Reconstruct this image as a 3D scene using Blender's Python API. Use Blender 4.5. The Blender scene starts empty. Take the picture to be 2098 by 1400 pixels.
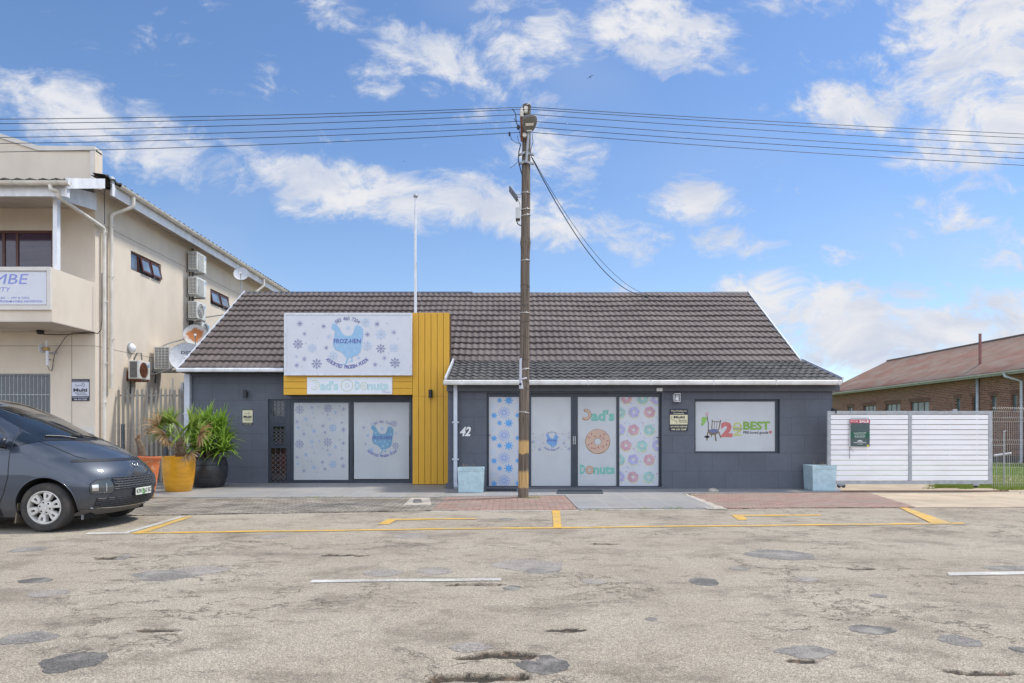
import bpy, bmesh, math, random
import numpy as np
from mathutils import Vector, Matrix, noise
random.seed(7)
rad = math.radians
S = bpy.context.scene
COL = S.collection
F = 1400.0; CX = 1049.0; HY = 887.0; CH = 1.4

# ---- survey of the place: where a sight line of the reference meets a plane D metres ahead / the ground
def P(px, py, D): return Vector(((px-CX)*D/F, D, CH+(HY-py)*D/F))
def XZ(px, py, D): return ((px-CX)*D/F, CH+(HY-py)*D/F)
def R(D, x0, y0, x1, y1):
    a = XZ(x0, y1, D); b = XZ(x1, y0, D)
    return a[0], b[0], a[1], b[1]
def G(px, py, z=0.0):
    D = (CH-z)*F/(py-HY); return Vector(((px-CX)*D/F, D, z))

# =====================================================================  materials
def nt_new(name):
    m = bpy.data.materials.new(name); m.use_nodes = True
    nt = m.node_tree; b = nt.nodes['Principled BSDF']
    return m, nt, b
def N(nt, t, **k):
    n = nt.nodes.new(t)
    for a, v in k.items(): setattr(n, a, v)
    return n
def mathn(nt, op, a, b=None, c=None, clamp=False):
    n = N(nt, 'ShaderNodeMath', operation=op, use_clamp=clamp)
    for i, v in enumerate((a, b, c)):
        if v is None: continue
        if isinstance(v, (int, float)): n.inputs[i].default_value = v
        else: nt.links.new(v, n.inputs[i])
    return n.outputs[0]
def mixc(nt, fac, a, b, mode='MIX'):
    n = N(nt, 'ShaderNodeMix', data_type='RGBA', blend_type=mode)
    for i, v in ((0, fac), (6, a), (7, b)):
        if isinstance(v, (int, float)): n.inputs[i].default_value = v
        elif isinstance(v, (tuple, list)): n.inputs[i].default_value = (*v[:3], 1)
        else: nt.links.new(v, n.inputs[i])
    return n.outputs[2]
def noisen(nt, vec, scale, detail=4, rough=.55):
    n = N(nt, 'ShaderNodeTexNoise'); n.inputs['Scale'].default_value = scale
    n.inputs['Detail'].default_value = detail; n.inputs['Roughness'].default_value = rough
    nt.links.new(vec, n.inputs['Vector']); return n.outputs['Fac']
def rampn(nt, v, a, b):
    n = N(nt, 'ShaderNodeMapRange'); n.inputs['From Min'].default_value = a; n.inputs['From Max'].default_value = b
    nt.links.new(v, n.inputs['Value']); return n.outputs[0]
def bumpn(nt, h, strength, dist, b):
    n = N(nt, 'ShaderNodeBump'); n.inputs['Strength'].default_value = strength; n.inputs['Distance'].default_value = dist
    nt.links.new(h, n.inputs['Height']); nt.links.new(n.outputs[0], b.inputs['Normal']); return n
def objc(nt, scale=None):
    t = N(nt, 'ShaderNodeTexCoord'); o = t.outputs['Object']
    if scale:
        m = N(nt, 'ShaderNodeMapping'); m.inputs['Scale'].default_value = scale
        nt.links.new(o, m.inputs['Vector']); o = m.outputs[0]
    return o
MATS = {}
def mat(name, col, rough=.6, metal=0., dirt=None, amt=.35, dscale=3., lo=.45, hi=.75, bump=0., bscale=60., stretch=None, var=.12, coat=0., spec=.5):
    """painted / plain surface with uneven tone, a second dirt colour in patches and a fine bump"""
    if name in MATS: return MATS[name]
    m, nt, b = nt_new(name)
    v = objc(nt, stretch)
    base = mixc(nt, rampn(nt, noisen(nt, v, dscale*2.3, 5), .3, .7), tuple(c*(1-var) for c in col), tuple(min(1, c*(1+var)) for c in col))
    if dirt:
        f = mathn(nt, 'MULTIPLY', rampn(nt, noisen(nt, v, dscale, 7, .62), lo, hi), amt)
        base = mixc(nt, f, base, dirt)
    nt.links.new(base, b.inputs['Base Color'])
    b.inputs['Roughness'].default_value = rough; b.inputs['Metallic'].default_value = metal
    b.inputs['Coat Weight'].default_value = coat; b.inputs['Specular IOR Level'].default_value = spec
    if rough > .15 and not coat:
        nt.links.new(mathn(nt, 'ADD', mathn(nt, 'MULTIPLY', noisen(nt, v, dscale*4), .2), rough-.1), b.inputs['Roughness'])
    if bump: bumpn(nt, noisen(nt, objc(nt), bscale, 4), bump, .01, b)
    MATS[name] = m; return m
def blockmat(name, axes, c1, c2, mortar, bw, bh, ms, dirt=None, amt=.4, bump=.5, rough=.8, offset=.5, mix=1., dscale=1.4, origin=(0, 0), smooth=.1, speck=0.):
    """courses of blocks, bricks or tiles; axes = the two object axes the courses lie in"""
    m, nt, b = nt_new(name)
    o = objc(nt); s = N(nt, 'ShaderNodeSeparateXYZ'); nt.links.new(o, s.inputs[0])
    c = N(nt, 'ShaderNodeCombineXYZ')
    w = noisen(nt, o, 3., 2)
    for i in (0, 1):
        a = mathn(nt, 'ADD', s.outputs['XYZ'.index(axes[i])], -origin[i])
        a = mathn(nt, 'ADD', a, mathn(nt, 'MULTIPLY', w, ms*.8))
        nt.links.new(a, c.inputs[i])
    br = N(nt, 'ShaderNodeTexBrick', offset=offset); nt.links.new(c.outputs[0], br.inputs['Vector'])
    br.inputs['Color1'].default_value = (*c1, 1); br.inputs['Color2'].default_value = (*c2, 1); br.inputs['Mortar'].default_value = (*mortar, 1)
    br.inputs['Scale'].default_value = 1; br.inputs['Mortar Size'].default_value = ms; br.inputs['Mortar Smooth'].default_value = smooth
    br.inputs['Brick Width'].default_value = bw; br.inputs['Row Height'].default_value = bh
    col = br.outputs['Color']
    col = mixc(nt, .5*mix, col, mixc(nt, noisen(nt, o, 9, 6), (.45, .45, .45), (1.55, 1.55, 1.55)), 'MULTIPLY')
    if dirt:
        f = mathn(nt, 'MULTIPLY', rampn(nt, noisen(nt, o, dscale, 8, .65), .42, .68), amt)
        col = mixc(nt, f, col, dirt)
    if speck:
        f = mathn(nt, 'MULTIPLY', rampn(nt, noisen(nt, o, 90, 3), .45, .7), speck)
        col = mixc(nt, f, col, tuple(x*.35 for x in c1))
    nt.links.new(col, b.inputs['Base Color']); b.inputs['Roughness'].default_value = rough
    h = mathn(nt, 'ADD', mathn(nt, 'MULTIPLY', br.outputs['Fac'], -1.), mathn(nt, 'MULTIPLY', noisen(nt, o, 45, 4), .35))
    bumpn(nt, h, bump, .012, b)
    MATS[name] = m; return m
def glassmat(name, col, rough=.03):
    m, nt, b = nt_new(name)
    o = objc(nt)
    nt.links.new(mixc(nt, rampn(nt, noisen(nt, o, 1.3, 3), .35, .65), tuple(c*.6 for c in col), tuple(c*1.5 for c in col)), b.inputs['Base Color'])
    b.inputs['Roughness'].default_value = rough; b.inputs['Specular IOR Level'].default_value = .8
    bumpn(nt, noisen(nt, o, 1.1, 2), .06, .02, b)
    MATS[name] = m; return m

CREAM = (.66, .575, .465); GREYW = (.080, .092, .118); FRAME = (.018, .028, .045)
m_block = blockmat('painted_blockwork', 'XZ', (.102, .113, .134), (.110, .121, .143), (.072, .080, .097), .648, .4415, .006, dirt=(.06, .065, .08), amt=.45, origin=(-1.57, .02), bump=.35, dscale=.9, mix=.4)
m_blockL = blockmat('painted_blockwork_left', 'XZ', (.102, .113, .134), (.110, .121, .143), (.072, .080, .097), .72, .458, .006, dirt=(.06, .065, .08), amt=.45, origin=(-8.9, .0), bump=.35, dscale=.9, mix=.4)
m_blockside = blockmat('painted_blockwork_side', 'YZ', (.102, .113, .134), (.110, .121, .143), (.072, .080, .097), .648, .4415, .006, dirt=(.06, .065, .08), amt=.35, bump=.35, mix=.4)
m_grey = mat('grey_paint', (.105, .11, .13), .65, dirt=(.05, .055, .07), amt=.5, dscale=1.5, bump=.1)
m_frame = mat('window_frame_paint', (.026, .036, .052), .4, dirt=(.05, .055, .06), amt=.3, dscale=4)
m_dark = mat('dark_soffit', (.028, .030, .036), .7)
m_glass = glassmat('dark_glass', (.006, .008, .010))
m_tile = None
m_white = mat('white_painted_metal', (.70, .71, .73), .45, dirt=(.42, .38, .32), amt=.4, dscale=2.2, stretch=(1, 1, .5), lo=.5)
m_whitet = mat('white_trim', (.74, .74, .73), .5, dirt=(.45, .40, .33), amt=.35, dscale=3)
m_signw = mat('sign_board_white', (.62, .63, .66), .45, dirt=(.54, .57, .62), amt=.5, dscale=1.2, var=.03)
m_signf = mat('sign_frame_white', (.66, .68, .70), .4, dirt=(.42, .44, .46), amt=.5, dscale=6)
m_film = mat('frosted_window_film', (.47, .49, .50), .32, dirt=(.40, .42, .44), amt=.6, dscale=1.0, var=.04, coat=.25)
m_filmw = mat('white_window_film', (.50, .52, .55), .32, dirt=(.46, .49, .53), amt=.5, dscale=1.2, var=.04, coat=.25)
def plank(name, horizontal):
    m, nt, b = nt_new(name); o = objc(nt)
    st = objc(nt, (.6, .6, 6) if horizontal else (9, 9, .5))
    c = mixc(nt, rampn(nt, noisen(nt, st, 4, 6), .3, .75), (.60, .32, .012), (.72, .385, .018))
    f = mathn(nt, 'MULTIPLY', rampn(nt, noisen(nt, objc(nt, (1, 1, .35)), 1.6, 7), .5, .8), .45)
    c = mixc(nt, f, c, (.48, .22, .015))
    nt.links.new(c, b.inputs['Base Color']); b.inputs['Roughness'].default_value = .45
    bumpn(nt, noisen(nt, st, 14, 4), .12, .01, b); return m
m_yel = plank('yellow_plank_upright', False); m_yelh = plank('yellow_plank_level', True)
m_cream = mat('cream_plaster', CREAM, .85, dirt=(.50, .42, .33), amt=.45, dscale=.8, lo=.48, hi=.8, bump=.22, bscale=45, var=.05, stretch=(1, 1, .6))
m_creamd = mat('cream_trim', (.66, .62, .56), .8, dirt=(.42, .36, .28), amt=.4, dscale=1.5, bump=.15, var=.05)
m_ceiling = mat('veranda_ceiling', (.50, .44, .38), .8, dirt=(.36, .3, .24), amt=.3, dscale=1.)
m_pvc = mat('aged_white_pipe', (.70, .66, .58), .45, dirt=(.42, .34, .22), amt=.5, dscale=1.6, stretch=(1, 1, .7), lo=.45)
m_pipew = mat('white_downpipe', (.52, .55, .60), .45, dirt=(.40, .43, .5), amt=.4, dscale=1.6)
m_galv = mat('galvanised_steel', (.36, .38, .39), .5, metal=.35, dirt=(.22, .23, .235), amt=.6, dscale=7, var=.15)
m_slat = mat('white_slat', (.80, .79, .79), .5, dirt=(.58, .54, .49), amt=.4, dscale=1.6, stretch=(.5, 1, 2.5), var=.03)
m_black = mat('black_metal', (.015, .015, .018), .45)
m_rust = mat('rusted_metal', (.16, .055, .025), .85, dirt=(.05, .02, .012), amt=.7, dscale=20, bump=.3)
m_acw = mat('air_conditioner_white', (.66, .66, .62), .45, dirt=(.36, .28, .18), amt=.35, dscale=4)
m_acg = mat('air_conditioner_grille', (.16, .16, .155), .6, dirt=(.08, .07, .06), amt=.5, dscale=10)
m_wood = mat('brown_window_frame', (.10, .030, .016), .4, dirt=(.05, .015, .01), amt=.5, dscale=8)
m_blueprint = mat('logo_blue', (.29, .48, .66), .5, var=.05)
m_navy = mat('print_navy', (.10, .12, .36), .5, var=.05)
m_navy2 = mat('print_dark_violet', (.18, .19, .36), .5, var=.05)
m_pale = mat('print_pale_blue', (.46, .56, .70), .5, var=.04)
m_mid = mat('print_sky_blue', (.19, .36, .62), .5, var=.05)
m_mint = mat('print_mint', (.17, .42, .35), .5, var=.05)
m_mintp = mat('print_faded_mint', (.46, .63, .64), .5, var=.04)
m_olive = mat('print_olive_line', (.42, .50, .18), .5, var=.05)
m_ptxt = mat('print_black', (.02, .02, .03), .5)
def concretepipe(): pass

# =====================================================================  mesh builder
_fc = {}; _fg = {}
def text_geo(s, bold=0., res=2):
    k = (s, bold)
    if k in _fc: return _fc[k]
    c = bpy.data.curves.new('t', 'FONT'); c.body = s; c.size = 1; c.offset = bold; c.resolution_u = res
    o = bpy.data.objects.new('t', c); COL.objects.link(o)
    dg = bpy.context.evaluated_depsgraph_get(); dg.update()
    me = o.evaluated_get(dg).to_mesh()
    v = [(p.co.x, p.co.y) for p in me.vertices]; f = [tuple(p.vertices) for p in me.polygons]
    o.evaluated_get(dg).to_mesh_clear(); bpy.data.objects.remove(o); bpy.data.curves.remove(c)
    # which glyph each vertex belongs to, so bold neighbours can be set a hair apart
    p = list(range(len(v)))
    def fd(a):
        while p[a] != a: a = p[a]
        return a
    for q in f:
        for b in q[1:]:
            r0, r1 = fd(q[0]), fd(b)
            if r0 != r1: p[r1] = r0
    ids = {}; g = [ids.setdefault(fd(i), len(ids)) for i in range(len(v))]
    _fc[k] = (v, f); _fg[k] = g; return v, f
class MB:
    def __init__(s): s.v = []; s.f = []
    def add(s, vs, fs):
        n = len(s.v); s.v += [tuple(v) for v in vs]; s.f += [tuple(i+n for i in f) for f in fs]; return s
    def box(s, x0, x1, y0, y1, z0, z1):
        x0, x1 = min(x0, x1), max(x0, x1); y0, y1 = min(y0, y1), max(y0, y1); z0, z1 = min(z0, z1), max(z0, z1)
        return s.add([(x0, y0, z0), (x1, y0, z0), (x1, y1, z0), (x0, y1, z0), (x0, y0, z1), (x1, y0, z1), (x1, y1, z1), (x0, y1, z1)],
              [(0, 3, 2, 1), (4, 5, 6, 7), (0, 1, 5, 4), (1, 2, 6, 5), (2, 3, 7, 6), (3, 0, 4, 7)])
    def bar(s, a, b, w, h, up=(0, 0, 1)):
        a = Vector(a); b = Vector(b); d = (b-a).normalized(); u = Vector(up)
        if abs(d.dot(u)) > .97: u = Vector((0, 1, 0))
        sx = d.cross(u).normalized()*w/2; sz = sx.normalized().cross(d).normalized()*h/2
        vs = [p+i*sx+j*sz for p in (a, b) for i, j in ((-1, -1), (1, -1), (1, 1), (-1, 1))]
        return s.add(vs, [(0, 3, 2, 1), (4, 5, 6, 7), (0, 1, 5, 4), (1, 2, 6, 5), (2, 3, 7, 6), (3, 0, 4, 7)])
    def prism(s, pts, ext):
        """closed solid from a planar polygon swept by ext"""
        pts = [Vector(p) for p in pts]; e = Vector(ext); n = len(pts)
        nrm = Vector((0, 0, 0))
        for i in range(n): nrm += pts[i].cross(pts[(i+1) % n])
        if nrm.dot(e) > 0: pts = pts[::-1]
        vs = pts+[p+e for p in pts]
        fs = [tuple(range(n)), tuple(range(2*n-1, n-1, -1))]+[(i, n+i, n+(i+1) % n, (i+1) % n) for i in range(n)]
        return s.add(vs, fs)
    def tube(s, pts, r, n=8, cap=True):
        pts = [Vector(p) for p in pts]; m = len(pts); rs = r if isinstance(r, (list, tuple)) else [r]*m
        vs = []; prev = None
        for i, p in enumerate(pts):
            d = (pts[min(i+1, m-1)]-pts[max(i-1, 0)]).normalized()
            if prev is None:
                u = d.cross(Vector((0, 0, 1)) if abs(d.z) < .9 else Vector((1, 0, 0))).normalized()
            else:
                u = (prev-d*prev.dot(d)).normalized()
            prev = u; w = d.cross(u)
            vs += [p+(u*math.cos(2*math.pi*k/n)+w*math.sin(2*math.pi*k/n))*rs[i] for k in range(n)]
        fs = [(i*n+k, i*n+(k+1) % n, (i+1)*n+(k+1) % n, (i+1)*n+k) for i in range(m-1) for k in range(n)]
        if cap: fs += [tuple(range(n-1, -1, -1)), tuple(range((m-1)*n, m*n))]
        return s.add(vs, fs)
    def lathe(s, prof, c=(0, 0, 0), n=32, axis='Z', mtx=None, cap=True):
        vs = []; m = len(prof)
        for r, z in prof:
            for k in range(n):
                a = 2*math.pi*k/n; p = (r*math.cos(a), r*math.sin(a), z)
                if axis == 'Y': p = (p[0], p[2], p[1])
                if axis == 'X': p = (p[2], p[0], p[1])
                p = Vector(p)
                if mtx: p = mtx @ p
                vs.append(p+Vector(c))
        fs = [(i*n+k, i*n+(k+1) % n, (i+1)*n+(k+1) % n, (i+1)*n+k) for i in range(m-1) for k in range(n)]
        if cap and prof[0][0] > 1e-5: fs.append(tuple(range(n-1, -1, -1)))
        if cap and prof[-1][0] > 1e-5: fs.append(tuple(range((m-1)*n, m*n)))
        return s.add(vs, fs)
    def grid(s, rows):
        n = len(rows[0]); m = len(rows)
        return s.add([p for r in rows for p in r], [(i*n+k, i*n+k+1, (i+1)*n+k+1, (i+1)*n+k) for i in range(m-1) for k in range(n-1)])
    def poly(s, pts): return s.add(pts, [tuple(range(len(pts)))])
    # -- flat print, drawn in an upright plane y = Y facing the street (x right, z up)
    def fp(s, pts, Y, clip=None):
        if clip: pts = [(min(max(x, clip[0]), clip[1]), min(max(z, clip[2]), clip[3])) for x, z in pts]
        return s.poly([(x, Y, z) for x, z in pts])
    def disc(s, x, z, r, Y, n=20, rz=None, clip=None):
        rz = rz or r
        return s.fp([(x+r*math.cos(2*math.pi*k/n), z+rz*math.sin(2*math.pi*k/n)) for k in range(n)], Y, clip)
    def ring(s, x, z, r, r2, Y, n=24, a0=0, a1=360, clip=None, wob=0):
        a0, a1 = rad(a0), rad(a1); o = []; q = []
        for k in range(n+1):
            a = a0+(a1-a0)*k/n; w = 1+wob*math.sin(6*a)
            o.append((x+r*w*math.cos(a), z+r*w*math.sin(a))); q.append((x+r2*math.cos(a), z+r2*math.sin(a)))
        for k in range(n): s.fp([o[k], o[k+1], q[k+1], q[k]], Y, clip)
        return s
    def line(s, pts, w, Y, clip=None):
        for a, b in zip(pts, pts[1:]):
            dx, dz = b[0]-a[0], b[1]-a[1]; L = math.hypot(dx, dz) or 1; nx, nz = -dz/L*w/2, dx/L*w/2
            s.fp([(a[0]+nx, a[1]+nz), (b[0]+nx, b[1]+nz), (b[0]-nx, b[1]-nz), (a[0]-nx, a[1]-nz)], Y, clip)
        return s
    def flake(s, x, z, r, Y, arms=8, clip=None, w=.11, fancy=True, rot=0):
        e = 0
        for k in range(arms):
            a = rot+2*math.pi*k/arms+.001*k; c, d = math.cos(a), math.sin(a); e = Y-.00015*(k % 4)
            s.line([(x+c*r*.08, z+d*r*.08), (x+c*r, z+d*r)], r*w, e, clip)
            if fancy:
                for t in (.5, .78):
                    for g in (-1, 1):
                        b = a+g*.75; l = r*(.30 if t < .6 else .2)
                        s.line([(x+c*r*t, z+d*r*t), (x+c*r*t+math.cos(b)*l, z+d*r*t+math.sin(b)*l)], r*w*.8, e-.00006*(2+g), clip)
        return s
    def text(s, t, x, z, Y, h, w=None, bold=0., shear=0., align='C', rot=0., clip=None):
        """lettering h = capital height, w = fitted width"""
        v, f = text_geo(t, bold); gl = _fg[(t, bold)]
        if not v: return s
        k = h/.71; x0 = min(p[0] for p in v); x1 = max(p[0] for p in v)
        kx = w/(x1-x0) if w else k; W = (x1-x0)*kx
        ox = {'C': -W/2, 'L': 0, 'R': -W}[align]; c, d = math.cos(rot), math.sin(rot); out = []
        for (a, b), gi in zip(v, gl):
            lx = (a-x0)*kx+ox+b*k*shear; lz = b*k
            X = x+lx*c-lz*d; Z = z+lx*d+lz*c
            if clip: X = min(max(X, clip[0]), clip[1])
            out.append((X, Y-.0004*(gi % 3), Z))
        return s.add(out, f)
    def arctext(s, t, x, z, Y, r, a0, a1, h, bold=.0, inside=False, kx=1.):
        """letters along an arc; angles in degrees, top arc runs clockwise, bottom arc anticlockwise"""
        n = len(t)
        for i, ch in enumerate(t):
            if ch == ' ': continue
            a = rad(a0+(a1-a0)*i/(n-1)); px = x+r*math.cos(a); pz = z+r*math.sin(a)
            v, f = text_geo(ch, bold); x0 = min(p[0] for p in v); x1 = max(p[0] for p in v)
            W = (x1-x0)*h/.71*kx
            s.text(ch, px, pz, Y-.0003*(i % 4), h, W, bold, rot=a+(math.pi/2 if inside else -math.pi/2))
        return s
    def pieces(s):
        n = len(s.v); p = list(range(n))
        def f(a):
            while p[a] != a: p[a] = p[p[a]]; a = p[a]
            return a
        for fc in s.f:
            a = f(fc[0])
            for b in fc[1:]:
                c = f(b)
                if c != a: p[c] = a
        bb = {}
        for i, v in enumerate(s.v):
            r = f(i); q = bb.setdefault(r, [v[0], v[1], v[2], v[0], v[1], v[2]])
            for k in range(3): q[k] = min(q[k], v[k]); q[k+3] = max(q[k+3], v[k])
        ks = list(bb)
        if len(ks) < 2 or len(ks) > 150: return [s]
        g = {k: k for k in ks}
        def h(a):
            while g[a] != a: a = g[a]
            return a
        for i, a in enumerate(ks):
            for b in ks[:i]:
                A, B = bb[a], bb[b]
                if all(A[k] <= B[k+3]+.03 and B[k] <= A[k+3]+.03 for k in range(3)): g[h(a)] = h(b)
        roots = {}
        for k in ks: roots.setdefault(h(k), set()).add(k)
        if len(roots) < 2: return [s]
        out = []
        for rs in roots.values():
            q = MB(); mp = {}
            for i in range(n):
                if f(i) in rs: mp[i] = len(q.v); q.v.append(s.v[i])
            q.f = [tuple(mp[i] for i in fc) for fc in s.f if f(fc[0]) in rs]; out.append(q)
        return out
    def build(s, name, m, parent=None, smooth=False, bevel=0., kind=None, angle=None):
        if parent is not None and not any(k in name for k in SURF) and len(s.v) < 5000:
            gs = s.pieces()
            if 1 < len(gs) < 40:
                r = None
                for g_ in gs:
                    q = g_.build(name, m, parent, smooth, bevel, kind, angle) if len(gs) > 1 else None
                    r = r or q
                return r
        if parent is not None and 'org' in ORG.get(parent.name, {}): o0 = ORG[parent.name]['org']
        else: o0 = Vector((0, 0, 0))
        me = bpy.data.meshes.new(name); me.from_pydata([tuple(Vector(v)-o0) for v in s.v], [], s.f); me.update()
        o = bpy.data.objects.new(name, me); COL.objects.link(o)
        me.materials.append(m)
        if smooth:
            me.polygons.foreach_set('use_smooth', [True]*len(me.polygons))
            if angle: me.set_sharp_from_angle(angle=rad(angle))
        if bevel:
            b = o.modifiers.new('bevel', 'BEVEL'); b.width = bevel; b.segments = 2; b.limit_method = 'ANGLE'; b.angle_limit = rad(40)
        if parent is not None: o.parent = parent
        ORG[o.name] = {'org': o0}
        if kind: o['kind'] = kind
        return o
ORG = {}
SURF = ('print', 'letter', 'frond', 'foliage', 'louvre', 'render_joint', 'mesh', 'lattice', 'body', 'spokes', 'logo', 'window', 'sidewall', 'sliding_door', 'grille', 'guard', 'arrow')
def tag(o, label, cat, group=None, kind=None):
    o['label'] = label; o['category'] = cat
    if group: o['group'] = group
    if kind: o['kind'] = kind
    return o
def thing(name, label, cat, loc=(0, 0, 0), group=None):
    o = bpy.data.objects.new(name, None); COL.objects.link(o); o.location = loc; o.empty_display_size = .3
    ORG[o.name] = {'org': Vector(loc)}
    return tag(o, label, cat, group)
def lone(o, label, cat, group=None):
    """a one-mesh thing: put its origin at its foot"""
    me = o.data; n = len(me.vertices); a = np.empty(n*3); me.vertices.foreach_get('co', a); a = a.reshape(-1, 3)
    c = np.array([(a[:, 0].min()+a[:, 0].max())/2, (a[:, 1].min()+a[:, 1].max())/2, a[:, 2].min()])
    me.vertices.foreach_set('co', (a-c).ravel()); me.update(); o.location = tuple(c)
    return tag(o, label, cat, group)
def struct(o): o['kind'] = 'structure'; return o
def sheet(name, pts, z, m, thick=.0):
    mb = MB()
    if thick: mb.prism([(p[0], p[1], z) for p in pts], (0, 0, -thick))
    else: mb.poly([(p[0], p[1], z) for p in pts])
    return mb.build(name, m)

# =====================================================================  camera, sun, sky
cam = bpy.data.cameras.new('camera'); co = bpy.data.objects.new('camera', cam); COL.objects.link(co)
co.location = (0, 0, CH); co.rotation_euler = (rad(90), 0, 0)
cam.sensor_width = 36; cam.lens = 36*F/2098; cam.shift_y = (HY-700)/2098; cam.clip_end = 3000; cam.clip_start = .05
S.camera = co
SUN_EL, SUN_AZ = 60., 69.                       # degrees; azimuth from +Y (away from the camera) towards +X
sd = Vector((math.sin(rad(SUN_AZ))*math.cos(rad(SUN_EL)), math.cos(rad(SUN_AZ))*math.cos(rad(SUN_EL)), math.sin(rad(SUN_EL))))
sl = bpy.data.lights.new('sun', 'SUN'); sl.energy = 2.5; sl.angle = rad(7); sl.color = (1, .95, .87)
so = bpy.data.objects.new('sun', sl); COL.objects.link(so); so.rotation_euler = sd.to_track_quat('Z', 'Y').to_euler()
S.view_settings.view_transform = 'Standard'; S.view_settings.look = 'None'; S.view_settings.exposure = .75; S.view_settings.gamma = 1
S.render.engine = 'CYCLES'
W = bpy.data.worlds.new('World'); S.world = W; W.use_nodes = True
nt = W.node_tree; nt.nodes.clear()
out = N(nt, 'ShaderNodeOutputWorld'); bg = N(nt, 'ShaderNodeBackground'); bc = N(nt, 'ShaderNodeBackground'); mx = N(nt, 'ShaderNodeMixShader')
sky = N(nt, 'ShaderNodeTexSky'); sky.sky_type = 'NISHITA'; sky.sun_disc = False
sky.sun_elevation = rad(SUN_EL); sky.sun_rotation = rad(SUN_AZ); sky.air_density = 1.; sky.dust_density = .15; sky.ozone_density = 4.
hs = N(nt, 'ShaderNodeHueSaturation'); hs.inputs['Saturation'].default_value = 1.06; hs.inputs['Hue'].default_value = .503; nt.links.new(sky.outputs[0], hs.inputs['Color']); nt.links.new(hs.outputs[0], bg.inputs[0])
bg.inputs[1].default_value = .098
tc = N(nt, 'ShaderNodeTexCoord'); g = tc.outputs['Generated']
sx = N(nt, 'ShaderNodeSeparateXYZ'); nt.links.new(g, sx.inputs[0])
ay = mathn(nt, 'MAXIMUM', mathn(nt, 'ABSOLUTE', sx.outputs[1]), .12)
u = mathn(nt, 'DIVIDE', sx.outputs[0], ay); v = mathn(nt, 'DIVIDE', sx.outputs[2], ay)
cb = N(nt, 'ShaderNodeCombineXYZ'); nt.links.new(u, cb.inputs[0]); nt.links.new(v, cb.inputs[1])
def mapped(vec, sc, loc=(0, 0, 0), rot=0):
    m = N(nt, 'ShaderNodeMapping'); m.inputs['Scale'].default_value = sc; m.inputs['Location'].default_value = loc; m.inputs['Rotation'].default_value = (0, 0, rot)
    nt.links.new(vec, m.inputs['Vector']); return m.outputs[0]
# cloud banks: centre, half-lengths, tilt (degrees) on the sky, weight
banks = [(640,385,110,55,-12,1.0),(800,400,190,55,-8,.85),(990,425,170,50,-14,.95),(1180,465,170,45,-14,.8),(1120,290,150,75,-25,.6),
 (880,120,120,55,-18,.75),(770,155,60,40,-35,.65),(1090,90,130,60,10,.7),(1350,70,140,75,-15,1.0),(940,140,70,40,-40,.55),
 (1745,222,105,42,-8,1.0),(2010,110,170,150,-30,1.0),(1880,80,110,50,20,.8),(2050,230,170,90,-10,.9),(1960,330,150,50,-12,.7),
 (1420,415,85,42,-8,.85),(1520,495,100,34,-6,.65),(1940,450,100,40,-5,.6),(2040,500,110,45,-10,.6),(1900,605,80,28,-3,.8),
 (1620,650,150,70,-14,1.0),(1760,690,200,80,-10,1.1),(1950,690,260,75,0,1.1),(2060,640,120,40,5,.8),(1700,520,90,22,-6,.45),
 (150,235,230,55,-14,.8),(330,310,230,50,-16,.6),(60,200,110,50,-5,.8),(700,30,90,40,-40,.6),(1290,600,40,14,-8,.35),(520,330,90,40,-30,.45),(1650,10,90,25,0,.5),(1060,5,90,22,0,.5),(330,130,60,25,-35,.35)]
acc = None
for (px, py, a, b_, rot, wt) in banks:
    cu, cv = (px-CX)/F, (HY-py)/F; c, s_ = math.cos(rad(rot)), math.sin(rad(rot))
    du = mathn(nt, 'ADD', u, -cu); dv = mathn(nt, 'ADD', v, -cv)
    p = mathn(nt, 'MULTIPLY_ADD', du, c*F/a, mathn(nt, 'MULTIPLY', dv, s_*F/a))
    q = mathn(nt, 'MULTIPLY_ADD', dv, c*F/b_, mathn(nt, 'MULTIPLY', du, -s_*F/b_))
    r2 = mathn(nt, 'MULTIPLY_ADD', q, q, mathn(nt, 'MULTIPLY', p, p))
    t = mathn(nt, 'MULTIPLY', mathn(nt, 'SUBTRACT', 1., mathn(nt, 'MULTIPLY', r2, .42), clamp=True), wt)
    acc = t if acc is None else mathn(nt, 'MAXIMUM', acc, t)
# domain-warped billows and streaks
wp = N(nt, 'ShaderNodeTexNoise'); wp.inputs['Scale'].default_value = 3.2; wp.inputs['Detail'].default_value = 3; nt.links.new(cb.outputs[0], wp.inputs['Vector'])
vm = N(nt, 'ShaderNodeVectorMath', operation='MULTIPLY_ADD'); nt.links.new(wp.outputs['Color'], vm.inputs[0]); vm.inputs[1].default_value = (.28, .17, .1); nt.links.new(cb.outputs[0], vm.inputs[2])
wv = vm.outputs[0]
n1 = noisen(nt, mapped(wv, (4.6, 7.0, 1), rot=rad(12)), 2.2, 12, .64)
n2 = noisen(nt, mapped(wv, (12, 20, 1), rot=rad(28)), 2.0, 9, .66)
n3 = noisen(nt, mapped(cb.outputs[0], (1, 1.6, 1)), 1.7, 3, .5)
bil = mathn(nt, 'MULTIPLY_ADD', n2, .45, mathn(nt, 'MULTIPLY', n1, .75))
d = mathn(nt, 'MULTIPLY_ADD', acc, .64, mathn(nt, 'MULTIPLY_ADD', bil, 2.0, -.57))
dens = N(nt, 'ShaderNodeMapRange'); dens.interpolation_type = 'SMOOTHSTEP'; dens.inputs['From Min'].default_value = .74; dens.inputs['From Max'].default_value = 1.28
nt.links.new(d, dens.inputs['Value'])
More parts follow.
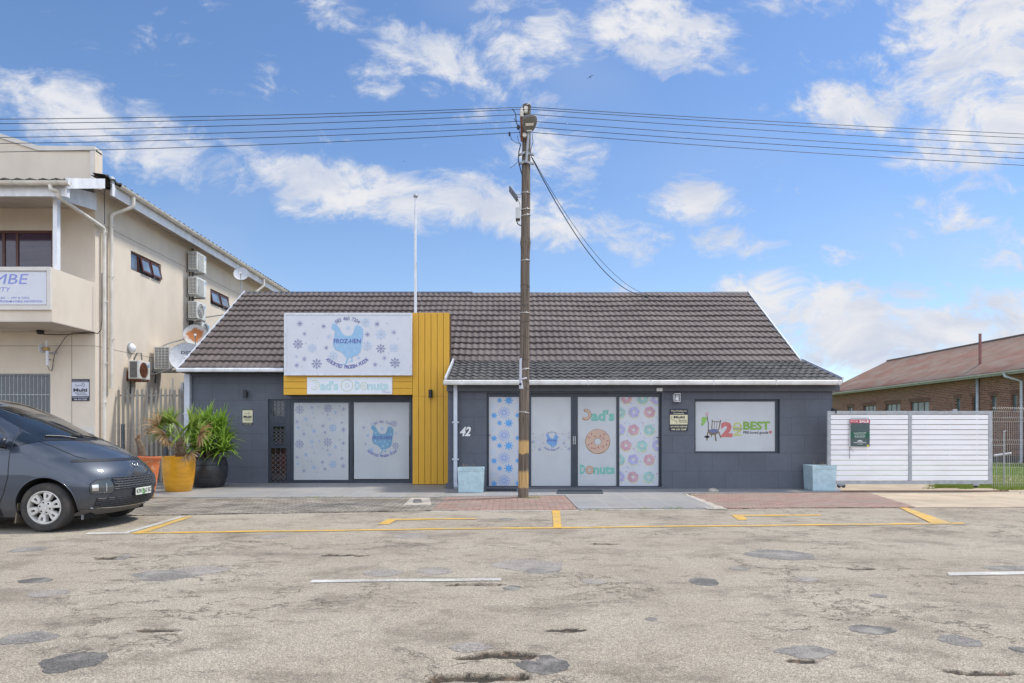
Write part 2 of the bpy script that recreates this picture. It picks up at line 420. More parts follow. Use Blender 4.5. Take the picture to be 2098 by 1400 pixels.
# thin veil over the whole sky, thicker low down; an added broken cloud deck behind the camera, unseen, bright to light the fronts
low = rampn(nt, v, .42, .0)
veil = mathn(nt, 'MULTIPLY', mathn(nt, 'MULTIPLY_ADD', low, .55, rampn(nt, n3, .50, .80)), .30, clamp=True)
back = mathn(nt, 'MULTIPLY', rampn(nt, sx.outputs[1], -.05, -.45), rampn(nt, n3, .2, .5), clamp=True)
tot = mathn(nt, 'MAXIMUM', mathn(nt, 'MAXIMUM', dens.outputs[0], veil), mathn(nt, 'MULTIPLY', back, .85), clamp=True)
shade = rampn(nt, noisen(nt, mapped(wv, (3, 7, 1), (.4, .1, 0)), 2.6, 7, .6), .35, .62)
nt.links.new(mixc(nt, mathn(nt, 'MULTIPLY', shade, dens.outputs[0]), (.68, .74, .88), (.92, .93, .97)), bc.inputs[0])
nt.links.new(mathn(nt, 'MULTIPLY_ADD', rampn(nt, sx.outputs[1], -.05, -.6), 1.05, .54), bc.inputs[1])
nt.links.new(tot, mx.inputs[0]); nt.links.new(bg.outputs[0], mx.inputs[1]); nt.links.new(bc.outputs[0], mx.inputs[2]); nt.links.new(mx.outputs[0], out.inputs[0])

# =====================================================================  ground, road, pavement
def m_asphalt():
    m, nt, b = nt_new('weathered_asphalt'); o = objc(nt)
    at = N(nt, 'ShaderNodeAttribute', attribute_name='hole')
    c = mixc(nt, rampn(nt, noisen(nt, o, .55, 6, .6), .35, .68), (.395, .34, .262), (.49, .434, .345))
    c = mixc(nt, mathn(nt, 'MULTIPLY', rampn(nt, noisen(nt, objc(nt, (.75, 1.1, 1)), 1.3, 10, .70), .50, .63), .66), c, (.215, .18, .14))   # long grime streaks
    c = mixc(nt, mathn(nt, 'MULTIPLY', rampn(nt, noisen(nt, objc(nt, (.9, 1.2, 1)), 2.9, 11, .74), .55, .64), .60), c, (.17, .14, .115))
    c = mixc(nt, mathn(nt, 'MULTIPLY', rampn(nt, noisen(nt, o, 24, 3, .6), .66, .72), .7), c, (.09, .075, .06))
    # exposed stones
    vo = N(nt, 'ShaderNodeTexVoronoi'); vo.inputs['Scale'].default_value = 120; nt.links.new(o, vo.inputs['Vector'])
    sv = N(nt, 'ShaderNodeSeparateColor'); nt.links.new(vo.outputs['Color'], sv.inputs[0])
    c = mixc(nt, .75, c, mixc(nt, rampn(nt, sv.outputs[0], .0, 1.), (.62, .60, .57), (1.34, 1.34, 1.34)), 'MULTIPLY')
    gap = rampn(nt, vo.outputs['Distance'], .45, .75)
    c = mixc(nt, mathn(nt, 'MULTIPLY', gap, .55), c, (.10, .088, .072))
    c = mixc(nt, mathn(nt, 'MULTIPLY', rampn(nt, noisen(nt, o, 60, 4, .7), .5, .62), .45), c, (.14, .125, .105))
    # cracks: ridged noise in some areas only
    cr = noisen(nt, objc(nt, (.9, 1.2, 1)), .9, 12, .66)
    ln = mathn(nt, 'SUBTRACT', 1., mathn(nt, 'MULTIPLY', mathn(nt, 'ABSOLUTE', mathn(nt, 'SUBTRACT', cr, .5)), 110.), clamp=True)
    ar = rampn(nt, noisen(nt, o, .45, 3), .47, .56)
    crack = mathn(nt, 'MULTIPLY', ln, ar)
    c = mixc(nt, mathn(nt, 'MULTIPLY', crack, .85), c, (.05, .042, .033))
    c = mixc(nt, mathn(nt, 'MULTIPLY', at.outputs['Fac'], .9, clamp=True), c, mixc(nt, rampn(nt, noisen(nt, o, 14, 6), .5, .66), (.022, .018, .014), (.13, .085, .055)))  # hollows: near-black colour paints in the shade of their walls, brown is soil
    nt.links.new(c, b.inputs['Base Color']); b.inputs['Roughness'].default_value = .9; b.inputs['Specular IOR Level'].default_value = .25
    h = mathn(nt, 'ADD', mathn(nt, 'MULTIPLY', gap, -.6), mathn(nt, 'ADD', noisen(nt, o, 9, 8), mathn(nt, 'MULTIPLY', crack, -1.2)))
    bumpn(nt, h, .55, .012, b); return m
m_asp = m_asphalt()
holes = [(1035,1341,.20,.08,.035),(990,1387,.30,.075,.04),(958,1347,.12,.035,.022),(985,1197,.28,.06,.04),(235,1142,.20,.10,.03),(1165,1290,.14,.035,.014),(325,1291,.15,.04,.02),
         (2020,1378,.18,.04,.02),(1640,1352,.10,.03,.012),(1240,1114,.2,.05,.02),(700,1137,.25,.06,.02),(1760,1165,.14,.05,.012)]
def road_height(x, y):
    z = .006*noise.noise(Vector((x*.6, y*.6, 1)))+.003*noise.noise(Vector((x*2.1, y*2.1, 5)))
    h = 0
    for (px, py, a, b_, dpt) in HG:
        dx, dy = x-px, y-py
        if abs(dx) > a*1.8 or abs(dy) > b_*2.4: continue
        w = 1+.60*noise.noise(Vector((x*6, y*8, 3)))+.14*noise.noise(Vector((x*17, y*20, 8)))
        r = math.hypot(dx/a, dy/b_)*w
        t = min(1, max(0, (1.02-r)/.12))
        z -= dpt*t*(.8+.3*noise.noise(Vector((x*14, y*14, 2)))); h = max(h, min(1, t*4))
    return z-.004, h
HG = [(*G(a, b)[:2], c, d_, e) for a, b, c, d_, e in holes]
nx, ny = 560, 420; X0, X1, Y0, Y1 = -7.2, 7.6, 3.2, 13.2
# the road: fine mesh near the camera so its hollows are real, one sheet with the coarse surround
vs = []; hv = []
xs = [X0+(X1-X0)*i/nx for i in range(nx+1)]; ys = [Y0+(Y1-Y0)*((j/ny)**1.35) for j in range(ny+1)]
for y in ys:
    for x in xs:
        z, h = road_height(x, y); vs.append((x, y, z)); hv.append(h)
fs = [(j*(nx+1)+i, j*(nx+1)+i+1, (j+1)*(nx+1)+i+1, (j+1)*(nx+1)+i) for j in range(ny) for i in range(nx)]
b0 = len(vs); L = 70
ox = [(-L, -70), (L, -70), (L, 13.2), (-L, 13.2)]
bi = [i for i in range(nx+1)]; ti = [ny*(nx+1)+i for i in range(nx+1)]; li = [j*(nx+1) for j in range(ny+1)]; ri = [j*(nx+1)+nx for j in range(ny+1)]
for x, y in ox: vs.append((x, y, -.004)); hv.append(0)
fs += [tuple([b0, b0+1]+bi[::-1]), tuple([b0+1, b0+2]+ri[::-1]), tuple([b0+2, b0+3]+ti)[::1], tuple([b0+3, b0]+li)]
me = bpy.data.meshes.new('road'); me.from_pydata(vs, [], fs); me.update(); road = bpy.data.objects.new('road', me); COL.objects.link(road)
at = me.attributes.new('hole', 'FLOAT', 'POINT'); at.data.foreach_set('value', hv); me.materials.append(m_asp)
me.polygons.foreach_set('use_smooth', [True]*len(me.polygons)); struct(road)
m_earth = mat('bare_earth', (.30, .24, .17), .95, dirt=(.16, .15, .07), amt=.7, dscale=.5, bump=.3)
struct(sheet('ground', [(-900, -600), (900, -600), (900, 1500), (-900, 1500)], -.07, m_earth))

# asphalt repairs: thin irregular skins of newer asphalt
def patchmat(name, c):
    m, nt, b = nt_new(name); o = objc(nt)
    vo = N(nt, 'ShaderNodeTexVoronoi'); vo.inputs['Scale'].default_value = 90; nt.links.new(o, vo.inputs['Vector'])
    sv = N(nt, 'ShaderNodeSeparateColor'); nt.links.new(vo.outputs['Color'], sv.inputs[0])
    k = mixc(nt, .8, c, mixc(nt, sv.outputs[0], (.5, .5, .5), (1.5, 1.5, 1.5)), 'MULTIPLY')
    k = mixc(nt, rampn(nt, noisen(nt, o, 4, 6), .48, .78), k, (.34, .31, .27))
    nt.links.new(k, b.inputs['Base Color']); b.inputs['Roughness'].default_value = .85
    bumpn(nt, vo.outputs['Distance'], .5, .008, b); return m
pm = [patchmat('repair_dark', (.105, .097, .088)), patchmat('repair_mid', (.175, .16, .142)), patchmat('repair_light', (.25, .222, .192))]
reps = [(1113,1362,58,19,0),(60,1306,62,14,1),(150,1356,64,22,0),(1441,1191,32,9,0),(1783,1289,50,10,0),(72,1189,34,6,0),(100,1215,42,8,2),(345,1177,72,12,1),(410,1168,60,9,2),(1970,1312,42,12,1),
        (1650,1334,58,14,1),(1075,1157,80,11,2),(1110,1166,45,8,1),(890,1170,36,8,2),(785,1173,42,8,2),(960,1326,44,11,2),(1598,1137,74,11,1),(1050,1204,20,5,0),(1217,1191,28,5,2),
        (2092,1330,20,8,0),(1335,1268,12,4,1),(1515,1165,22,4,1),(1650,1187,26,5,2),(1800,1221,18,4,1),(840,1098,36,5,2),(560,1099,28,4,2),(1040,1064,18,3,1),(250,1140,14,5,1),(2070,1164,60,5,1),(60,1126,36,6,1)]
for ki in range(3):
    mb = MB()
    for (px, py, a, b_, k) in reps:
        if k != ki: continue
        c = G(px, py); ax = a*c.y/F; by = (G(px, py-b_).y-G(px, py+b_).y)/2; sd_ = px*.13
        pts = []
        for i in range(64):
            t = 2*math.pi*i/64; w = 1+.22*noise.noise(Vector((math.cos(t)*1.3, math.sin(t)*1.3, sd_)))+.12*noise.noise(Vector((math.cos(t)*5, math.sin(t)*5, sd_)))+.05*noise.noise(Vector((math.cos(t)*16, math.sin(t)*16, sd_)))
            w *= 1-.10*abs(math.sin(2*t))
            pts.append((c.x+ax*w*math.cos(t), c.y+by*w*math.sin(t)))
        n = len(pts); zc = max(road_height(x, y)[0] for x, y in pts)
        mb.add([(x, y, road_height(x, y)[0]+.002) for x, y in pts]+[(c.x+(x-c.x)*.5, c.y+(y-c.y)*.5, road_height(c.x+(x-c.x)*.5, c.y+(y-c.y)*.5)[0]+.004) for x, y in pts]+[(c.x, c.y, road_height(c.x, c.y)[0]+.0045)],
               [(i, (i+1) % n, n+(i+1) % n, n+i) for i in range(n)]+[(n+i, n+(i+1) % n, 2*n) for i in range(n)])
    struct(mb.build('asphalt_repair', pm[ki], smooth=True))

# painted lines, worn through to the asphalt
def paint(name, c, wear):
    m, nt, b = nt_new(name); o = objc(nt)
    f = rampn(nt, mathn(nt, 'MULTIPLY_ADD', noisen(nt, o, 2.2, 3), .35, mathn(nt, 'MULTIPLY', noisen(nt, o, 34, 7, .8), .75)), wear, wear+.09)
    k = mixc(nt, f, c, (.30, .27, .22)); k = mixc(nt, rampn(nt, noisen(nt, o, 5, 4), .3, .8), k, tuple(x*.72 for x in c))
    nt.links.new(k, b.inputs['Base Color']); b.inputs['Roughness'].default_value = .7
    bumpn(nt, noisen(nt, o, 60, 4), .4, .006, b); return m
m_py, m_pw = paint('yellow_road_paint', (.66, .39, .045), .525), paint('white_road_paint', (.62, .60, .55), .50)
def linequad(mb, pts, zo=.006):
    """pts: pixel outline of a painted mark on the road, resampled so it follows the surface"""
    g_ = [G(*p) for p in pts]; a, b_, c, d_ = g_; n = max(2, int(max((b_-a).length, (c-d_).length)/.12)); rows = []
    for i in range(n+1):
        t = i/n; p = a.lerp(b_, t); q = d_.lerp(c, t)
        wob = .007*noise.noise(Vector((p.x*3, p.y*3, 9)))
        q = q+(q-p).normalized()*wob; p = p+(p-q).normalized()*wob*.7
        r = []
        for k in range(3):
            s_ = p.lerp(q, k/2); r.append((s_.x, s_.y, max(road_height(s_.x, s_.y)[0], -.008)+zo))
        rows.append(r)
    mb.grid(rows)
mb = MB()
linequad(mb, [(268,1093.5),(760,1087.3),(760,1084.8),(275,1090.5)]); linequad(mb, [(760,1087.3),(1134,1082.6),(1134,1080),(760,1084.8)]); linequad(mb, [(1134,1082.6),(1975,1074),(1975,1071.2),(1134,1080)])
linequad(mb, [(276,1091),(382,1058.5),(396,1058.5),(306,1089)]); linequad(mb, [(1134,1082.4),(1131,1046),(1147,1046),(1150.5,1082.4)], .009)
linequad(mb, [(1908,1073),(1842,1040),(1858,1040),(1950,1073)], .009)
linequad(mb, [(773,1074.5),(795,1063.5),(815,1063.5),(797,1074.5)]); linequad(mb, [(812,1066),(976,1064.3),(976,1062),(812,1063.5)])
linequad(mb, [(1513,1066),(1497,1055),(1521,1055),(1532,1065.5)]); linequad(mb, [(1520,1057.8),(1682,1057),(1682,1054.6),(1520,1055)])
lone(struct(mb.build('road_marking', m_py)), 'thin worn yellow parking bay outline with cross ticks', 'road marking')
mb = MB()
linequad(mb, [(175,1094.6),(262,1093.4),(268,1090),(182,1091.2)]); linequad(mb, [(245,1093),(368,1058.5),(381,1058.5),(272,1090)])
linequad(mb, [(634,1194),(1028,1190.5),(1026,1185.5),(640,1188.5)]); linequad(mb, [(1945,1179.5),(2300,1174),(2300,1168.5),(1940,1173)])
lone(struct(mb.build('road_marking', m_pw)), 'white bay corner and long white dashes on the grey road', 'road marking')

# pavement
ZP = .012
m_paver = blockmat('grey_pavers', 'XY', (.27, .235, .19), (.36, .32, .26), (.075, .065, .045), .235, .12, .010, dirt=(.085, .07, .053), amt=.95, bump=.9, rough=.9, dscale=1.6)
m_brickp = blockmat('red_pavers', 'XY', (.27, .155, .12), (.36, .235, .19), (.10, .085, .065), .235, .12, .008, dirt=(.24, .205, .165), amt=.8, bump=.9, rough=.9, dscale=1.4)
m_slabt = blockmat('grey_floor_tiles', 'XY', (.235, .235, .235), (.28, .28, .275), (.40, .39, .37), .60, .60, .007, dirt=(.34, .30, .25), amt=.7, bump=.2, rough=.55, dscale=1.2, mix=.5, offset=0)
m_conc = mat('tan_concrete', (.44, .355, .25), .9, dirt=(.24, .19, .13), amt=.6, dscale=.9, bump=.4, bscale=40)
m_mortar = mat('broken_mortar', (.46, .41, .34), .9, dirt=(.2, .18, .14), amt=.8, dscale=8, bump=.8, bscale=30)
def pave(name, px, z, m, rag=0., thick=.05):
    g_ = [G(a, b, z) for a, b in px]; pts = []
    for i, p in enumerate(g_):
        q = g_[(i+1) % len(g_)]; n = max(1, int((q-p).length/.14)) if rag else 1
        for k in range(n):
            r = p.lerp(q, k/n)
            if rag and k: r = r+Vector((noise.noise(Vector((r.x*4, r.y*4, 0))), noise.noise(Vector((r.x*4, r.y*4, 7))), 0))*rag
            pts.append(r)
    return struct(sheet(name, pts, z, m, thick))
Z2 = .024
pave('pavement', [(-600,1058),(250,1056),(900,1045.5),(915,1018),(330,1019.5),(-600,1019)], ZP, m_paver, .02)
pave('pavement', [(884,1045.5),(1183,1044.2),(1165,1015),(915,1017)], ZP+.004, m_brickp, .015)
pave('pavement', [(1463,1041),(1875,1038.5),(1775,1008),(1412,1012)], ZP+.004, m_brickp, .03)
pave('floor_slab', [(300,1019.5),(900,1018.5),(921,1002),(921,985),(300,985)], Z2, m_slabt, 0)
pave('floor_slab', [(902,1017.5),(1158,1014.5),(1185,1042),(1440,1040.5),(1462,1039),(1397,1010.5),(1722,1007),(1722,990),(916,990)], Z2+.004, m_slabt, .012)
pave('concrete_apron', [(1730,1012),(1873,1039.5),(3400,1034),(3400,975),(1715,975),(1715,1010)], ZP-.004, m_conc, .02, .04)
pave('mortar_edge', [(1176,1045),(1300,1045.5),(1472,1043),(1462,1037),(1300,1040),(1180,1040)], ZP-.006, m_mortar, .05)
pave('mortar_edge', [(1400,1010),(1412,1014),(1492,1043),(1448,1042)], ZP+.010, m_mortar, .05, .02)
pave('mortar_edge', [(880,1048.5),(1186,1047),(1183,1043.6),(884,1045)], ZP-.007, m_mortar, .01)
# ground under and between the buildings, driveway and lawn
struct(sheet('yard', [(-70, 13.1), (7.4, 13.1), (7.4, 60), (-70, 60)], -.012, mat('yard_concrete', (.30, .27, .22), .9, dirt=(.18, .15, .12), amt=.6, dscale=1)))
m_lawn = mat('lawn_ground', (.11, .19, .030), .95, dirt=(.18, .20, .05), amt=.6, dscale=2, var=.3, bump=.5, bscale=25)
struct(sheet('lawn', [(7.4, 17.6), (70, 17.2), (70, 90), (7.4, 90)], .004, m_lawn))
struct(sheet('driveway', [(7.6, 16.1), (10.2, 16.1), (9.6, 45), (7.6, 45)], .012, m_conc))

# =====================================================================  the shop
def tile_mat(name, a, b_, dark, amt, lichen=None, ls=2.):
    m, nt, b = nt_new(name); o = objc(nt)
    s = N(nt, 'ShaderNodeSeparateXYZ'); nt.links.new(o, s.inputs[0])
    # every pressed tile a slightly different tone
    vo = N(nt, 'ShaderNodeTexVoronoi'); vo.inputs['Scale'].default_value = 1; vo.inputs['Randomness'].default_value = .2
    nt.links.new(objc(nt, (.8, 3.1, 0)), vo.inputs['Vector'])
    sv = N(nt, 'ShaderNodeSeparateColor'); nt.links.new(vo.outputs['Color'], sv.inputs[0])
    c = mixc(nt, sv.outputs[0], a, b_)
    c = mixc(nt, mathn(nt, 'MULTIPLY', rampn(nt, noisen(nt, o, 1.1, 8, .65), .45, .7), amt), c, dark)
    c = mixc(nt, .6, c, mixc(nt, noisen(nt, o, 60, 5, .7), (.5, .5, .5), (1.5, 1.5, 1.5)), 'MULTIPLY')
    if lichen:
        c = mixc(nt, rampn(nt, noisen(nt, objc(nt, (1, .6, 1)), 9, 8, .7), .47, .62), c, lichen)
    nt.links.new(c, b.inputs['Base Color']); b.inputs['Roughness'].default_value = .75
    bumpn(nt, noisen(nt, o, 80, 4), .35, .006, b); return m
m_tile = tile_mat('brown_roof_tile', (.098, .078, .072), (.136, .110, .100), (.07, .055, .050), .6)
m_tilef = tile_mat('weathered_roof_tile', (.092, .086, .080), (.135, .128, .116), (.045, .042, .042), .7, lichen=(.028, .029, .031))
m_tilel = tile_mat('old_roof_tile', (.10, .09, .075), (.14, .125, .105), (.04, .035, .03), .8, lichen=(.05, .045, .035))
def tile_roof(mb, O, U, Vv, lu, lv, course=.38, wave=.18, amp=.019, step=.050, sub=6, thick=.03):
    """O eave corner, U along the eave, Vv up the slope (unit vectors); real pressed-tile relief"""
    O, U, Vv = Vector(O), Vector(U), Vector(Vv); Nn = U.cross(Vv).normalized()
    if Nn.z < 0: Nn = -Nn
    nu = int(lu/wave*sub); nc = max(1, round(lv/course)); course = lv/nc
    def w(t):
        p = (t/wave) % 1
        return amp*(math.sin(math.pi*min(1, p/.55))**1.2 if p < .55 else -.35*math.sin(math.pi*(p-.55)/.45))
    rows = []
    for k in range(nc):
        jit = .012*math.sin(k*5.3)
        for s_, h in ((0, -.012), (0, step), (.12, step-.006), (.55, step*.45), (1, 0)):
            rows.append([Nn*(.022*noise.noise((O+U*(lu*i/nu)+Vv*(k*course))*.55)+.006*noise.noise((O+U*(lu*i/nu)+Vv*(k*course*3))*2.3))+O+U*(lu*i/nu)+Vv*((k+s_)*course-(.02*abs(w(lu*i/nu+jit))/amp if s_ == 0 else 0))+Nn*(h+w(lu*i/nu+jit)*(1 if s_ else (.8 if h < 0 else 1))) for i in range(nu+1)])
    mb.grid(rows)
    # underside so the sheet has thickness
    a, b_, c, d_ = O, O+U*lu, O+U*lu+Vv*lv, O+Vv*lv
    mb.add([p-Nn*(thick+.02) for p in (a, b_, c, d_)], [(0, 1, 2, 3)])
DL, DW = 18.67, 16.75                 # wall planes: recessed left front, wing front
shop = thing('shop_building', 'single storey charcoal painted shop with brown tiled roof and yellow cladding', 'shop', (0, DL, 0))
XL = -8.875; XR = 7.82; XW0 = -1.57; XW1 = 7.85; ZG, ZR, YG, YR = 3.10, 6.03, 18.3, 22.76
sl_ = (ZR-ZG)/(YR-YG)
# left front wall with door opening
wl = Vector(XZ(549, 818, DL)+(0,)); wx0 = wl.x; wz = wl.y; wx1 = XZ(844, 0, DL)[0]
mb = MB(); mb.box(XL, wx0, DL, DL+.22, -.05, ZG-.02); mb.box(wx0, wx1, DL, DL+.22, wz, ZG-.02); mb.box(wx1, XW0, DL, DL+.22, -.05, ZG-.02)
mb.build('wall', m_blockL, shop)
mb = MB(); mb.box(XL, XL+.22, DL+.22, 26.8, -.05, 3.05); mb.prism([(XL+.003, DL+.1, 3.06), (XL+.003, YR, ZR-.1), (XL+.003, 26.8, 3.3), (XL+.003, 26.8, 3.06)], (.2, 0, 0)); mb.build('wall', m_blockside, shop)
mb = MB(); mb.box(XR-.2, XR+.0, DW+.22, 26.8, -.05, 2.6); mb.prism([(XR-.19, 18.6, 2.6), (XR-.19, 18.68, 3.2), (XR-.19, YR, ZR-.1), (XR-.19, 26.8, 3.3), (XR-.19, 26.8, 2.6)], (.18, 0, 0)); mb.build('wall', m_blockside, shop)
mb = MB(); mb.box(XL, XR, 26.8, 27., -.05, 3.4); mb.build('wall', m_block, shop)
# wing: front wall with recess and window, return wall
ox0, ox1, oz0, oz1 = R(DW, 997, 806, 1356, 1001.5); gx0, gx1, gz0, gz1 = R(DW, 1423, 818.5, 1598, 929)
ZB = XZ(0, 801.5, DW-.05)[1]
mb = MB()
mb.box(XW0, ox0, DW, DW+.22, -.05, ZB+.1); mb.box(ox0, ox1, DW+.02, DW+.22, oz1, ZB+.1); mb.box(ox0, ox1, DW+.02, DW+.22, -.05, .055)
mb.box(ox1, gx0, DW, DW+.22, -.05, ZB+.1); mb.box(gx0, gx1, DW, DW+.22, -.05, gz0); mb.box(gx0, gx1, DW, DW+.22, gz1, ZB+.1); mb.box(gx1, XW1, DW, DW+.22, -.05, ZB+.1)
mb.build('wall', m_block, shop)
mb = MB(); mb.box(XW0+.002, XW0+.22, DW+.22, DL, -.05, 2.62); mb.box(XW1-.24, XW1-.002, DW+.22, 18.7, -.05, 2.6); mb.build('wall', m_blockside, shop)
mb = MB(); mb.box(XW0-.05, XW0+.24, DW-.04, DW-.002, .03, .17); mb.box(ox0-.02, ox1+.03, DW-.05, DW-.002, .03, .075); mb.build('plinth', m_grey, shop)
# eave beam of the wing
bz0, bz1 = XZ(0, 802, DW-.12)[1], XZ(0, 789, DW-.12)[1]
mb = MB(); mb.box(XW0-.02, XW1+.13, DW-.12, DW-.003, bz0, bz1+.1); mb.build('eave_beam', mat('eave_beam_paint', (.080, .083, .098), .6, dirt=(.05, .05, .06), amt=.4), shop, bevel=.004)
mb = MB(); mb.box(XL, -6.07, DL-.10, DL-.003, XZ(0, 770, DL-.1)[1], ZG-.05); mb.build('eave_beam', MATS['eave_beam_paint'], shop, bevel=.004)
# roofs
e = .34; r0 = Vector((XL, YG-.05, ZG+.02)); V1 = Vector((0, YR-YG, ZR-ZG)); L1 = V1.length; V1.normalize()
yj = 18.66; tj = (yj-(YG-.05))/V1.y
XS = -1.30
mb = MB(); tile_roof(mb, r0, (1, 0, 0), V1, XS-XL, L1+.02); rf = mb.build('roof', m_tile, shop, smooth=True, angle=35)
mb = MB(); tile_roof(mb, r0+V1*(tj-.12)+Vector((XS-XL-.02, 0, -.004)), (1, 0, 0), V1, XR-XS+.02, L1-tj+.14); mb.build('roof', m_tile, shop, smooth=True, angle=35)
YF, ZF = 16.45, 2.66; V2 = Vector((0, yj+.05-YF, 3.36-ZF)); L2 = V2.length; V2.normalize()
mb = MB(); tile_roof(mb, (XW0+.02, YF-.04, ZF+.0), (1, 0, 0), V2, 7.92-XW0-.02, L2, course=.34, amp=.022, step=.034); mb.build('roof', m_tilef, shop, smooth=True, angle=35)
mb = MB(); mb.prism([(XL, YR+.02, ZR), (XL, 26.9, 3.4), (XL, 26.9, 3.3), (XL, YR+.02, ZR-.1)], (XR-XL, 0, 0)); mb.build('roof', m_tile, shop)
# ridge caps
m_ridge = mat('ridge_flashing', (.045, .05, .062), .5, dirt=(.09, .08, .075), amt=.5, dscale=3)
mb = MB()
def ridge(x0, x1, dz):
    mb.prism([(x0, YR-.16, ZR-.05+dz), (x0, YR-.01, ZR+.045+dz), (x0, YR+.05, ZR+.045+dz), (x0, YR+.2, ZR-.06+dz)], (x1-x0, 0, 0))
ridge(XL-.03, -1.32, .025)
for i in range(8): ridge(-1.32+i*1.145, -1.32+(i+1)*1.145-.002, -.006+.026*((i/7)**2)+(.0, .006, -.004, .003)[i % 4])
mb.build('ridge_cap', m_ridge, shop)
# verge boards, gutters, fascia
mb = MB()
for x, a, b_ in ((XL-.036, r0-V1*.02, r0+V1*(L1+.05)), (XR+.01, r0+V1*(tj-.02), r0+V1*(L1+.05))):
    p, q = Vector((x, a.y, a.z)), Vector((x, b_.y, b_.z)); n_ = Vector((0, -V1.z, V1.y))
    mb = MB(); mb.prism([p-n_*.05, q-n_*.05, q+n_*.052, p+n_*.052], (.035, 0, 0)); mb.build('verge_board', m_pipew, shop)
a, b_ = Vector((7.915, YF-.05, ZF)), Vector((7.915, yj+.05, 3.37)); n_ = Vector((0, -V2.z, V2.y)); mb = MB(); mb.prism([a-n_*.07, b_-n_*.07, b_+n_*.075, a+n_*.075], (.035, 0, 0)); mb.build('verge_board', m_pipew, shop)
a, b_ = Vector((XW0-.045, YF-.10, ZF-.02)), Vector((XW0-.045, yj-.05, 3.34)); mb = MB(); mb.prism([a-n_*.10, b_-n_*.10, b_+n_*.085, a+n_*.085], (.04, 0, 0)); mb.build('verge_board', m_pipew, shop)

def gutter(mb, x0, x1, y, z, r=.062, h=.10):
    pts = [(y, z+h*.5), (y-.10, z+h*.5), (y-.125, z+h*.30), (y-.125, z-h*.22), (y-.105, z-h*.5), (y, z-h*.5)]
    mb.prism([(x0, p[0], p[1]) for p in pts], (x1-x0, 0, 0))
mb = MB(); gutter(mb, XL-.04, XZ(582, 0, 18.2)[0], YG-.04, ZG-.028, h=.105); mb.build('gutter', m_white, shop, bevel=.006)
mb = MB(); gutter(mb, XW0-.07, XZ(1721, 0, 16.4)[0], YF-.02, ZF-.055, h=.115)
for k in range(7): mb.box(-1.2+k*1.5, -1.17+k*1.5, YF-.150, YF-.04, ZF-.116, ZF+.008)
mb.build('gutter', mat('cream_gutter', (.66, .65, .62), .5, dirt=(.40, .37, .30), amt=.5, dscale=2.5), shop, bevel=.004)
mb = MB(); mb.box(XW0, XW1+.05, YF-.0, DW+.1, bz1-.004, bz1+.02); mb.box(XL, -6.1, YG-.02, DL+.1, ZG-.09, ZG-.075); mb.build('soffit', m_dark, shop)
x_, z_ = XZ(1722, 782, 16.5); mb = MB(); mb.box(7.86, 8.12, 16.9, 17.05, 2.55, 2.82); mb.build('gutter_end', m_galv, shop)
# downpipes
x0, z1 = XZ(384, 765, DL-.12); mb = MB(); mb.box(XL-.02, XL+.13, DL-.14, DL-.02, .03, ZG-.1)
for z in (.9, 1.9): mb.box(XL-.05, XL+.16, DL-.15, DL-.004, z, z+.03)
mb.build('downpipe', m_pipew, shop, bevel=.005)
x0, _ = XZ(933, 0, 16.6); mb = MB(); mb.box(x0-.045, x0+.045, 16.60, 16.70, .12, 2.58); mb.bar((x0, 16.65, .16), (x0+.02, 16.52, .06), .09, .09)
for py in (865.5, 941.5): z = XZ(0, py, 16.6)[1]; mb.box(x0-.08, x0+.08, 16.59, 16.745, z-.018, z+.018)
mb.build('downpipe', m_pipew, shop, bevel=.005)
# ---------------- yellow cladding
YC = 18.17
mb = MB(); a0, a1, c0, c1 = R(YC, 845, 641, 922, 992); n = 6; a1 = -1.66
for i in range(n):
    xa, xb = a0+(a1-a0)*i/n, a0+(a1-a0)*(i+1)/n
    mb.box(xa+.005, xb-.005, YC, YC+.03, .035, XZ(0, 812, YC)[1]-.002); mb.box(xa+.005, xb-.005, YC, YC+.03, XZ(0, 812, YC)[1]+.002, c1)
mb.build('timber_cladding', m_yel, shop, bevel=.003)
mb = MB(); mb.box(a0+.002, a1-.002, YC+.03, DL-.002, .03, 3.05); mb.box(a0+.002, a1-.002, YC+.03, DL+.1, 3.05, c1-.01); mb.build('cladding_frame', mat('cladding_shadow_gap', (.06, .03, .004), .8), shop)
mb = MB(); h0, h1, k0, k1 = R(YC, 581, 769, 845, 809.5); n = 3
for i in range(n): mb.box(h0, h1-.004, YC, YC+.03, k0+(k1-k0)*i/n+.004, k0+(k1-k0)*(i+1)/n-.004)
mb.build('timber_cladding', m_yelh, shop, bevel=.003)
mb = MB(); mb.box(h0+.003, h1-.003, YC+.03, DL-.002, k0+.003, k1); mb.build('cladding_frame', MATS['cladding_shadow_gap'], shop)

# ---------------- shop windows (part) > frame, pane, film, print (sub-parts)
def win(name, fr, bars, panes, D, lab=None, depth=.10, panemat=None, din=.06):
    """fr = outer pixel rect; bars = pixel rects of frame members; panes = pixel rects of glass"""
    o = None; mb = MB()
    for i, b_ in enumerate(bars):
        x0, x1, z0, z1 = R(D+.0, *b_); e_ = .0017*(i % 7); mb.box(x0+e_*.3, x1-e_*.3, D+din-.03+e_, D+din+.04+e_, z0+e_*.3, z1-e_*.3)
    o = mb.build(name, m_frame, shop, bevel=.004)
    if lab: o['label'] = lab
    for p in panes:
        x0, x1, z0, z1 = R(D, *p); m_ = MB(); m_.box(x0, x1, D+din+.008, D+din+.02, z0, z1); m_.build('pane', panemat or m_glass, o)
    return o
def film(parent, rect, D, m, name='window_film'):
    x0, x1, z0, z1 = R(D, *rect); mb = MB(); mb.box(x0, x1, D-.004, D, z0, z1); return mb.build(name, m, parent)
DD = DL+.10        # left door leaf plane
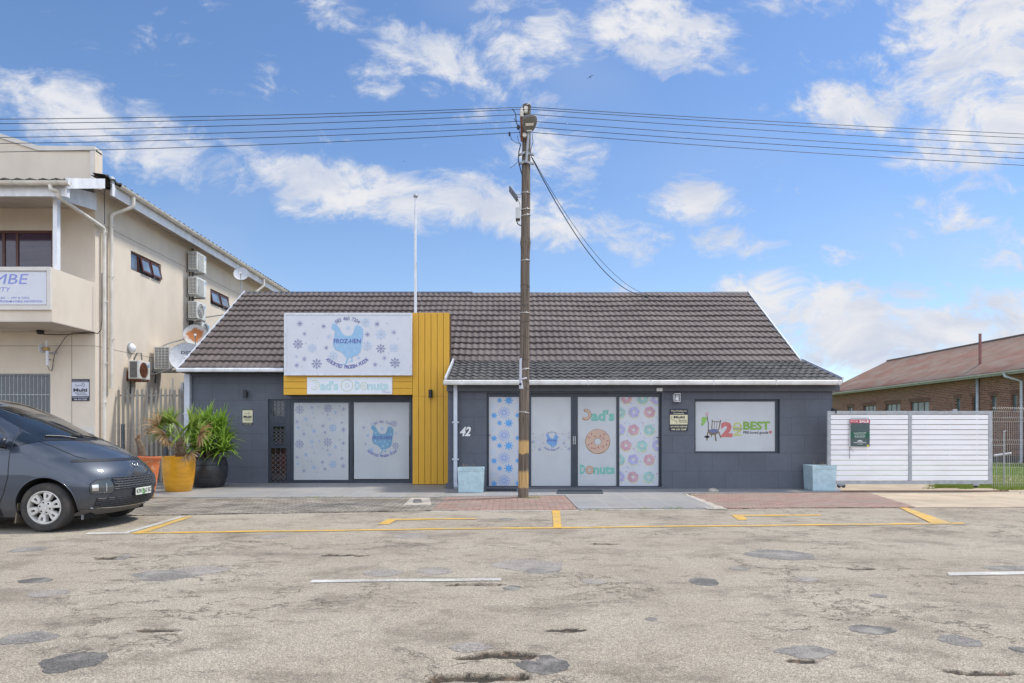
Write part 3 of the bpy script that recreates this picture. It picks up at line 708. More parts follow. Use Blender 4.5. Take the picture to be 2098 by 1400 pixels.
fl = win('window', None, [(549,818,844,822),(549,818,553.5,991),(585.5,820,594,991),(553,852.5,586,869),(553,911,586,918.5),(553,987,586,991),(553.5,822,558,855),(582,822,586,855),(553.5,867,558,914),(582,867,586,914),(553,869,586,874),(553,908.5,586,913)],
         [(553,822,586,988)], DL, 'narrow dark framed side window with three stacked panes', din=.08)
mb = MB()
def lattice(x0, y0, x1, y1):
    a, b_, c, d_ = R(DL+.08, x0, y0, x1, y1)
    n = 3
    for i in range(n+1): mb.box(a+(b_-a)*i/n-.004, a+(b_-a)*i/n+.004, DL+.074, DL+.079, c, d_)
    k = (b_-a)/1.5
    zz = c
    while zz < c+(d_-c)*.75:
        for i in range(3):
            mb.bar((a+(b_-a)*i/3, DL+.082, zz), (a+(b_-a)*(i+1)/3, DL+.082, zz+k*.45), .006, .012); mb.bar((a+(b_-a)*i/3, DL+.0835, zz+k*.45), (a+(b_-a)*(i+1)/3, DL+.0835, zz), .006, .012)
        zz += k*.45
m_lat = 1
lattice(558, 823, 583, 853); lattice(558, 873, 583, 909); lattice(554, 919, 586, 987)
mb.build('security_lattice', mat('lattice_grey', (.09, .09, .10), .5), fl)
dl = win('sliding_door', None, [(594,821,600,991),(714.5,822,722,990),(840,822,844,990),(594,821,844,824.5),(600,984.5,844,990.5)], [(600,824,715,986),(722,824,841,986)], DL, 'wide dark framed glass shopfront with two frosted posters', din=.09)
DF = DL+.085
f1 = film(dl, (600.5,826,714,983.5), DF, m_film); f2 = film(dl, (725.5,825,838,981.5), DF, m_film)
Y = DF-.006
def q8(x, y): return XZ(560+x/3.59, 620+y/3.59, DF)
def flk(mb, lst, cv, sc, D, Yp, arms=8, clip=None, fancy=True):
    if clip is None and sc > 5: lst = [(a, b, r*1.05) for a, b, r in lst]
    for i, (x, y, r) in enumerate(lst):
        X, Z = cv(x, y); mb.flake(X, Z, r/sc*D/F, Yp-.0004*(i % 3), arms, clip, .085 if fancy and r/sc > 7 else .13, fancy and r/sc > 7)
dark1 = [(193,790,33),(402,778,33),(193,1042,33),(400,1028,33),(175,878,14),(515,785,16),(365,908,15),(517,937,20),(505,885,12),(380,955,14),(225,968,14),(515,1035,15),(175,1138,15),(505,1147,14),(362,1175,14),(515,1203,21),(380,1225,15),(225,1238,16),(400,828,9),(508,828,7),(488,762,8),(335,768,7),(488,1010,8),(400,1085,9),(508,1085,7),(302,848,6),(252,902,5),(282,905,6),(222,940,5),(325,980,6),(365,1072,6),(302,1107,6),(252,1165,5),(282,1168,6),(222,1205,5),(325,1250,6),(366,815,6)]
lt1 = [(240,858,17),(438,923,30),(300,945,18),(457,808,14),(285,775,14),(240,1120,17),(438,1190,30),(300,1213,18),(457,1062,14),(285,1025,14),(415,858,10),(415,1118,12),(183,920,13),(182,1188,13),(340,1018,9),(290,812,8),(290,1062,8)]
mb = MB(); flk(mb, dark1, q8, 3.59, DF, Y); mb.build('snowflake_print', m_navy2, f1)
mb = MB(); flk(mb, lt1, q8, 3.59, DF, Y); mb.build('snowflake_print', m_mid, f1)
HEN = [(725,235),(745,210),(733,190),(748,182),(760,168),(778,174),(800,172),(812,192),(835,215),(865,270),(890,315),(930,350),(980,358),(1030,350),(1060,310),(1075,255),(1092,208),(1125,193),(1150,205),(1170,215),(1200,245),(1210,300),(1205,380),(1190,450),(1180,530),(1170,590),(1130,645),(1060,672),(1042,680),(1050,725),(1052,748),(1036,742),(1005,752),(975,762),(1020,735),(1032,700),(1026,684),(990,690),(978,735),(955,775),(945,790),(900,792),(862,790),(905,780),(935,778),(948,745),(965,690),(940,675),(900,622),(850,590),(790,570),(760,520),(752,480),(765,400),(778,330),(782,282),(757,272),(740,250)]
def hen(parent, cx, cz, s, Y, txt=m_navy, tel=True, body=m_blueprint, kx=1.):
    """s = metres per drawing unit; centre of drawing (970,460)"""
    t = lambda x, y: (cx+(x-970)*s*kx, cz-(y-460)*s)
    mb = MB(); mb.fp([t(*p) for p in HEN], Y); mb.build('hen_logo', body, parent)
    mb = MB()
    for x, y, r in ((830,330,26),(820,505,34),(930,520,24),(1020,515,22),(985,615,36),(1085,580,26),(1128,505,20),(1160,355,22),(870,570,18)):
        X, Z = t(x, y); mb.flake(X, Z, r*s, Y-.0012, 6, None, .14, False)
    mb.build('snowflake_print', m_pale, parent)
    mb = MB(); X, Z = t(968, 468); mb.text('FROZ-HEN', X, Z, Y-.002, 66*s, 410*s*kx, .03)
    X, Z = t(970, 460)
    mb.arctext('ASSORTED FROZEN FOODS', *t(970, 385), Y-.002, 465*s, 228, 312, 52*s, .018, True, kx=.85)
    mb.build('lettering', txt, parent)
    if tel: mb = MB(); mb.arctext('083 460 7204', *t(972, 390), Y-.002, 270*s, 125, 55, 56*s, .012, kx=.85); mb.build('lettering', m_navy2, parent)
cx_, cz_ = q8(801, 1003); hen(f2, cx_, cz_, .88/3.59/F*DF*DF/DF*DF/DF*1.0*(165/485.)/.88*1.0*1.0, Y) if False else hen(f2, cx_, cz_, (168/485.)/3.59*DF/F, Y, body=mat('logo_blue_door', (.15, .31, .44), .5))
mb = MB(); flk(mb, [(887,893,27),(665,920,14),(900,1055,27),(680,1040,12)], q8, 3.59, DF, Y); mb.build('snowflake_print', m_navy2, f2)
mb = MB(); flk(mb, [(720,1085,25),(800,930,16),(695,978,14),(903,963,12),(863,1098,12),(722,890,10)], q8, 3.59, DF, Y); mb.build('snowflake_print', m_mid, f2)

# wing doors
DE = DW+.14
dr = win('sliding_door', None, [(997,806,1356,813),(997,810,1001.5,1002),(1064,810,1069,1002),(1083,810,1088.5,1000),(1170.5,810,1184,1002),(1264,812,1269.5,1000),(1351,810,1356,1002),(997,996.5,1356,1002.5)],
         [(1000,812,1353,998)], DW, 'four panel dark framed sliding doors with printed films', din=.12)
FY = DW+.125
g1 = film(dr, (1001,813.5,1085,996.5), FY, m_filmw); g2 = film(dr, (1088,813,1171,997), FY, m_film); g3 = film(dr, (1184,813.5,1264.5,997), FY, m_film); g4 = film(dr, (1269,813.5,1351.5,996), FY, m_filmw)
def q6(x, y): return XZ(990+x/5.38, 800+y/5.38, FY)
k6 = FY/F/5.38; YP = FY-.006
cl = R(FY, 1001.5, 814, 1084, 996)
A = MB(); B = MB(); C = MB()
for j in range(-1, 5):
    dy = 250*j
    for x, y, r, kind in ((180,110,30,0),(282,110,50,0),(110,180,40,1),(372,180,38,1),(230,245,64,2),(120,278,36,0),(378,275,28,0),(440,110,30,0),(470,245,60,2),(60,362,10,1)):
        X, Z = q6(x, y+dy)
        if not (cl[0]-.02 < X < cl[1]+.02 and cl[2]-.05 < Z < cl[3]+.05): continue
        if kind == 0: A.flake(X, Z, r*k6, YP-.0003*(x % 3), 8, cl, .24, False); A.flake(X, Z, r*k6*.6, YP-.0012, 8, cl, .3, False, rot=.39)
        elif kind == 1: B.flake(X, Z, r*k6, YP-.0003*(x % 3), 6, cl, .10, True, rot=.52)
        else:
            for q in range(12):
                a = 2*math.pi*q/12
                for t in (.35, .62, .92): C.disc(X+math.cos(a+t)*r*k6*t, Z+math.sin(a+t)*r*k6*t, r*k6*.085, YP-.0005, 7, clip=cl)
                C.line([(X+math.cos(a)*r*k6*.2, Z+math.sin(a)*r*k6*.2), (X+math.cos(a)*r*k6, Z+math.sin(a)*r*k6)], r*k6*.07, YP-.0009-.0001*(q % 3), cl)
A.build('snowflake_print', mat('print_bright_blue', (.10, .33, .66), .5), g1); B.build('snowflake_print', m_pale, g1); C.build('snowflake_print', mat('print_lilac_blue', (.22, .33, .66), .5), g1)
cx_, cz_ = q6(757, 560); hen(g2, cx_, cz_, (132/485.)*k6, YP, body=mat('logo_blue_small', (.14, .31, .58), .5))
dk = [(553,478,12),(655,490,9),(875,480,9),(945,520,12),(548,568,22),(665,582,10),(890,583,20),(572,628,9),(622,650,22),(948,645,24),(905,625,9),(866,652,9),(540,655,8),(835,520,9),(945,470,8),(575,522,8),(920,610,6)]
lt = [(892,525,20),(605,575,22),(845,575,26),(700,620,14),(822,480,18),(655,640,12),(925,600,14),(610,480,10)]
mb = MB(); flk(mb, dk, q6, 5.38, FY, YP, 8, R(FY, 1088.5, 813, 1170.5, 997)); mb.build('snowflake_print', m_navy2, g2)
mb = MB(); flk(mb, lt, q6, 5.38, FY, YP, 8, R(FY, 1088.5, 813, 1170.5, 997), False); mb.build('snowflake_print', m_pale, g2)
# donut panel: lettering with a ring-shaped first letter, a plain iced donut, lettering
m_dough = mat('print_dough', (.42, .27, .18), .5, var=.05); m_ice = mat('print_icing', (.50, .34, .26), .5, var=.04); m_spr = mat('print_sprinkle', (.28, .04, .07), .5); m_doughe = mat('print_dough_edge', (.26, .17, .06), .5)
mb = MB(); X, Z = q6(1318, 332); mb.text("ad's", X, Z, YP, 118*k6*.92, 262*k6, .045)
X, Z = q6(1095, 918); mb.text('D', X, Z, YP, 98*k6, 58*k6, .05); X, Z = q6(1332, 918); mb.text('nuts', X, Z, YP, 98*k6, 240*k6, .045); mb.build('lettering', m_mint, g3)
E = MB(); Ic = MB(); Sp = MB()
X, Z = q6(1128, 268); E.ring(X, Z, 64*k6, 30*k6, YP, 26, -130, 112, wob=.02); Ic.ring(X+.002, Z+.003, 58*k6, 34*k6, YP-.0015, 24, -122, 104)
X, Z = q6(1173, 878); E.ring(X, Z, 46*k6, 16*k6, YP-.001, 22); Ic.ring(X, Z+.001, 41*k6, 19*k6, YP-.002, 22)
X, Z = q6(1262, 562); E.ring(X, Z-.006, 138*k6, 36*k6, YP, 36); Ic.ring(X, Z, 132*k6, 40*k6, YP-.0015, 36, wob=.015)
for x, y, a in ((1195,480,-60),(1335,485,-40),(1165,522,-30),(1328,532,-70),(1370,556,25),(1196,582,55),(1268,630,-60),(1322,620,-35),(1198,636,-10),(1232,508,20),(1290,505,60),(1160,600,40),(1360,600,70),(1230,640,10)):
    p = q6(x, y); c, s_ = math.cos(rad(a))*12*k6, math.sin(rad(a))*12*k6; Sp.line([(p[0]-c, p[1]-s_), (p[0]+c, p[1]+s_)], 7*k6, YP-.003)
E.build('donut_print', m_doughe, g3); Ic.build('donut_print', m_ice, g3); Sp.build('sprinkle_print', m_spr, g3)
# donut pattern panel
cl = R(FY, 1269.5, 814, 1351, 995.5)
pink, green, purp, dg = MB(), MB(), MB(), MB(); sprk = [MB(), MB(), MB()]
dn = [(1578,85,'p'),(1757,90,'g'),(1910,95,'v'),(1662,240,'v'),(1834,240,'p'),(1505,245,'g'),(1657,435,'p'),(1830,435,'g'),(1505,435,'v'),(1573,607,'p'),(1750,612,'g'),(1920,607,'v'),(1655,765,'v'),(1828,765,'p'),(1500,765,'g'),(1650,955,'p'),(1825,955,'g'),(1500,955,'v')]
for i, (x, y, c) in enumerate(dn):
    X, Z = q6(x, y); r = 60*k6
    dg.ring(X, Z-.013, r*1.06, r*.26, YP, 24, clip=cl); t = {'p': pink, 'g': green, 'v': purp}[c]; t.ring(X, Z, r, r*.28, YP-.0015, 36, clip=cl, wob=.07)
    for k in range(9):
        a = k*2.4+i; q = r*(.5+.4*((k*7) % 5)/5); sprk[k % 3].disc(X+q*math.cos(a), Z+q*math.sin(a), 5.5*k6, YP-.003, 6, clip=cl)
rr = random.Random(3)
for k in range(95):
    x, y = rr.uniform(1505, 1938), rr.uniform(85, 1030)
    if any((x-a)**2+(y-b_)**2 < 72**2 for a, b_, _ in dn): continue
    X, Z = q6(x, y); sprk[k % 3].disc(X, Z, rr.uniform(4, 7)*k6, YP-.0005, 6, clip=cl)
dg.build('donut_print', mat('print_custard', (.50, .50, .22), .5), g4); pink.build('donut_print', mat('print_pink', (.50, .30, .34), .5), g4)
green.build('donut_print', mat('print_pale_green', (.30, .48, .45), .5), g4); purp.build('donut_print', mat('print_lilac', (.38, .37, .56), .5), g4)
for s_, c in zip(sprk, ((.42, .12, .22), (.20, .22, .48), (.18, .40, .45))): s_.build('sprinkle_print', mat('print_dot_%d' % (c[0]*100), c, .5), g4)
mb = MB()
for py in (895, 896): pass
x0, x1, z0, z1 = R(DW+.08, 1173.5, 894, 1175.5, 911); mb.box(x0, x1, DW+.055, DW+.09, z0, z1); x0, x1, z0, z1 = R(DW+.08, 1177, 894, 1179.5, 911); mb.box(x0, x1, DW+.055, DW+.09, z0, z1)
mb.build('handle', m_galv, dr, bevel=.003)
mb = MB(); x0, x1, z0, z1 = R(DW+.08, 1345, 895.5, 1351, 897); mb.box(x0, x1, DW+.06, DW+.09, z0, z1); x0, x1, z0, z1 = R(DW+.08, 1000, 891, 1005, 892.5); mb.box(x0, x1, DW+.06, DW+.09, z0, z1); mb.build('latch', m_black, dr)
# shop window of the third tenant
DG = DW+.12
wg = win('window', None, [(1422.5,818,1598.5,822.5),(1422.5,818,1426,930),(1591,818,1598.5,930),(1422.5,925,1598.5,930)], [(1425,821,1594,926)], DW, 'large single pane window with a furniture logo on frosted film', din=.10)
gw = film(wg, (1425,822,1591.5,925), DW+.105, m_film)
def q7(x, y): return XZ(1360+x/8.069, 800+y/8.069, DW+.105)
k7 = (DW+.105)/F/8.069; YG_ = DW+.098
mb = MB(); X, Z = q7(1040, 757); mb.text('2', X, Z, YG_, 222*k7, 195*k7, .06); X, Z = q7(1762, 692)
for s_ in (-1, 1): mb.disc(X+s_*13*k7, Z+6*k7, 16*k7, YG_-.0002*s_, 14)
mb.fp([(X-28*k7, Z+2*k7), (X+28*k7, Z+2*k7), (X, Z-32*k7)], YG_+.0006); mb.build('lettering', mat('print_coral', (.46, .14, .13), .5), gw)
mb = MB(); X, Z = q7(1282, 628); mb.text('D', X, Z, YG_, 135*k7, 100*k7, .03, rot=math.pi/2, align='L'); X, Z = q7(1282, 752); mb.text('N', X, Z, YG_, 135*k7, 105*k7, .03, rot=math.pi/2, align='L'); mb.build('lettering', mat('print_lime', (.42, .46, .13), .5), gw)
mb = MB(); X, Z = q7(1533, 646); mb.text('BEST', X, Z, YG_, 128*k7, 445*k7, .045); mb.build('lettering', mat('print_leaf_green', (.19, .34, .06), .5), gw)
mb = MB(); X, Z = q7(1520, 718); mb.text('PRE-loved goods', X, Z, YG_, 44*k7, 412*k7, .02)
mb.line([q7(1140, 637), q7(1300, 640)], 8*k7, YG_); mb.line([q7(712, 415), q7(735, 540), q7(735, 690)], 12*k7, YG_); X, Z = q7(713, 768); mb.disc(X, Z, 44*k7, YG_, 18, 20*k7); mb.build('lettering', m_ptxt, gw)
mb = MB()
for seg, w in (([(800,485),(792,640)],16),([(940,490),(905,650)],18),([(806,515),(930,522)],14),([(838,520),(830,640)],8),([(880,522),(868,640)],8),([(725,690),(712,830)],20),([(850,740),(862,840)],24),([(910,690),(940,785)],20),([(790,735),(786,770)],16)):
    mb.line([q7(*p) for p in seg], w*k7, YG_)
mb.fp([q7(*p) for p in ((740,650),(900,645),(915,700),(850,742),(760,735),(728,690))], YG_+.0008); mb.build('chair_print', mat('print_chair_brown', (.17, .13, .08), .5), gw)
mb = MB(); X, Z = q7(822, 672); mb.disc(X, Z, 70*k7, YG_-.0015, 20, 34*k7); mb.build('chair_print', mat('print_cushion', (.12, .14, .26), .5), gw)
mb = MB(); mb.fp([q7(*p) for p in ((625,450),(660,436),(708,445),(715,480),(690,530),(650,580),(618,588),(612,565),(628,520),(618,490))], YG_); mb.build('hat_print', mat('print_hat_green', (.23, .42, .10), .5), gw)
mb = MB()
for a in range(5): X, Z = q7(713+22*math.cos(a*1.256), 388+22*math.sin(a*1.256)); mb.disc(X, Z, 13*k7, YG_-.0002*a, 8)
mb.build('flower_print', mat('print_blossom', (.52, .33, .36), .5), gw)

# =====================================================================  signs and fittings on the shop
YS = 18.05
sb = thing('sign_board', 'big white framed sign with a blue hen and snowflakes over the left shopfront', 'sign', P(712, 769, YS))
x0, x1, z0, z1 = R(YS, 582, 641.5, 844, 769.5)
mb = MB(); mb.box(x0+.02, x1-.02, YS+.005, YS+.10, z0+.02, z1-.02); mb.build('panel', m_signw, sb)
mb = MB(); w = .055
mb.box(x0, x1, YS-.012, YS+.24, z1-w, z1); mb.box(x0, x1, YS-.012, YS+.24, z0, z0+w*.9); mb.box(x0, x0+w, YS-.012, YS+.24, z0+w*.9, z1-w); mb.box(x1-w*.8, x1, YS-.012, YS+.24, z0+w*.9, z1-w); mb.build('frame', m_signf, sb, bevel=.005)
def q5(x, y): return XZ(580+x/7.367, 640+y/7.367, YS)
k5 = YS/F/7.367; hen(sb, *q5(970, 460), k5, YS-.002)
d1 = [(252,172,45),(612,212,35),(225,480,72),(650,538,33),(507,778,75),(1418,178,42),(1272,335,38),(1475,550,68),(1688,762,75)]
d2 = [(322,325,32),(320,705,38),(205,800,40),(1672,303,38),(1530,692,34),(1388,790,38),(345,467,12),(455,175,10),(1568,170,12),(525,390,10),(1732,403,12),(1590,615,10),(1472,808,10),(285,825,10)]
d3 = [(440,540,65),(755,660,70),(1240,155,70),(1478,335,80),(1272,510,75),(1672,540,68),(690,370,42),(985,240,42),(1140,690,28),(200,665,28)]
mb = MB(); flk(mb, d1, q5, 7.367, YS, YS-.002); mb.build('snowflake_print', m_navy2, sb)
mb = MB(); flk(mb, d2, q5, 7.367, YS, YS-.002); mb.build('snowflake_print', mat('print_faded_violet', (.28, .30, .50), .5), sb)
mb = MB(); flk(mb, d3, q5, 7.367, YS, YS-.002); mb.build('snowflake_print', mat('print_faint_blue', (.47, .58, .74), .5), sb)
YD = 18.14
ds = thing('sign_board', 'narrow faded white donut banner on the yellow boards', 'sign', P(716, 808, YD))
x0, x1, z0, z1 = R(YD, 629, 773.5, 803.5, 808); mb = MB(); mb.box(x0, x1, YD, YD+.028, z0, z1); mb.build('panel', mat('banner_white', (.70, .73, .76), .5, var=.03), ds)
yb = YD-.003; k = YD/F/7.367
def q5d(x, y): return XZ(580+x/7.367, 640+y/7.367, YD)
mb = MB(); X, Z = q5d(695, 1170); mb.text("ad's", X, Z, yb, 125*k, 280*k, .05); X, Z = q5d(1122, 1168); mb.text('D', X, Z, yb, 122*k, 76*k, .05); X, Z = q5d(1430, 1168); mb.text('nuts', X, Z, yb, 122*k, 318*k, .05); mb.build('lettering', m_mintp, ds)
mb = MB(); X, Z = q5d(478, 1098); mb.ring(X, Z, 72*k, 66*k, yb, 26, -140, 130); mb.ring(X, Z, 36*k, 31*k, yb, 20, -120, 110); X, Z = q5d(1222, 1115); mb.ring(X, Z, 56*k, 50*k, yb, 24); mb.ring(X, Z, 24*k, 19*k, yb, 16)
X, Z = q5d(965, 1105); mb.ring(X, Z, 92*k, 85*k, yb, 30); mb.ring(X, Z, 30*k, 25*k, yb, 20); mb.build('donut_print', m_olive, ds)
mb = MB(); X, Z = q5d(1520, 1192); mb.text('Design', X, Z, yb, 12*k, 50*k); mb.line([q5d(1500, 1205), q5d(1618, 1208)], 5*k, yb); mb.build('lettering', m_navy2, ds)
def squiggle(mb, pts, w, Y): mb.line(pts, w, Y)
def security_sign(px, D, back, panel, ink, light, label, full):
    x0, x1, z0, z1 = R(D, *px); s = thing('security_sign', label, 'sign', ((x0+x1)/2, D, z0)); W_ = x1-x0; H = z1-z0
    mb = MB(); mb.box(x0, x1, D, D+.012, z0, z1); mb.build('panel', back, s)
    Y = D-.002; a, b_ = (.14, .84) if full == 0 else ((.12, .92) if full == 1 else (.30, .73))
    if full == 0: a, b_ = .22, .86
    mb = MB(); mb.box(x0+.02*W_, x1-.02*W_, D-.002, D, z0+a*H, z0+b_*H); mb.build('panel', panel, s)
    Y = D-.0045; T = lambda u_, v_: (x0+u_*W_, z0+v_*H)
    mb = MB()
    if full == 2:
        mb.text('Multi', *T(.52, .575), Y, .11*H, .60*W_, .035); mb.text('Security', *T(.70, .465), Y, .055*H, .44*W_, .02); mb.text('Services', *T(.74, .385), Y, .055*H, .44*W_, .02)
        mb.line([T(.08, .66), T(.14, .63), T(.10, .55), T(.16, .49), T(.24, .52), T(.28, .44), T(.36, .47), T(.40, .38), T(.34, .34)], .018*W_, Y)
    else:
        mb.text('Multi', *T(.5, .43), Y, .15*H, .78*W_, .04); mb.text('Security', *T(.5, .345), Y, .055*H, .6*W_, .02); mb.text('Services', *T(.6, .265), Y, .055*H, .6*W_, .02)
        mb.line([T(.25, .78), T(.22, .72), T(.30, .66), T(.36, .72), T(.44, .69), T(.50, .73), T(.56, .69), T(.62, .74), T(.58, .79), T(.68, .80), T(.74, .74), T(.72, .67), T(.62, .66)], .022*W_, Y)
    mb.build('lettering', ink, s)
    mb = MB()
    if full == 2:
        mb.text('These Premises are', *T(.5, .88), Y+.002, .065*H, .86*W_, .02); mb.text('Protected by', *T(.5, .765), Y+.002, .065*H, .56*W_, .02)
        mb.text('24Hr ARMED RESPONSE', *T(.5, .17), Y+.002, .065*H, .92*W_, .02); mb.text('046 624 2508', *T(.5, .04), Y+.002, .075*H, .8*W_, .025)
    else:
        mb.text('These Premises are Protected by', *T(.5, .885 if full == 0 else .94), Y+.002, .055*H if full == 0 else .03*H, .9*W_, .01)
        mb.text('24 Hour Armed Response', *T(.5, .14 if full == 0 else .075), Y+.002, .05*H if full == 0 else .03*H, .88*W_, .01); mb.text('046 624 2508', *T(.5, .04 if full == 0 else .012), Y+.002, .07*H if full == 0 else .045*H, .72*W_, .02)
    mb.build('lettering', light, s); return s
m_sb = mat('sign_black', (.018, .020, .035), .5); m_scr = mat('sign_cream', (.62, .58, .38), .5, var=.04); m_swh = mat('sign_lilac_white', (.55, .56, .63), .5, var=.04)
security_sign((1372,838,1409.5,883.5), DW-.015, m_sb, m_scr, m_ptxt, m_scr, 'black and cream guard sign under the wall lantern', 2)
security_sign((496.5,838.5,518,870), DL-.015, m_sb, m_scr, m_ptxt, m_scr, 'small cream guard sign on the charcoal wall beside the potted yucca', 1)
# number 42
mb = MB(); X, Z = XZ(952, 893, DW-.02); v_, f_ = text_geo('42', .06); mb2 = MB(); mb2.text('42', X, Z, 0, 18*DW/F, 22*DW/F, .035, shear=.22)
n = len(mb2.v); vv = [(a, DW-.018, c) for a, b_, c in mb2.v]+[(a, DW-.002, c) for a, b_, c in mb2.v]; ff = list(mb2.f)+[tuple(i+n for i in f) for f in mb2.f]
from collections import Counter
ec = Counter(tuple(sorted((f[i], f[(i+1) % len(f)]))) for f in mb2.f for i in range(len(f)))
ff += [(a, b_, b_+n, a+n) for (a, b_), c in ec.items() if c == 1]
mb.add(vv, ff); lone(mb.build('house_number', m_whitet), 'white slanted number 42 beside the downpipe', 'house number')
# cylinder wall lights
def walllight(px, D, lab):
    X, Z = XZ(px, 816, D); t = thing('wall_light', lab, 'wall light', (X, D, Z), 'black cylinder wall lights')
    mb = MB(); r = .052; mb.lathe([(r*.8, .0), (r, .003), (r, .215), (r*.8, .218)], (X, D-.10, Z), 20); mb.build('housing', m_black, t, smooth=True, angle=40)
    mb = MB(); mb.box(X-.03, X+.03, D-.06, D-.001, Z+.07, Z+.15); mb.build('bracket', m_black, t)
    mb = MB(); mb.lathe([(.0, -.002), (.038, -.002), (.038, .002)], (X, D-.10, Z), 16); mb.build('lens', m_film, t)
walllight(505.8, DL, 'black cylinder wall light on the charcoal wall above the small cream sign')
walllight(883, YC, 'black cylinder wall light on the tall yellow cladding')
# lantern
x0, x1, z0, z1 = R(DW-.1, 1380.5, 806, 1393.5, 824); xc = (x0+x1)/2
t = thing('wall_lantern', 'small square silver framed lantern with frosted bulb by the frosted window', 'wall lantern', (xc, DW-.1, z0))
mb = MB(); mb.box(x0, x1, DW-.02, DW-.002, z0, z1); mb.box(x0, x1, DW-.15, DW-.02, z1-.02, z1); mb.box(x0, x1, DW-.15, DW-.02, z0, z0+.02)
for x in (x0, x1-.014): mb.box(x, x+.014, DW-.15, DW-.136, z0+.02, z1-.02)
mb.build('frame', mat('lantern_silver', (.42, .42, .43), .35, metal=.5), t, bevel=.002)
mb = MB(); mb.lathe([(.016, z0+.02), (.05, z0+.04), (.042, z0+.10), (.018, z0+.13), (.018, z1-.02)], (xc, DW-.085, 0), 16); mb.build('bulb', mat('lamp_glass_white', (.72, .72, .70), .3), t, smooth=True)
# sensor above the doors
x0, x1, z0, z1 = R(DW-.14, 1345, 796, 1357, 802); mb = MB(); mb.box(x0, x1, DW-.17, DW-.122, z0, z1+.01); mb.box(x0+.02, x1-.02, DW-.122, DW-.05, z0+.005, z0+.03)
lone(mb.build('motion_sensor', mat('sensor_plastic', (.55, .54, .50), .5), bevel=.006), 'small pale sensor box under the eave above the donut panel', 'sensor')
# concrete planters
m_plant = mat('pale_blue_planter', (.42, .55, .58), .7, dirt=(.24, .36, .38), amt=.5, dscale=4, bump=.3, bscale=25)
def planter(px0, px1, pyt, pyb, lab, seed):
    c = G((px0+px1)/2, pyb, .028); D = c.y; x0, x1, z0, z1 = R(D, px0, pyt, px1, pyb); w = (x1-x0)/2; dp = min(.62, w*1.9); xc = (x0+x1)/2
    t = thing('concrete_planter', lab, 'planter', (xc, D+dp/2, .028), 'pale blue concrete planters')
    prof = [(.93, .03), (.95, .05), (1.0, z1*.82), (.975, z1*.835), (1.015, z1*.86), (1.02, z1)]
    mb = MB(); rows = []
    for s_, z in prof: rows.append([(xc+s_*w*a, D+dp/2+s_*dp/2*b_, z) for a, b_ in ((-1, -1), (1, -1), (1, 1), (-1, 1), (-1, -1))])
    s_ = .9; rows.append([(xc+s_*w*a, D+dp/2+s_*dp/2*b_, z1+.001) for a, b_ in ((-1, -1), (1, -1), (1, 1), (-1, 1), (-1, -1))])
    rows.append([(xc+s_*w*a, D+dp/2+s_*dp/2*b_, z1-.08) for a, b_ in ((-1, -1), (1, -1), (1, 1), (-1, 1), (-1, -1))])
    mb.grid(rows); mb.poly([(xc+.93*w*a, D+dp/2+.93*dp/2*b_, .03) for a, b_ in ((-1, -1), (-1, 1), (1, 1), (1, -1))]); mb.build('planter_body', m_plant, t, bevel=.012)
    mb = MB(); mb.box(xc-.89*w, xc+.89*w, D+dp*.06, D+dp*.94, z1-.09, z1-.06); mb.build('soil', m_earth, t)
    r = random.Random(seed); mb = MB()
    for k in range(5):
        x = xc+r.uniform(-.7, .7)*w; y = D+dp*.4; h = r.uniform(.02, .1); mb.tube([(x, y, z1-.06), (x+.01, y, z1+h*.5), (x+r.uniform(-.03, .03), y, z1+h)], .004, 4)
    mb.build('dry_twig', mat('dry_twig', (.35, .27, .15), .9), t)
planter(938, 991, 958.5, 1010, 'pale blue concrete planter box beside the downpipe and house number', 1)
planter(1665, 1714, 954, 1006, 'pale blue concrete planter box at the shop corner beside the white gate', 2)
# mats
for (a, b_, c, d_, m__, lab) in ((1140,1004.5,1236,1012,(.05,.062,.072),'thin dark grey doormat on the tiles at the wing doors'),(994,1002.5,1060,1006.5,(.03,.032,.036),'narrow black doormat between the blue planter and the pole')):
    pts = [G(a, d_, .03), G(c, d_, .03), G(c-3, b_, .03), G(a+3, b_, .03)]
    mb = MB(); mb.prism([(p.x, p.y, .042) for p in pts], (0, 0, -.012)); lone(mb.build('doormat', mat('doormat_%d' % (m__[0]*1000), m__, .95, bump=.5)), lab, 'doormat')
# cement lump
p = G(1461, 1007, .03); mb = MB(); mb.lathe([(.13, 0), (.12, .03), (.07, .065), (0, .08)], (p.x, p.y, .028), 18); o = mb.build('cement_lump', m_mortar, smooth=True)
for v in o.data.vertices: v.co += Vector((noise.noise(v.co*9), noise.noise(v.co*9+Vector((5, 0, 0))), 0))*.03
lone(o, 'low grey cement lump against the foot of the charcoal wall', 'rubble')
# manhole
pts = [G(826, 1036, ZP), G(884, 1035, ZP), (G(880, 1021, ZP)), (G(842, 1021, ZP))]; t = thing('manhole_cover', 'pale concrete manhole surround in the grey pavers', 'manhole cover', tuple((pts[0]+pts[2])/2))
mb = MB(); mb.prism([(p.x, p.y, ZP+.012) for p in pts], (0, 0, -.05)); mb.build('surround', m_mortar, t, bevel=.006)
pts = [G(846, 1032, ZP), G(866, 1031.5, ZP), G(862, 1024, ZP), G(848, 1024, ZP)]; mb = MB(); mb.prism([(p.x, p.y, ZP+.017) for p in pts], (0, 0, -.02)); mb.build('lid', mat('iron_lid', (.14, .13, .12), .6, dirt=(.3, .28, .24), amt=.6, dscale=8), t)
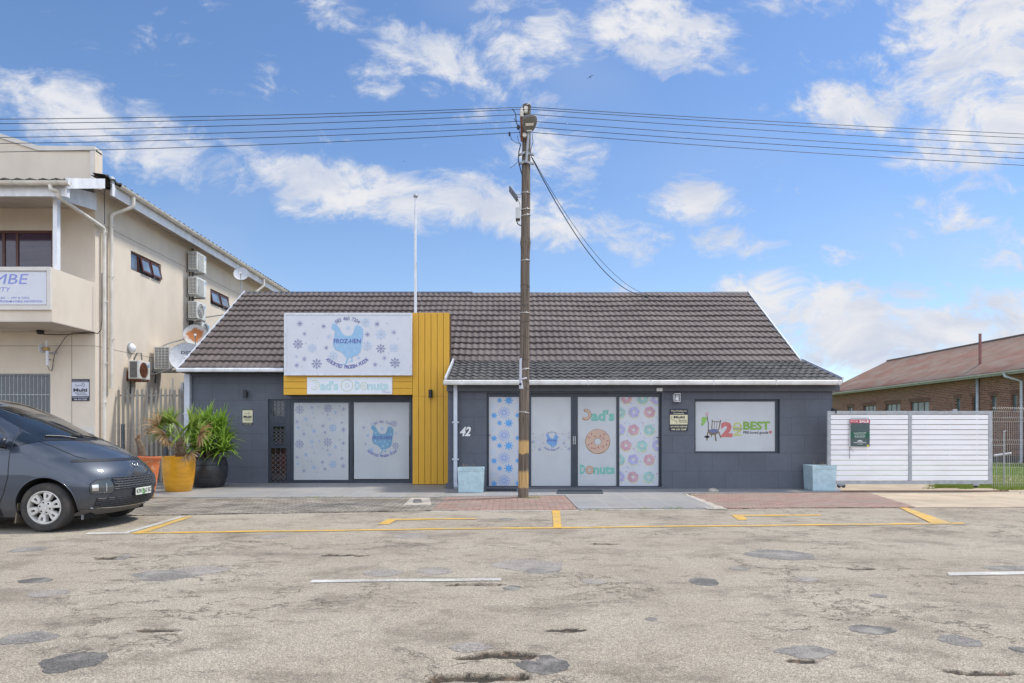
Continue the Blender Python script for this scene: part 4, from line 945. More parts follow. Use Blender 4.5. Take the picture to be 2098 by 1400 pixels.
# flag pole behind the sign
x, z1 = XZ(851.5, 396, 18.7); t = thing('flagpole', 'tall slim white flagpole with a ball finial rising behind the yellow cladding', 'flagpole', (x, 18.7, 3.35))
mb = MB(); mb.tube([(x, 18.7, 3.3), (x-.01, 18.7, z1-1.2), (x-.003, 18.7, z1-.12)], [.042, .036, .028], 12); mb.build('pole', m_white, t, smooth=True, angle=50)
mb = MB(); mb.lathe([(0, -.02), (.05, 0), (.066, .04), (.05, .075), (0, .095)], (x, 18.7, z1-.12), 16); mb.build('finial', m_galv, t, smooth=True)
a = Vector((x+.03, 18.68, z1-1.9)); b_ = P(868, 641, 18.5); mb = MB(); mb.tube([a.lerp(b_, i/12)+Vector((-.05*math.sin(math.pi*i/12), 0, -.06*math.sin(math.pi*i/12))) for i in range(13)], .0035, 4); mb.build('halyard', m_galv, t)
# roof clutter where the service cable lands
mb = MB()
for px, py, r in ((1325,610,.07),(1342,614,.10),(1352,611,.07)):
    p = P(px, py, 22.35); mb.lathe([(r*.6, -.05), (r, -.02), (r*.9, .05), (0, .07)], p, 10)
mb.tube([P(1323, 609, 22.3), P(1335, 613, 22.25), P(1354, 610, 22.35)], .02, 6); lone(mb.build('cable_entry', m_black, smooth=True, angle=40), 'dark lumpy cable entry just below the roof ridge', 'cable entry')

# =====================================================================  cream office building on the left
XB = -10.95; DB = 17.95
def SW(px, py, x=XB):                # a point on a plane x = const facing the alley
    D = x*F/(px-CX); return Vector((x, D, CH+(HY-py)*D/F))
ob = thing('office_building', 'two storey cream plastered building with balcony and side air conditioners', 'building', (XB, DB, 0))
WL = -26.
ZE = 7.86; YEND = 33.
s1 = SW(268, 513); s2 = SW(330, 580); WA = (s1.y, s2.y, 5.58+.0, 6.15)
wz1 = SW(268, 513).z; wz0 = SW(268, 552).z; W1 = (s1.y, s2.y, wz0, wz1)
q1 = SW(431, 590); q2 = SW(469, 590); W2 = (q1.y, q2.y, wz0, wz1)
# side wall with two real openings
mb = MB()
def yseg(y0, y1, z0, z1): mb.box(XB-.25, XB, y0, y1, z0, z1)
yseg(DB, W1[0], -.05, 8.0); yseg(W1[0], W1[1], -.05, wz0); yseg(W1[0], W1[1], wz1, 8.0); yseg(W1[1], W2[0], -.05, 8.0); yseg(W2[0], W2[1], -.05, wz0); yseg(W2[0], W2[1], wz1, 8.0); yseg(W2[1], YEND, -.05, 8.0)
mb.build('wall', m_cream, ob)
# front wall, both storeys, window openings
fw = R(DB, -90, 472, 107, 600); lw = R(DB, -60, 766, 103, 850)
gz0 = 1.55
mb = MB()
def fseg(x0, x1, z0, z1): mb.box(x0, x1, DB+.002, DB+.25, z0, z1)
fseg(WL, lw[0], -.05, 4.03); fseg(lw[0], lw[1], -.05, gz0); fseg(lw[0], lw[1], lw[3], 4.03); fseg(lw[1], XB-.25, -.05, 4.03)
fseg(WL, fw[0], 4.03, 8.0); fseg(fw[0], fw[1], 4.03, 4.5); fseg(fw[0], fw[1], fw[3], 8.0); fseg(fw[1], XB-.25, 4.03, 8.0)
mb.build('wall', m_cream, ob)
mb = MB(); mb.box(WL, WL+.3, DB, YEND, -.05, 8.); mb.box(WL, XB, YEND-.3, YEND-.01, -.05, 8.); mb.build('wall', m_cream, ob)
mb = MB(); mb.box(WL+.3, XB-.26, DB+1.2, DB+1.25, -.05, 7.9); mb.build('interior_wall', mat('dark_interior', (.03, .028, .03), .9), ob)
# shallow render joints
mb = MB(); z = XZ(0, 709, DB)[1]; mb.box(WL, XB-.001, DB-.003, DB+.001, z-.006, z+.006); x = XZ(147, 0, DB)[0]; mb.box(x-.005, x+.005, DB-.003, DB+.001, .9, 4.02)
zj = XZ(196, 709, DB)[1]; mb.box(XB-.001, XB+.003, DB, YEND, zj-.006, zj+.006); mb.box(XB-.001, XB+.003, DB, YEND, 6.95, 6.962); mb.build('render_joint', mat('render_joint', (.25, .20, .15), .9), ob)
mb = MB(); mb.box(WL, XB+.004, DB-.03, DB+.002, -.05, XZ(0, 875, DB)[1]); mb.build('plinth', m_creamd, ob)
# parapet
DP = DB
pts = [(-60,262),(0,272),(82,300),(196,302),(196,372),(-600,372),(-600,262)]
pts = [XZ(*p, DP) for p in ((-600,250),(-60,255),(0,274),(80,300),(196,301))]
body = [(x, DP+.004, z-.08) for x, z in pts]+[(pts[-1][0], DP+.004, 7.7), (pts[0][0], DP+.004, 7.7)]
mb = MB(); mb.prism(body, (0, .27, 0)); mb.build('parapet', m_cream, ob)
mb = MB()
for a, b_ in zip(pts, pts[1:]): mb.prism([(a[0], DP-.04, a[1]), (b_[0], DP-.04, b_[1]), (b_[0], DP-.04, b_[1]-.12), (a[0], DP-.04, a[1]-.12)], (0, .34, 0))
mb.box(XB-.11, XB+.0, DP-.035, DP-.001, 7.6, pts[-1][1]-.1); mb.build('coping', m_creamd, ob)
mb = MB(); mb.box(XB-.001, XB+.012, DP-.03, DP+.30, 7.86, pts[-1][1]-.12); mb.build('parapet_end', m_cream, ob)
# balcony
YBf = 16.27; bz0, bz1 = 4.04, 5.34
x1, zt = XB, bz1
mb = MB(); mb.box(WL, XB-.14, YBf, YBf+.13, bz0+.02, bz1-.02); mb.build('balcony_wall', m_cream, ob)
mb = MB(); mb.box(XB-.14, XB-.002, YBf+.0, DB, bz0+.02, bz1-.01); mb.build('balcony_wall', m_cream, ob)
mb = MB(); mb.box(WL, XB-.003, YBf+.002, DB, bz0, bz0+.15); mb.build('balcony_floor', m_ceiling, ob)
fz = XZ(0, 636, YBf)[1]; fz1 = XZ(0, 556, YBf)[1]; fzb = XZ(0, 627, YBf)[1]; fx = XZ(99, 0, YBf)[0]
mb = MB(); mb.box(WL, XB-.0, YBf-.06, YBf-.001, fz1, bz1); mb.box(WL, XB-.0, YBf-.06, YBf-.001, fz, fzb); mb.box(fx, XB-.0, YBf-.06, YBf-.001, fzb, fz1); mb.build('balcony_frame', m_creamd, ob, bevel=.006)
# column, beam, ceiling, veranda roof
DCo = 16.45; c0, c1 = XZ(108, 0, DCo)[0], XZ(122.5, 0, DCo)[0]
mb = MB(); mb.box(c0, XB-.004, DCo, DCo+.13, bz1-.01, 7.05); mb.build('column', m_white, ob, bevel=.004)
zb0, zb1 = XZ(0, 404, 16.2)[1], XZ(0, 383, 16.2)[1]
mb = MB(); mb.box(WL, -10.48, 16.14, 16.19, zb0, zb1+.08); mb.build('fascia', m_white, ob)
mb = MB(); mb.box(-10.495, -10.45, 16.05, 16.15, XZ(142, 405, 16.1)[1], XZ(142, 366, 16.1)[1]); mb.build('fascia', m_white, ob)
xs_ = -10.95
mb = MB(); mb.prism([(xs_, 16.2, zb0-.0), (xs_, 16.2, zb1+.1), (xs_, DB-.02, zb1+.45), (xs_, DB-.02, XZ(196, 432, DB)[1])], (.05, 0, 0)); mb.build('side_beam', m_white, ob)
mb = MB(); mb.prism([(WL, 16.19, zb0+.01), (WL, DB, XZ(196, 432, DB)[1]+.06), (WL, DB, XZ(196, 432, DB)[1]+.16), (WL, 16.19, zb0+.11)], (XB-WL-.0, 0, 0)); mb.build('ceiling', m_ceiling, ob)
gz = XZ(0, 377, 15.95)[1]
def halfround(mb, a, b_, r, n=9):
    a, b_ = Vector(a), Vector(b_); d = (b_-a).normalized(); s_ = d.cross(Vector((0, 0, 1))).normalized(); rows = []
    for k in range(n):
        t = math.pi*k/(n-1); o = s_*math.cos(t)*r-Vector((0, 0, 1))*math.sin(t)*r; rows.append([a+o, b_+o])
    for k in range(n-1, -1, -1):
        t = math.pi*k/(n-1); o = s_*math.cos(t)*(r-.012)-Vector((0, 0, 1))*math.sin(t)*(r-.012); rows.append([a+o, b_+o])
    rows.append(rows[0]); mb.grid(rows)
xg = XZ(140, 0, 15.95)[0]
mb = MB(); halfround(mb, (WL, 15.98, gz+.065), (xg, 15.98, gz+.065), .085)
for px in (27, 118): x = XZ(px, 0, 15.98)[0]; halfround(mb, (x-.02, 15.98, gz+.067), (x+.02, 15.98, gz+.067), .094)
mb.build('gutter', m_pvc, ob, smooth=True, angle=50)
Vr = Vector((0, DB+.0-15.95, .62)).normalized()
mb = MB(); tile_roof(mb, (WL, 15.93, gz+.075), (1, 0, 0), Vr, -10.44-WL, 2.05, course=.36, wave=.30, amp=.03, step=.03, sub=10); mb.build('roof', m_tilel, ob, smooth=True, angle=35)
a = XZ(141, 365, 16.0); mb = MB()
A_, B_, C_, D_ = P(141, 365.5, 16.0), P(210.5, 366.5, 17.45), P(210.5, 386.5, 17.45), P(141, 387, 16.0)
xx = -10.42; mb.prism([(xx, 16.0, A_.z), (xx, 17.45, B_.z), (xx, 17.45, C_.z), (xx, 16.0, D_.z)], (.03, 0, 0)); mb.build('verge_board', m_white, ob, bevel=.004)
# main roof over the side wall, eave along the alley
m_roofx = -10.42
Vs = Vector((-1, 0, .22)).normalized()
mb = MB(); tile_roof(mb, (m_roofx, 18.30, 7.98), (0, 1, 0), Vs, YEND+.3-18.30, 7.5, course=.36, wave=.30, amp=.028, step=.03, sub=8); mb.build('roof', m_tilel, ob, smooth=True, angle=35)
mb = MB(); tile_roof(mb, (m_roofx, 17.50, 7.98), (0, 1, 0), Vs, .795, .40, course=.36, wave=.30, amp=.028, step=.03, sub=8); mb.build('roof', m_tilel, ob, smooth=True, angle=35)
mb = MB(); mb.prism([(-17.6, 18.4, 9.52), (-17.6, 33.2, 9.52), (-26., 33.2, 7.9), (-26., 18.4, 7.9)], (0, 0, -.1)); mb.build('roof', m_tilel, ob)
mb = MB(); mb.box(-10.50, -10.47, 17.95, YEND+.1, 7.62, 7.93); mb.build('fascia', m_white, ob)
mb = MB(); mb.box(-10.49, -10.44, 17.85, 17.96, 7.60, 8.1); mb.build('fascia', m_white, ob)
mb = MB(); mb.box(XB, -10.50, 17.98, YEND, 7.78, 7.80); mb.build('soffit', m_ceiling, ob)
mb = MB(); halfround(mb, (-10.385, 18.05, 7.95), (-10.385, YEND, 7.90), .085)
for k in range(11): y = 19+k*1.3; halfround(mb, (-10.385, y-.025, 7.95), (-10.385, y+.025, 7.95), .095)
mb.build('gutter', m_pvc, ob, smooth=True, angle=50)
# downpipes
def pipe(pts, r, lab=None, joints=()):
    mb = MB(); out_ = [Vector(pts[0])]
    for i in range(1, len(pts)-1):
        a, b_, c = Vector(pts[i-1]), Vector(pts[i]), Vector(pts[i+1]); k = min(.09, (b_-a).length*.4, (c-b_).length*.4)
        p, q = b_+(a-b_).normalized()*k, b_+(c-b_).normalized()*k
        for t in (0, .25, .5, .75, 1): out_.append(p*(1-t)**2+b_*2*t*(1-t)+q*t*t)
    out_.append(Vector(pts[-1])); mb.tube(out_, r, 12)
    for z in joints: e_ = Vector(pts[-1]); mb.lathe([(r+.006, -.03), (r+.006, .03)], (e_.x, e_.y, z), 12); mb.box(e_.x-r-.05, e_.x+r+.05, e_.y-.01, e_.y+.01, z-.012, z+.012)
    return mb.build('downpipe', m_pvc, ob, smooth=True, angle=50)
xp = -10.86; y1 = xp*F/(213.5-CX); y2 = xp*F/(228-CX)
pipe([P(103, 379, 15.98), P(104, 388, 15.98), P(119, 392, 16.1), P(120, 404, 16.15), (xp, y1, SW(213.5, 468, xp).z), (xp, y1, .05)], .047, joints=(SW(213.5, 476, xp).z, SW(213.5, 618, xp).z, SW(213.5, 744, xp).z, SW(213.5, 824, xp).z))
pipe([(-10.385, 18.75, 7.88), (-10.385, 18.75, SW(267, 420, -10.385).z), (xp, y2, SW(228, 440, xp).z), (xp, y2, SW(228, 796, xp).z)], .047, joints=(SW(228, 462, xp).z, SW(228, 567, xp).z, SW(228, 695, xp).z))
pipe([(-10.385, 28.6, 7.88), (-10.385, 28.6, 7.55), (xp, 28.2, 7.0), (xp, 28.2, 1.0)], .047)
# windows
def sidewin(y0, y1, z0, z1, mulls, opens):
    x = XB-.09; o = MB(); w = .045
    for a, b_, c, d_ in ((y0, y1, z0, z0+w), (y0, y1, z1-w, z1), (y0, y0+w, z0+w, z1-w), (y1-w, y1, z0+w, z1-w)): o.box(x-.03, x+.03, a, b_, c, d_)
    for t in mulls: y = y0+(y1-y0)*t; o.box(x-.03, x+.03, y-.03, y+.03, z0+w, z1-w)
    o = o.build('window', m_wood, ob, bevel=.003); m_ = MB(); m_.box(x-.004, x+.004, y0+w, y1-w, z0+w, z1-w); m_.build('pane', m_bg, o)
    for t0, t1 in opens:      # top-hung sashes pushed open at the foot
        a, b_ = y0+(y1-y0)*t0, y0+(y1-y0)*t1; m_ = MB(); top = (x+.04, z1-w-.01); bot = (x+.13, z0+w+.02)
        for y in (a, b_-.045): m_.prism([(top[0], y, top[1]), (top[0]+.035, y, top[1]), (bot[0]+.035, y, bot[1]), (bot[0], y, bot[1])], (0, .045, 0))
        for c, d_ in ((top, -.045), (bot, .045)): m_.box(c[0], c[0]+.035, a+.045, b_-.045, c[1], c[1]+d_)
        sh = m_.build('sash', m_wood, o); m_ = MB(); m_.prism([(top[0]+.01, a+.045, top[1]-.03), (top[0]+.018, a+.045, top[1]-.03), (bot[0]+.018, a+.045, bot[1]+.03), (bot[0]+.01, a+.045, bot[1]+.03)], (0, b_-a-.09, 0)); m_.build('pane', m_bg, sh)
m_bg = glassmat('blue_grey_glass', (.12, .16, .21), .04)
sidewin(*W1, (.30, .62), ((.02, .30), (.64, .98))[1:] if False else ((.32, .62), (.66, .97))); sidewin(*W2, (.5,), ((.03, .48), (.53, .97)))
x0, x1, z0, z1 = fw; o = MB(); w = .06
for a, b_, c, d_ in ((x0, x1, z1-w, z1), (x0, x1, 4.5, 4.56), (x1-w, x1, 4.56, z1-w), (x0, x0+w, 4.56, z1-w)): o.box(a, b_, DB+.05, DB+.11, c, d_)
for px in (4, 32): x = XZ(px, 0, DB)[0]; o.box(x-.035, x+.035, DB+.05, DB+.11, 4.56, z1-w)
o = o.build('window', m_wood, ob, bevel=.003); m_ = MB(); m_.box(x0+w, x1-w, DB+.075, DB+.085, 4.56, z1-w); m_.build('pane', glassmat('plum_glass', (.045, .025, .045), .08), o)
m_ = MB()
for k in range(22): z = 4.7+k*.075; m_.box(XZ(33, 0, DB)[0], x1-w, DB+.09, DB+.10, z, z+.05)
m_.build('blind', mat('plum_blind', (.10, .06, .09), .7), o)
x0, x1, z0, z1 = lw; o = MB()
for a, b_, c, d_ in ((x0, x1, z1-.05, z1), (x0, x1, gz0, gz0+.05), (x1-.05, x1, gz0+.05, z1-.05), (x0, x0+.05, gz0+.05, z1-.05)): o.box(a, b_, DB+.02, DB+.08, c, d_)
o = o.build('window', mat('window_grey_frame', (.16, .17, .18), .5), ob); m_ = MB(); m_.box(x0+.05, x1-.05, DB+.10, DB+.11, gz0+.05, z1-.05); m_.build('pane', glassmat('shop_glass', (.02, .022, .022), .08), o)
m_ = MB(); x = x0+.06
while x < x1-.05: m_.box(x, x+.016, DB+.02, DB+.036, gz0+.05, z1-.05); x += .105
z = XZ(0, 810, DB)[1]; m_.box(x0+.05, x1-.05, DB+.037, DB+.045, z, z+.03); m_.build('burglar_bars', m_galv, o)
m_ = MB()
for a, b_ in ((0, .22), (.35, .62), (.8, 1)): m_.box(x0+(x1-x0)*a+.05, x0+(x1-x0)*b_-.05, DB+.14, DB+.16, gz0+.05, z1-.1)
m_.build('curtain', mat('curtain_tan', (.20, .16, .12), .9), o)
# balcony sign board
t = thing('sign_board', 'white board with slanted blue capitals set in the cream balcony front', 'sign', P(60, 624, YBf-.02))
xr = XZ(95.3, 0, YBf-.02)[0]; z0, z1 = XZ(0, 624.5, YBf-.02)[1], XZ(0, 556.5, YBf-.02)[1]
mb = MB(); mb.box(-16.5, xr, YBf-.025, YBf-.003, z0, z1); mb.build('panel', m_signw, t)
Yb = YBf-.028; kb = YBf/F; mb = MB()
X, Z = XZ(54, 582, Yb); mb.text('NDLAMBE', X, Z, Yb, 21*kb, 176*kb, .0, shear=.22, align='R'); X, Z = XZ(20, 597.5, Yb); mb.text('MUNICIPALITY', X, Z, Yb, 8.8*kb, 108*kb, .0, shear=.25, align='R')
X, Z = XZ(60, 612.2, Yb); mb.text('WARD MANAGERS  •  LED  •  HIV & AIDS', X, Z, Yb, 3.8*kb, 140*kb, .01, align='R'); X, Z = XZ(87, 619.8, Yb); mb.text('SPECIAL PROGRAM & PUBLIC PARTICIPATION', X, Z, Yb, 4.4*kb, 108*kb, .015, align='R')
mb.build('lettering', mat('sign_violet_blue', (.22, .26, .58), .5), t)
security_sign((146.5,777,183,822), DB-.015, m_sb, m_swh, m_ptxt, m_swh, 'black and white guard sign on the cream wall above the van', 0)
# lamp under the balcony, antenna, cables
c = P(82.5, 684, 17.6); t = thing('ceiling_light', 'small dark round light under the cream balcony', 'ceiling light', (c.x, c.y, 4.04)); mb = MB(); mb.lathe([(.085, .17-.13), (.09, .1-.13), (.06, -.06), (0, -.07)], (c.x, c.y, 4.0), 16); mb.build('shade', m_black, t, smooth=True)
mb = MB(); mb.lathe([(.05, .0), (.05, .03)], (c.x, c.y, 4.005), 12); mb.build('mount', m_galv, t)
c = P(95, 722, 17.6)
t = thing('wall_antenna', 'white tube antenna with a small reflector bracketed over the barred window', 'antenna', tuple(c))
mb = MB(); mb.tube([P(95.5, 698, 17.6), P(95.5, 716, 17.6)], .018, 8); mb.tube([P(96.5, 719, 17.6), P(97.3, 749, 17.6)], .034, 10); mb.build('mast', m_white, t)
mb = MB(); mb.lathe([(.02, -.02), (.115, .0), (.13, .03)], P(84.5, 714, 17.6), 18, 'X'); mb.build('reflector', m_white, t, smooth=True, angle=50)
mb = MB(); mb.bar(P(80, 714, 17.6), P(101, 713, 17.6), .03, .03); mb.bar(P(94, 723, 17.6), P(116, 724, 17.94), .03, .04); mb.bar(P(94, 737, 17.6), P(102, 737, 17.94), .03, .03); mb.build('bracket', m_galv, t)
mb = MB(); mb.box(c.x-.07, c.x+.06, 17.55, 17.66, c.z+.05, c.z+.13); mb.build('feed_box', mat('brass_yellow', (.4, .25, .08), .5), t)
mb = MB()
mb.tube([P(88, 685, 17.7), P(120, 686, 17.75), P(160, 684, 17.8), P(193, 682, 17.9), P(200, 684, 17.93), P(207, 676, 17.93), P(209, 655, 17.93), P(209, 560, 17.93)], .012, 5)
mb.tube([P(192, 682, 17.85), P(150, 681.5, 17.8), P(135, 690, 17.85), P(112, 724, 17.9), P(106, 760, 17.93), P(101, 758, 17.9), P(97, 748, 17.65)], .008, 5)
mb2 = MB(); mb2.tube([P(214, 390, 18.0), P(214.5, 460, 18.1)], .01, 5); lone(mb2.build('cable', m_black), 'short thin upright cable between the two white downpipes', 'cable')
lone(mb.build('cable', m_black), 'thin dark cables looping under the cream balcony', 'cable')
# round wall lamp on the side
c = SW(266.5, 714); t = thing('bulkhead_light', 'white round dome light on the side wall of the cream building', 'wall light', tuple(c))
mb = MB(); mb.lathe([(.16, 0), (.165, .04), (.14, .045)], c, 24, 'X'); mb.build('base', m_galv, t, smooth=True, angle=40); mb = MB(); mb.lathe([(.145, .04), (.13, .09), (.08, .135), (0, .15)], c, 24, 'X'); mb.build('dome', m_whitet, t, smooth=True)

# ---------------- air conditioners on the side wall
def ac(y0, y1, zt, zb, lab, off=.10, dep=.30, rusty=False, fan='round', brk='low', label_=True):
    xa = XB+off; xb = xa+dep; t = thing('air_conditioner', lab, 'air conditioner', (XB, y0, zb), 'outdoor air conditioner units on the cream side wall')
    mb = MB(); mb.box(xa, xb, y0, y1, zb, zt); mb.build('casing', m_acw, t, bevel=.012)
    mb = MB(); n = int((zt-zb-.08)/.045)
    mb.box(xa+.045, xb-.05, y0-.004, y0-.001, zb+.04, zt-.04); mb.build('side_grille', m_acg, t)
    mb = MB()
    for k in range(n+1): z = zb+.04+(zt-zb-.08)*k/n; mb.box(xa+.045, xb-.05, y0-.014, y0-.005, z-.008, z+.008)
    for k in range(1, 4) if not rusty else (): x = xa+.045+(dep-.095)*k/4; mb.box(x-.008, x+.008, y0-.019, y0-.0145, zb+.04, zt-.04)
    mb.build('side_louvre', m_acw if not rusty else m_acg, t)
    cy = y0+(y1-y0)*.42; cz = (zt+zb)/2; r = min((zt-zb)*.42, (y1-y0)*.38)
    if fan == 'round':
        mb = MB(); mb.lathe([(0, .002), (r, .002), (r, .0)], (xb, cy, cz), 28, 'X'); mb.build('fan_opening', m_rust if rusty else m_acg, t)
        mb = MB()
        for q in range(1, 6): rr_ = r*q/5.; mb.tube([(xb+.014, cy+rr_*math.cos(a*math.pi/14), cz+rr_*math.sin(a*math.pi/14)) for a in range(29)], .005, 4)
        for a in range(10): mb.tube([(xb+.014, cy, cz), (xb+.014, cy+r*math.cos(a*math.pi/5), cz+r*math.sin(a*math.pi/5))], .004, 4)
        mb.build('fan_guard', m_rust if rusty else m_acw, t)
    else:
        mb = MB(); mb.box(xb+.001, xb+.003, y0+.06, y1-.2, zb+.05, zt-.05); mb.build('fan_opening', m_acg, t); mb = MB()
        for k in range(15): z = zb+.06+(zt-zb-.12)*k/14; mb.box(xb+.004, xb+.014, y0+.06, y1-.2, z-.009, z+.009)
        mb.build('fan_guard', m_acw, t)
    if label_: mb = MB(); mb.box(xb+.001, xb+.004, y1-.13, y1-.05, zt-.16, zt-.07); mb.build('badge', m_mid, t)
    mb = MB()
    for y in (y0+.1, y1-.12): mb.box(XB+.002, xb+.02, y-.02, y+.02, zb-.06, zb-.012); mb.box(XB+.002, XB+.03, y-.02, y+.02, zb-.06, zb+.22)
    mb.build('bracket', m_galv if not rusty else m_rust, t)
    mb = MB(); mb.tube([(XB+.02, y0+.25, zb-.4), (XB+.05, y0+.22, zb-.1), (XB+.06, y0+.2, zb)], .02, 6); mb.build('hose', m_black, t)
xf = XB+.42
def acr(pxl, pxr, pyt, pyb, x=None):
    x = x or xf; y0 = x*F/(pxl-CX); y1 = x*F/(pxr-CX); return y0, y1, CH+(HY-pyt)*y0/F, CH+(HY-pyb)*y0/F
ac(*acr(405, 424, 515, 552), 'topmost air conditioner of the high column, square grille, under the eave', fan='sq')
ac(*acr(405, 424, 566.5, 603), 'second air conditioner down the high column, square grille', fan='sq')
ac(*acr(405, 423, 617, 652), 'third air conditioner down the high column, round fan guard')
ac(*acr(415, 431, 659, 690), 'fourth air conditioner of the high column, half hidden above the rusty dish')
ac(*acr(286, 309, 738.5, 776), 'low air conditioner with a rusted round fan on angle brackets', rusty=True)
ac(*acr(350, 372, 710, 757, XB+.62), 'low air conditioner behind the grey satellite dish', dep=.5, label_=False)
mb = MB(); mb.tube([SW(274, 738), SW(275, 724)+Vector((.08, 0, 0)), SW(279, 724)+Vector((.15, 0, 0)), SW(280, 738)+Vector((.15, 0, 0))], .02, 6)
lone(mb.build('pipe_sleeve', m_acg), 'bent grey refrigerant pipe above the rusted air conditioner', 'pipe'); mb = MB(); mb.box(XB+.001, XB+.05, 23.35, 23.41, 1.0, 7.7); lone(mb.build('cable_trunking', m_acg), 'upright grey trunking behind the high column of air conditioners', 'trunking')
# ---------------- satellite dishes
def dish(c, r, tilt, yaw, lab, m, arm_to=None, txt=None, rust=False):
    t = thing('satellite_dish', lab, 'satellite dish', tuple(c), 'satellite dishes beside the cream building')
    M_ = Matrix.Rotation(rad(yaw), 3, 'Z') @ Matrix.Rotation(rad(90-tilt), 3, 'X')
    prof = [(r*k/8, .20*r*(k/8)**2) for k in range(9)]+[(r*1.01, .20*r+.012), (r*1.01, .20*r)]+[(r*k/8, .20*r*(k/8)**2-.012) for k in range(8, -1, -1)]
    mb = MB(); mb.lathe(prof, c, 36, mtx=M_); o = mb.build('reflector', m, t, smooth=True, angle=40)
    f = M_ @ Vector((0, 0, 1)); mb = MB(); f0 = c+M_ @ Vector((0, -r*.95, .18*r)); fe = c+M_ @ Vector((0, -r*.30, r*.95)); mb.tube([f0, fe], .012, 6); mb.build('feed_arm', m_galv, t)
    mb = MB(); mb.tube([fe, fe-(f*.10)], .035, 10); mb.build('feed_horn', m_whitet, t)
    if arm_to: mb = MB(); mb.tube([c-f*.02]+[Vector(a) for a in arm_to], .022, 8); mb.build('mount_arm', m_galv, t)
    if txt:
        mb = MB()
        for s_, dx, dz, h, w_ in txt:
            g_ = MB().text(s_, 0, 0, 0, h, w_, .02, align='L'); mb.add([c+M_ @ Vector((p[0]+dx, p[2]+dz, .20*r*(((p[0]+dx)/r)**2+((p[2]+dz)/r)**2)+.006)) for p in g_.v], g_.f)
        mb.build('lettering', m_ptxt, t)
m_dish = mat('dish_grey', (.50, .52, .55), .5, dirt=(.38, .38, .38), amt=.4, dscale=5)
def rustdish():
    m, nt, b = nt_new('dish_rusty'); o = objc(nt); s_ = N(nt, 'ShaderNodeVectorMath', operation='LENGTH'); nt.links.new(o, s_.inputs[0])
    f = mathn(nt, 'MULTIPLY', rampn(nt, mathn(nt, 'ADD', s_.outputs['Value'], mathn(nt, 'MULTIPLY', noisen(nt, o, 7, 6), .5)), .50, .42), 1., clamp=True)
    c = mixc(nt, f, (.50, .50, .48), mixc(nt, noisen(nt, o, 22, 5), (.52, .16, .03), (.32, .14, .05))); nt.links.new(c, b.inputs['Base Color']); b.inputs['Roughness'].default_value = .7; return m
c = P(494.5, 562.5, 24.0); dish(c, .25, 18, 14, 'small pale dish standing above the roof at the left end of the ridge', m_dish, [P(494, 575, 24.1), P(494, 640, 24.1), (XB, 24.1, P(494, 640, 24.1).z-.2)])
c = P(400, 688, 20.9); dish(c, .335, 15, 25, 'satellite dish with a big orange rust patch', rustdish(), [(XB+.3, 21.2, c.z-.2), (XB, 21.3, c.z-.3)])
c = P(383, 735, 20.2); dish(c, .46, 18, 20, 'larger clean grey dish with dark lettering against the roof verge', m_dish, [(XB+.6, 20.6, c.z-.3), (XB, 20.7, c.z-.45)], [('DSTV', -.16, .14, .085, .40), ('HD', -.04, .02, .045, .09)])

# ---------------- palisade fence across the alley
DPF = 18.9
m_pal = mat('palisade_weathered', (.34, .32, .28), .6, metal=.2, dirt=(.20, .19, .16), amt=.6, dscale=3, stretch=(1, 1, .3))
t = thing('palisade_fence', 'weathered grey palisade fence with spiked pales closing the alley', 'fence', (-9.9, DPF, 0))
xl = XZ(243.5, 0, DPF)[0]; xr = XZ(378, 0, DPF)[0]; n = 15; zt = XZ(0, 794, DPF)[1]
for i in range(n):
    x = xl+(xr-xl)*i/(n-1); mb = MB(); w = .034; h = zt+random.uniform(-.01, .01)
    mb.prism([(x-w, DPF-.012, .05), (x-w*.3, DPF+.012, .05), (x+w*.3, DPF+.012, .05), (x+w, DPF-.012, .05), (x+w, DPF-.016, .05), (x+w*.25, DPF+.008, .05), (x-w*.25, DPF+.008, .05), (x-w, DPF-.016, .05)], (0, 0, h-.12))
    for s_ in ((-1, 0, 1) if i % 4 else (0,)): mb.prism([(x+s_*w*.55-w*.3, DPF-.002, h-.08), (x+s_*w*.55+w*.3, DPF-.002, h-.08), (x+s_*w*1.3, DPF-.002-.02*abs(s_), h+(.045 if s_ == 0 else .01))], (0, .004, 0))
    mb.build('pale', m_pal, t)
mb = MB()
for z in (XZ(0, 810.5, DPF)[1], .45): mb.box(xl-.05, xr+.1, DPF+.013, DPF+.05, z-.022, z+.022)
mb.build('rail', m_pal, t)
mb = MB(); x = XZ(373, 0, 19)[0]; mb.box(x-.035, x+.035, 19.0, 19.07, 0, XZ(0, 784, 19)[1]); x = XZ(353.5, 0, 19)[0]; mb.box(x-.012, x+.012, 19.0, 19.02, 0, XZ(0, 775, 19)[1]); mb.build('post', m_galv, t)
mb = MB(); x0, x1, z0, z1 = R(DPF-.05, 302, 879, 307, 890); mb.box(x0, x1, DPF-.07, DPF-.03, z0, z1); mb.build('lock_box', m_black, t)
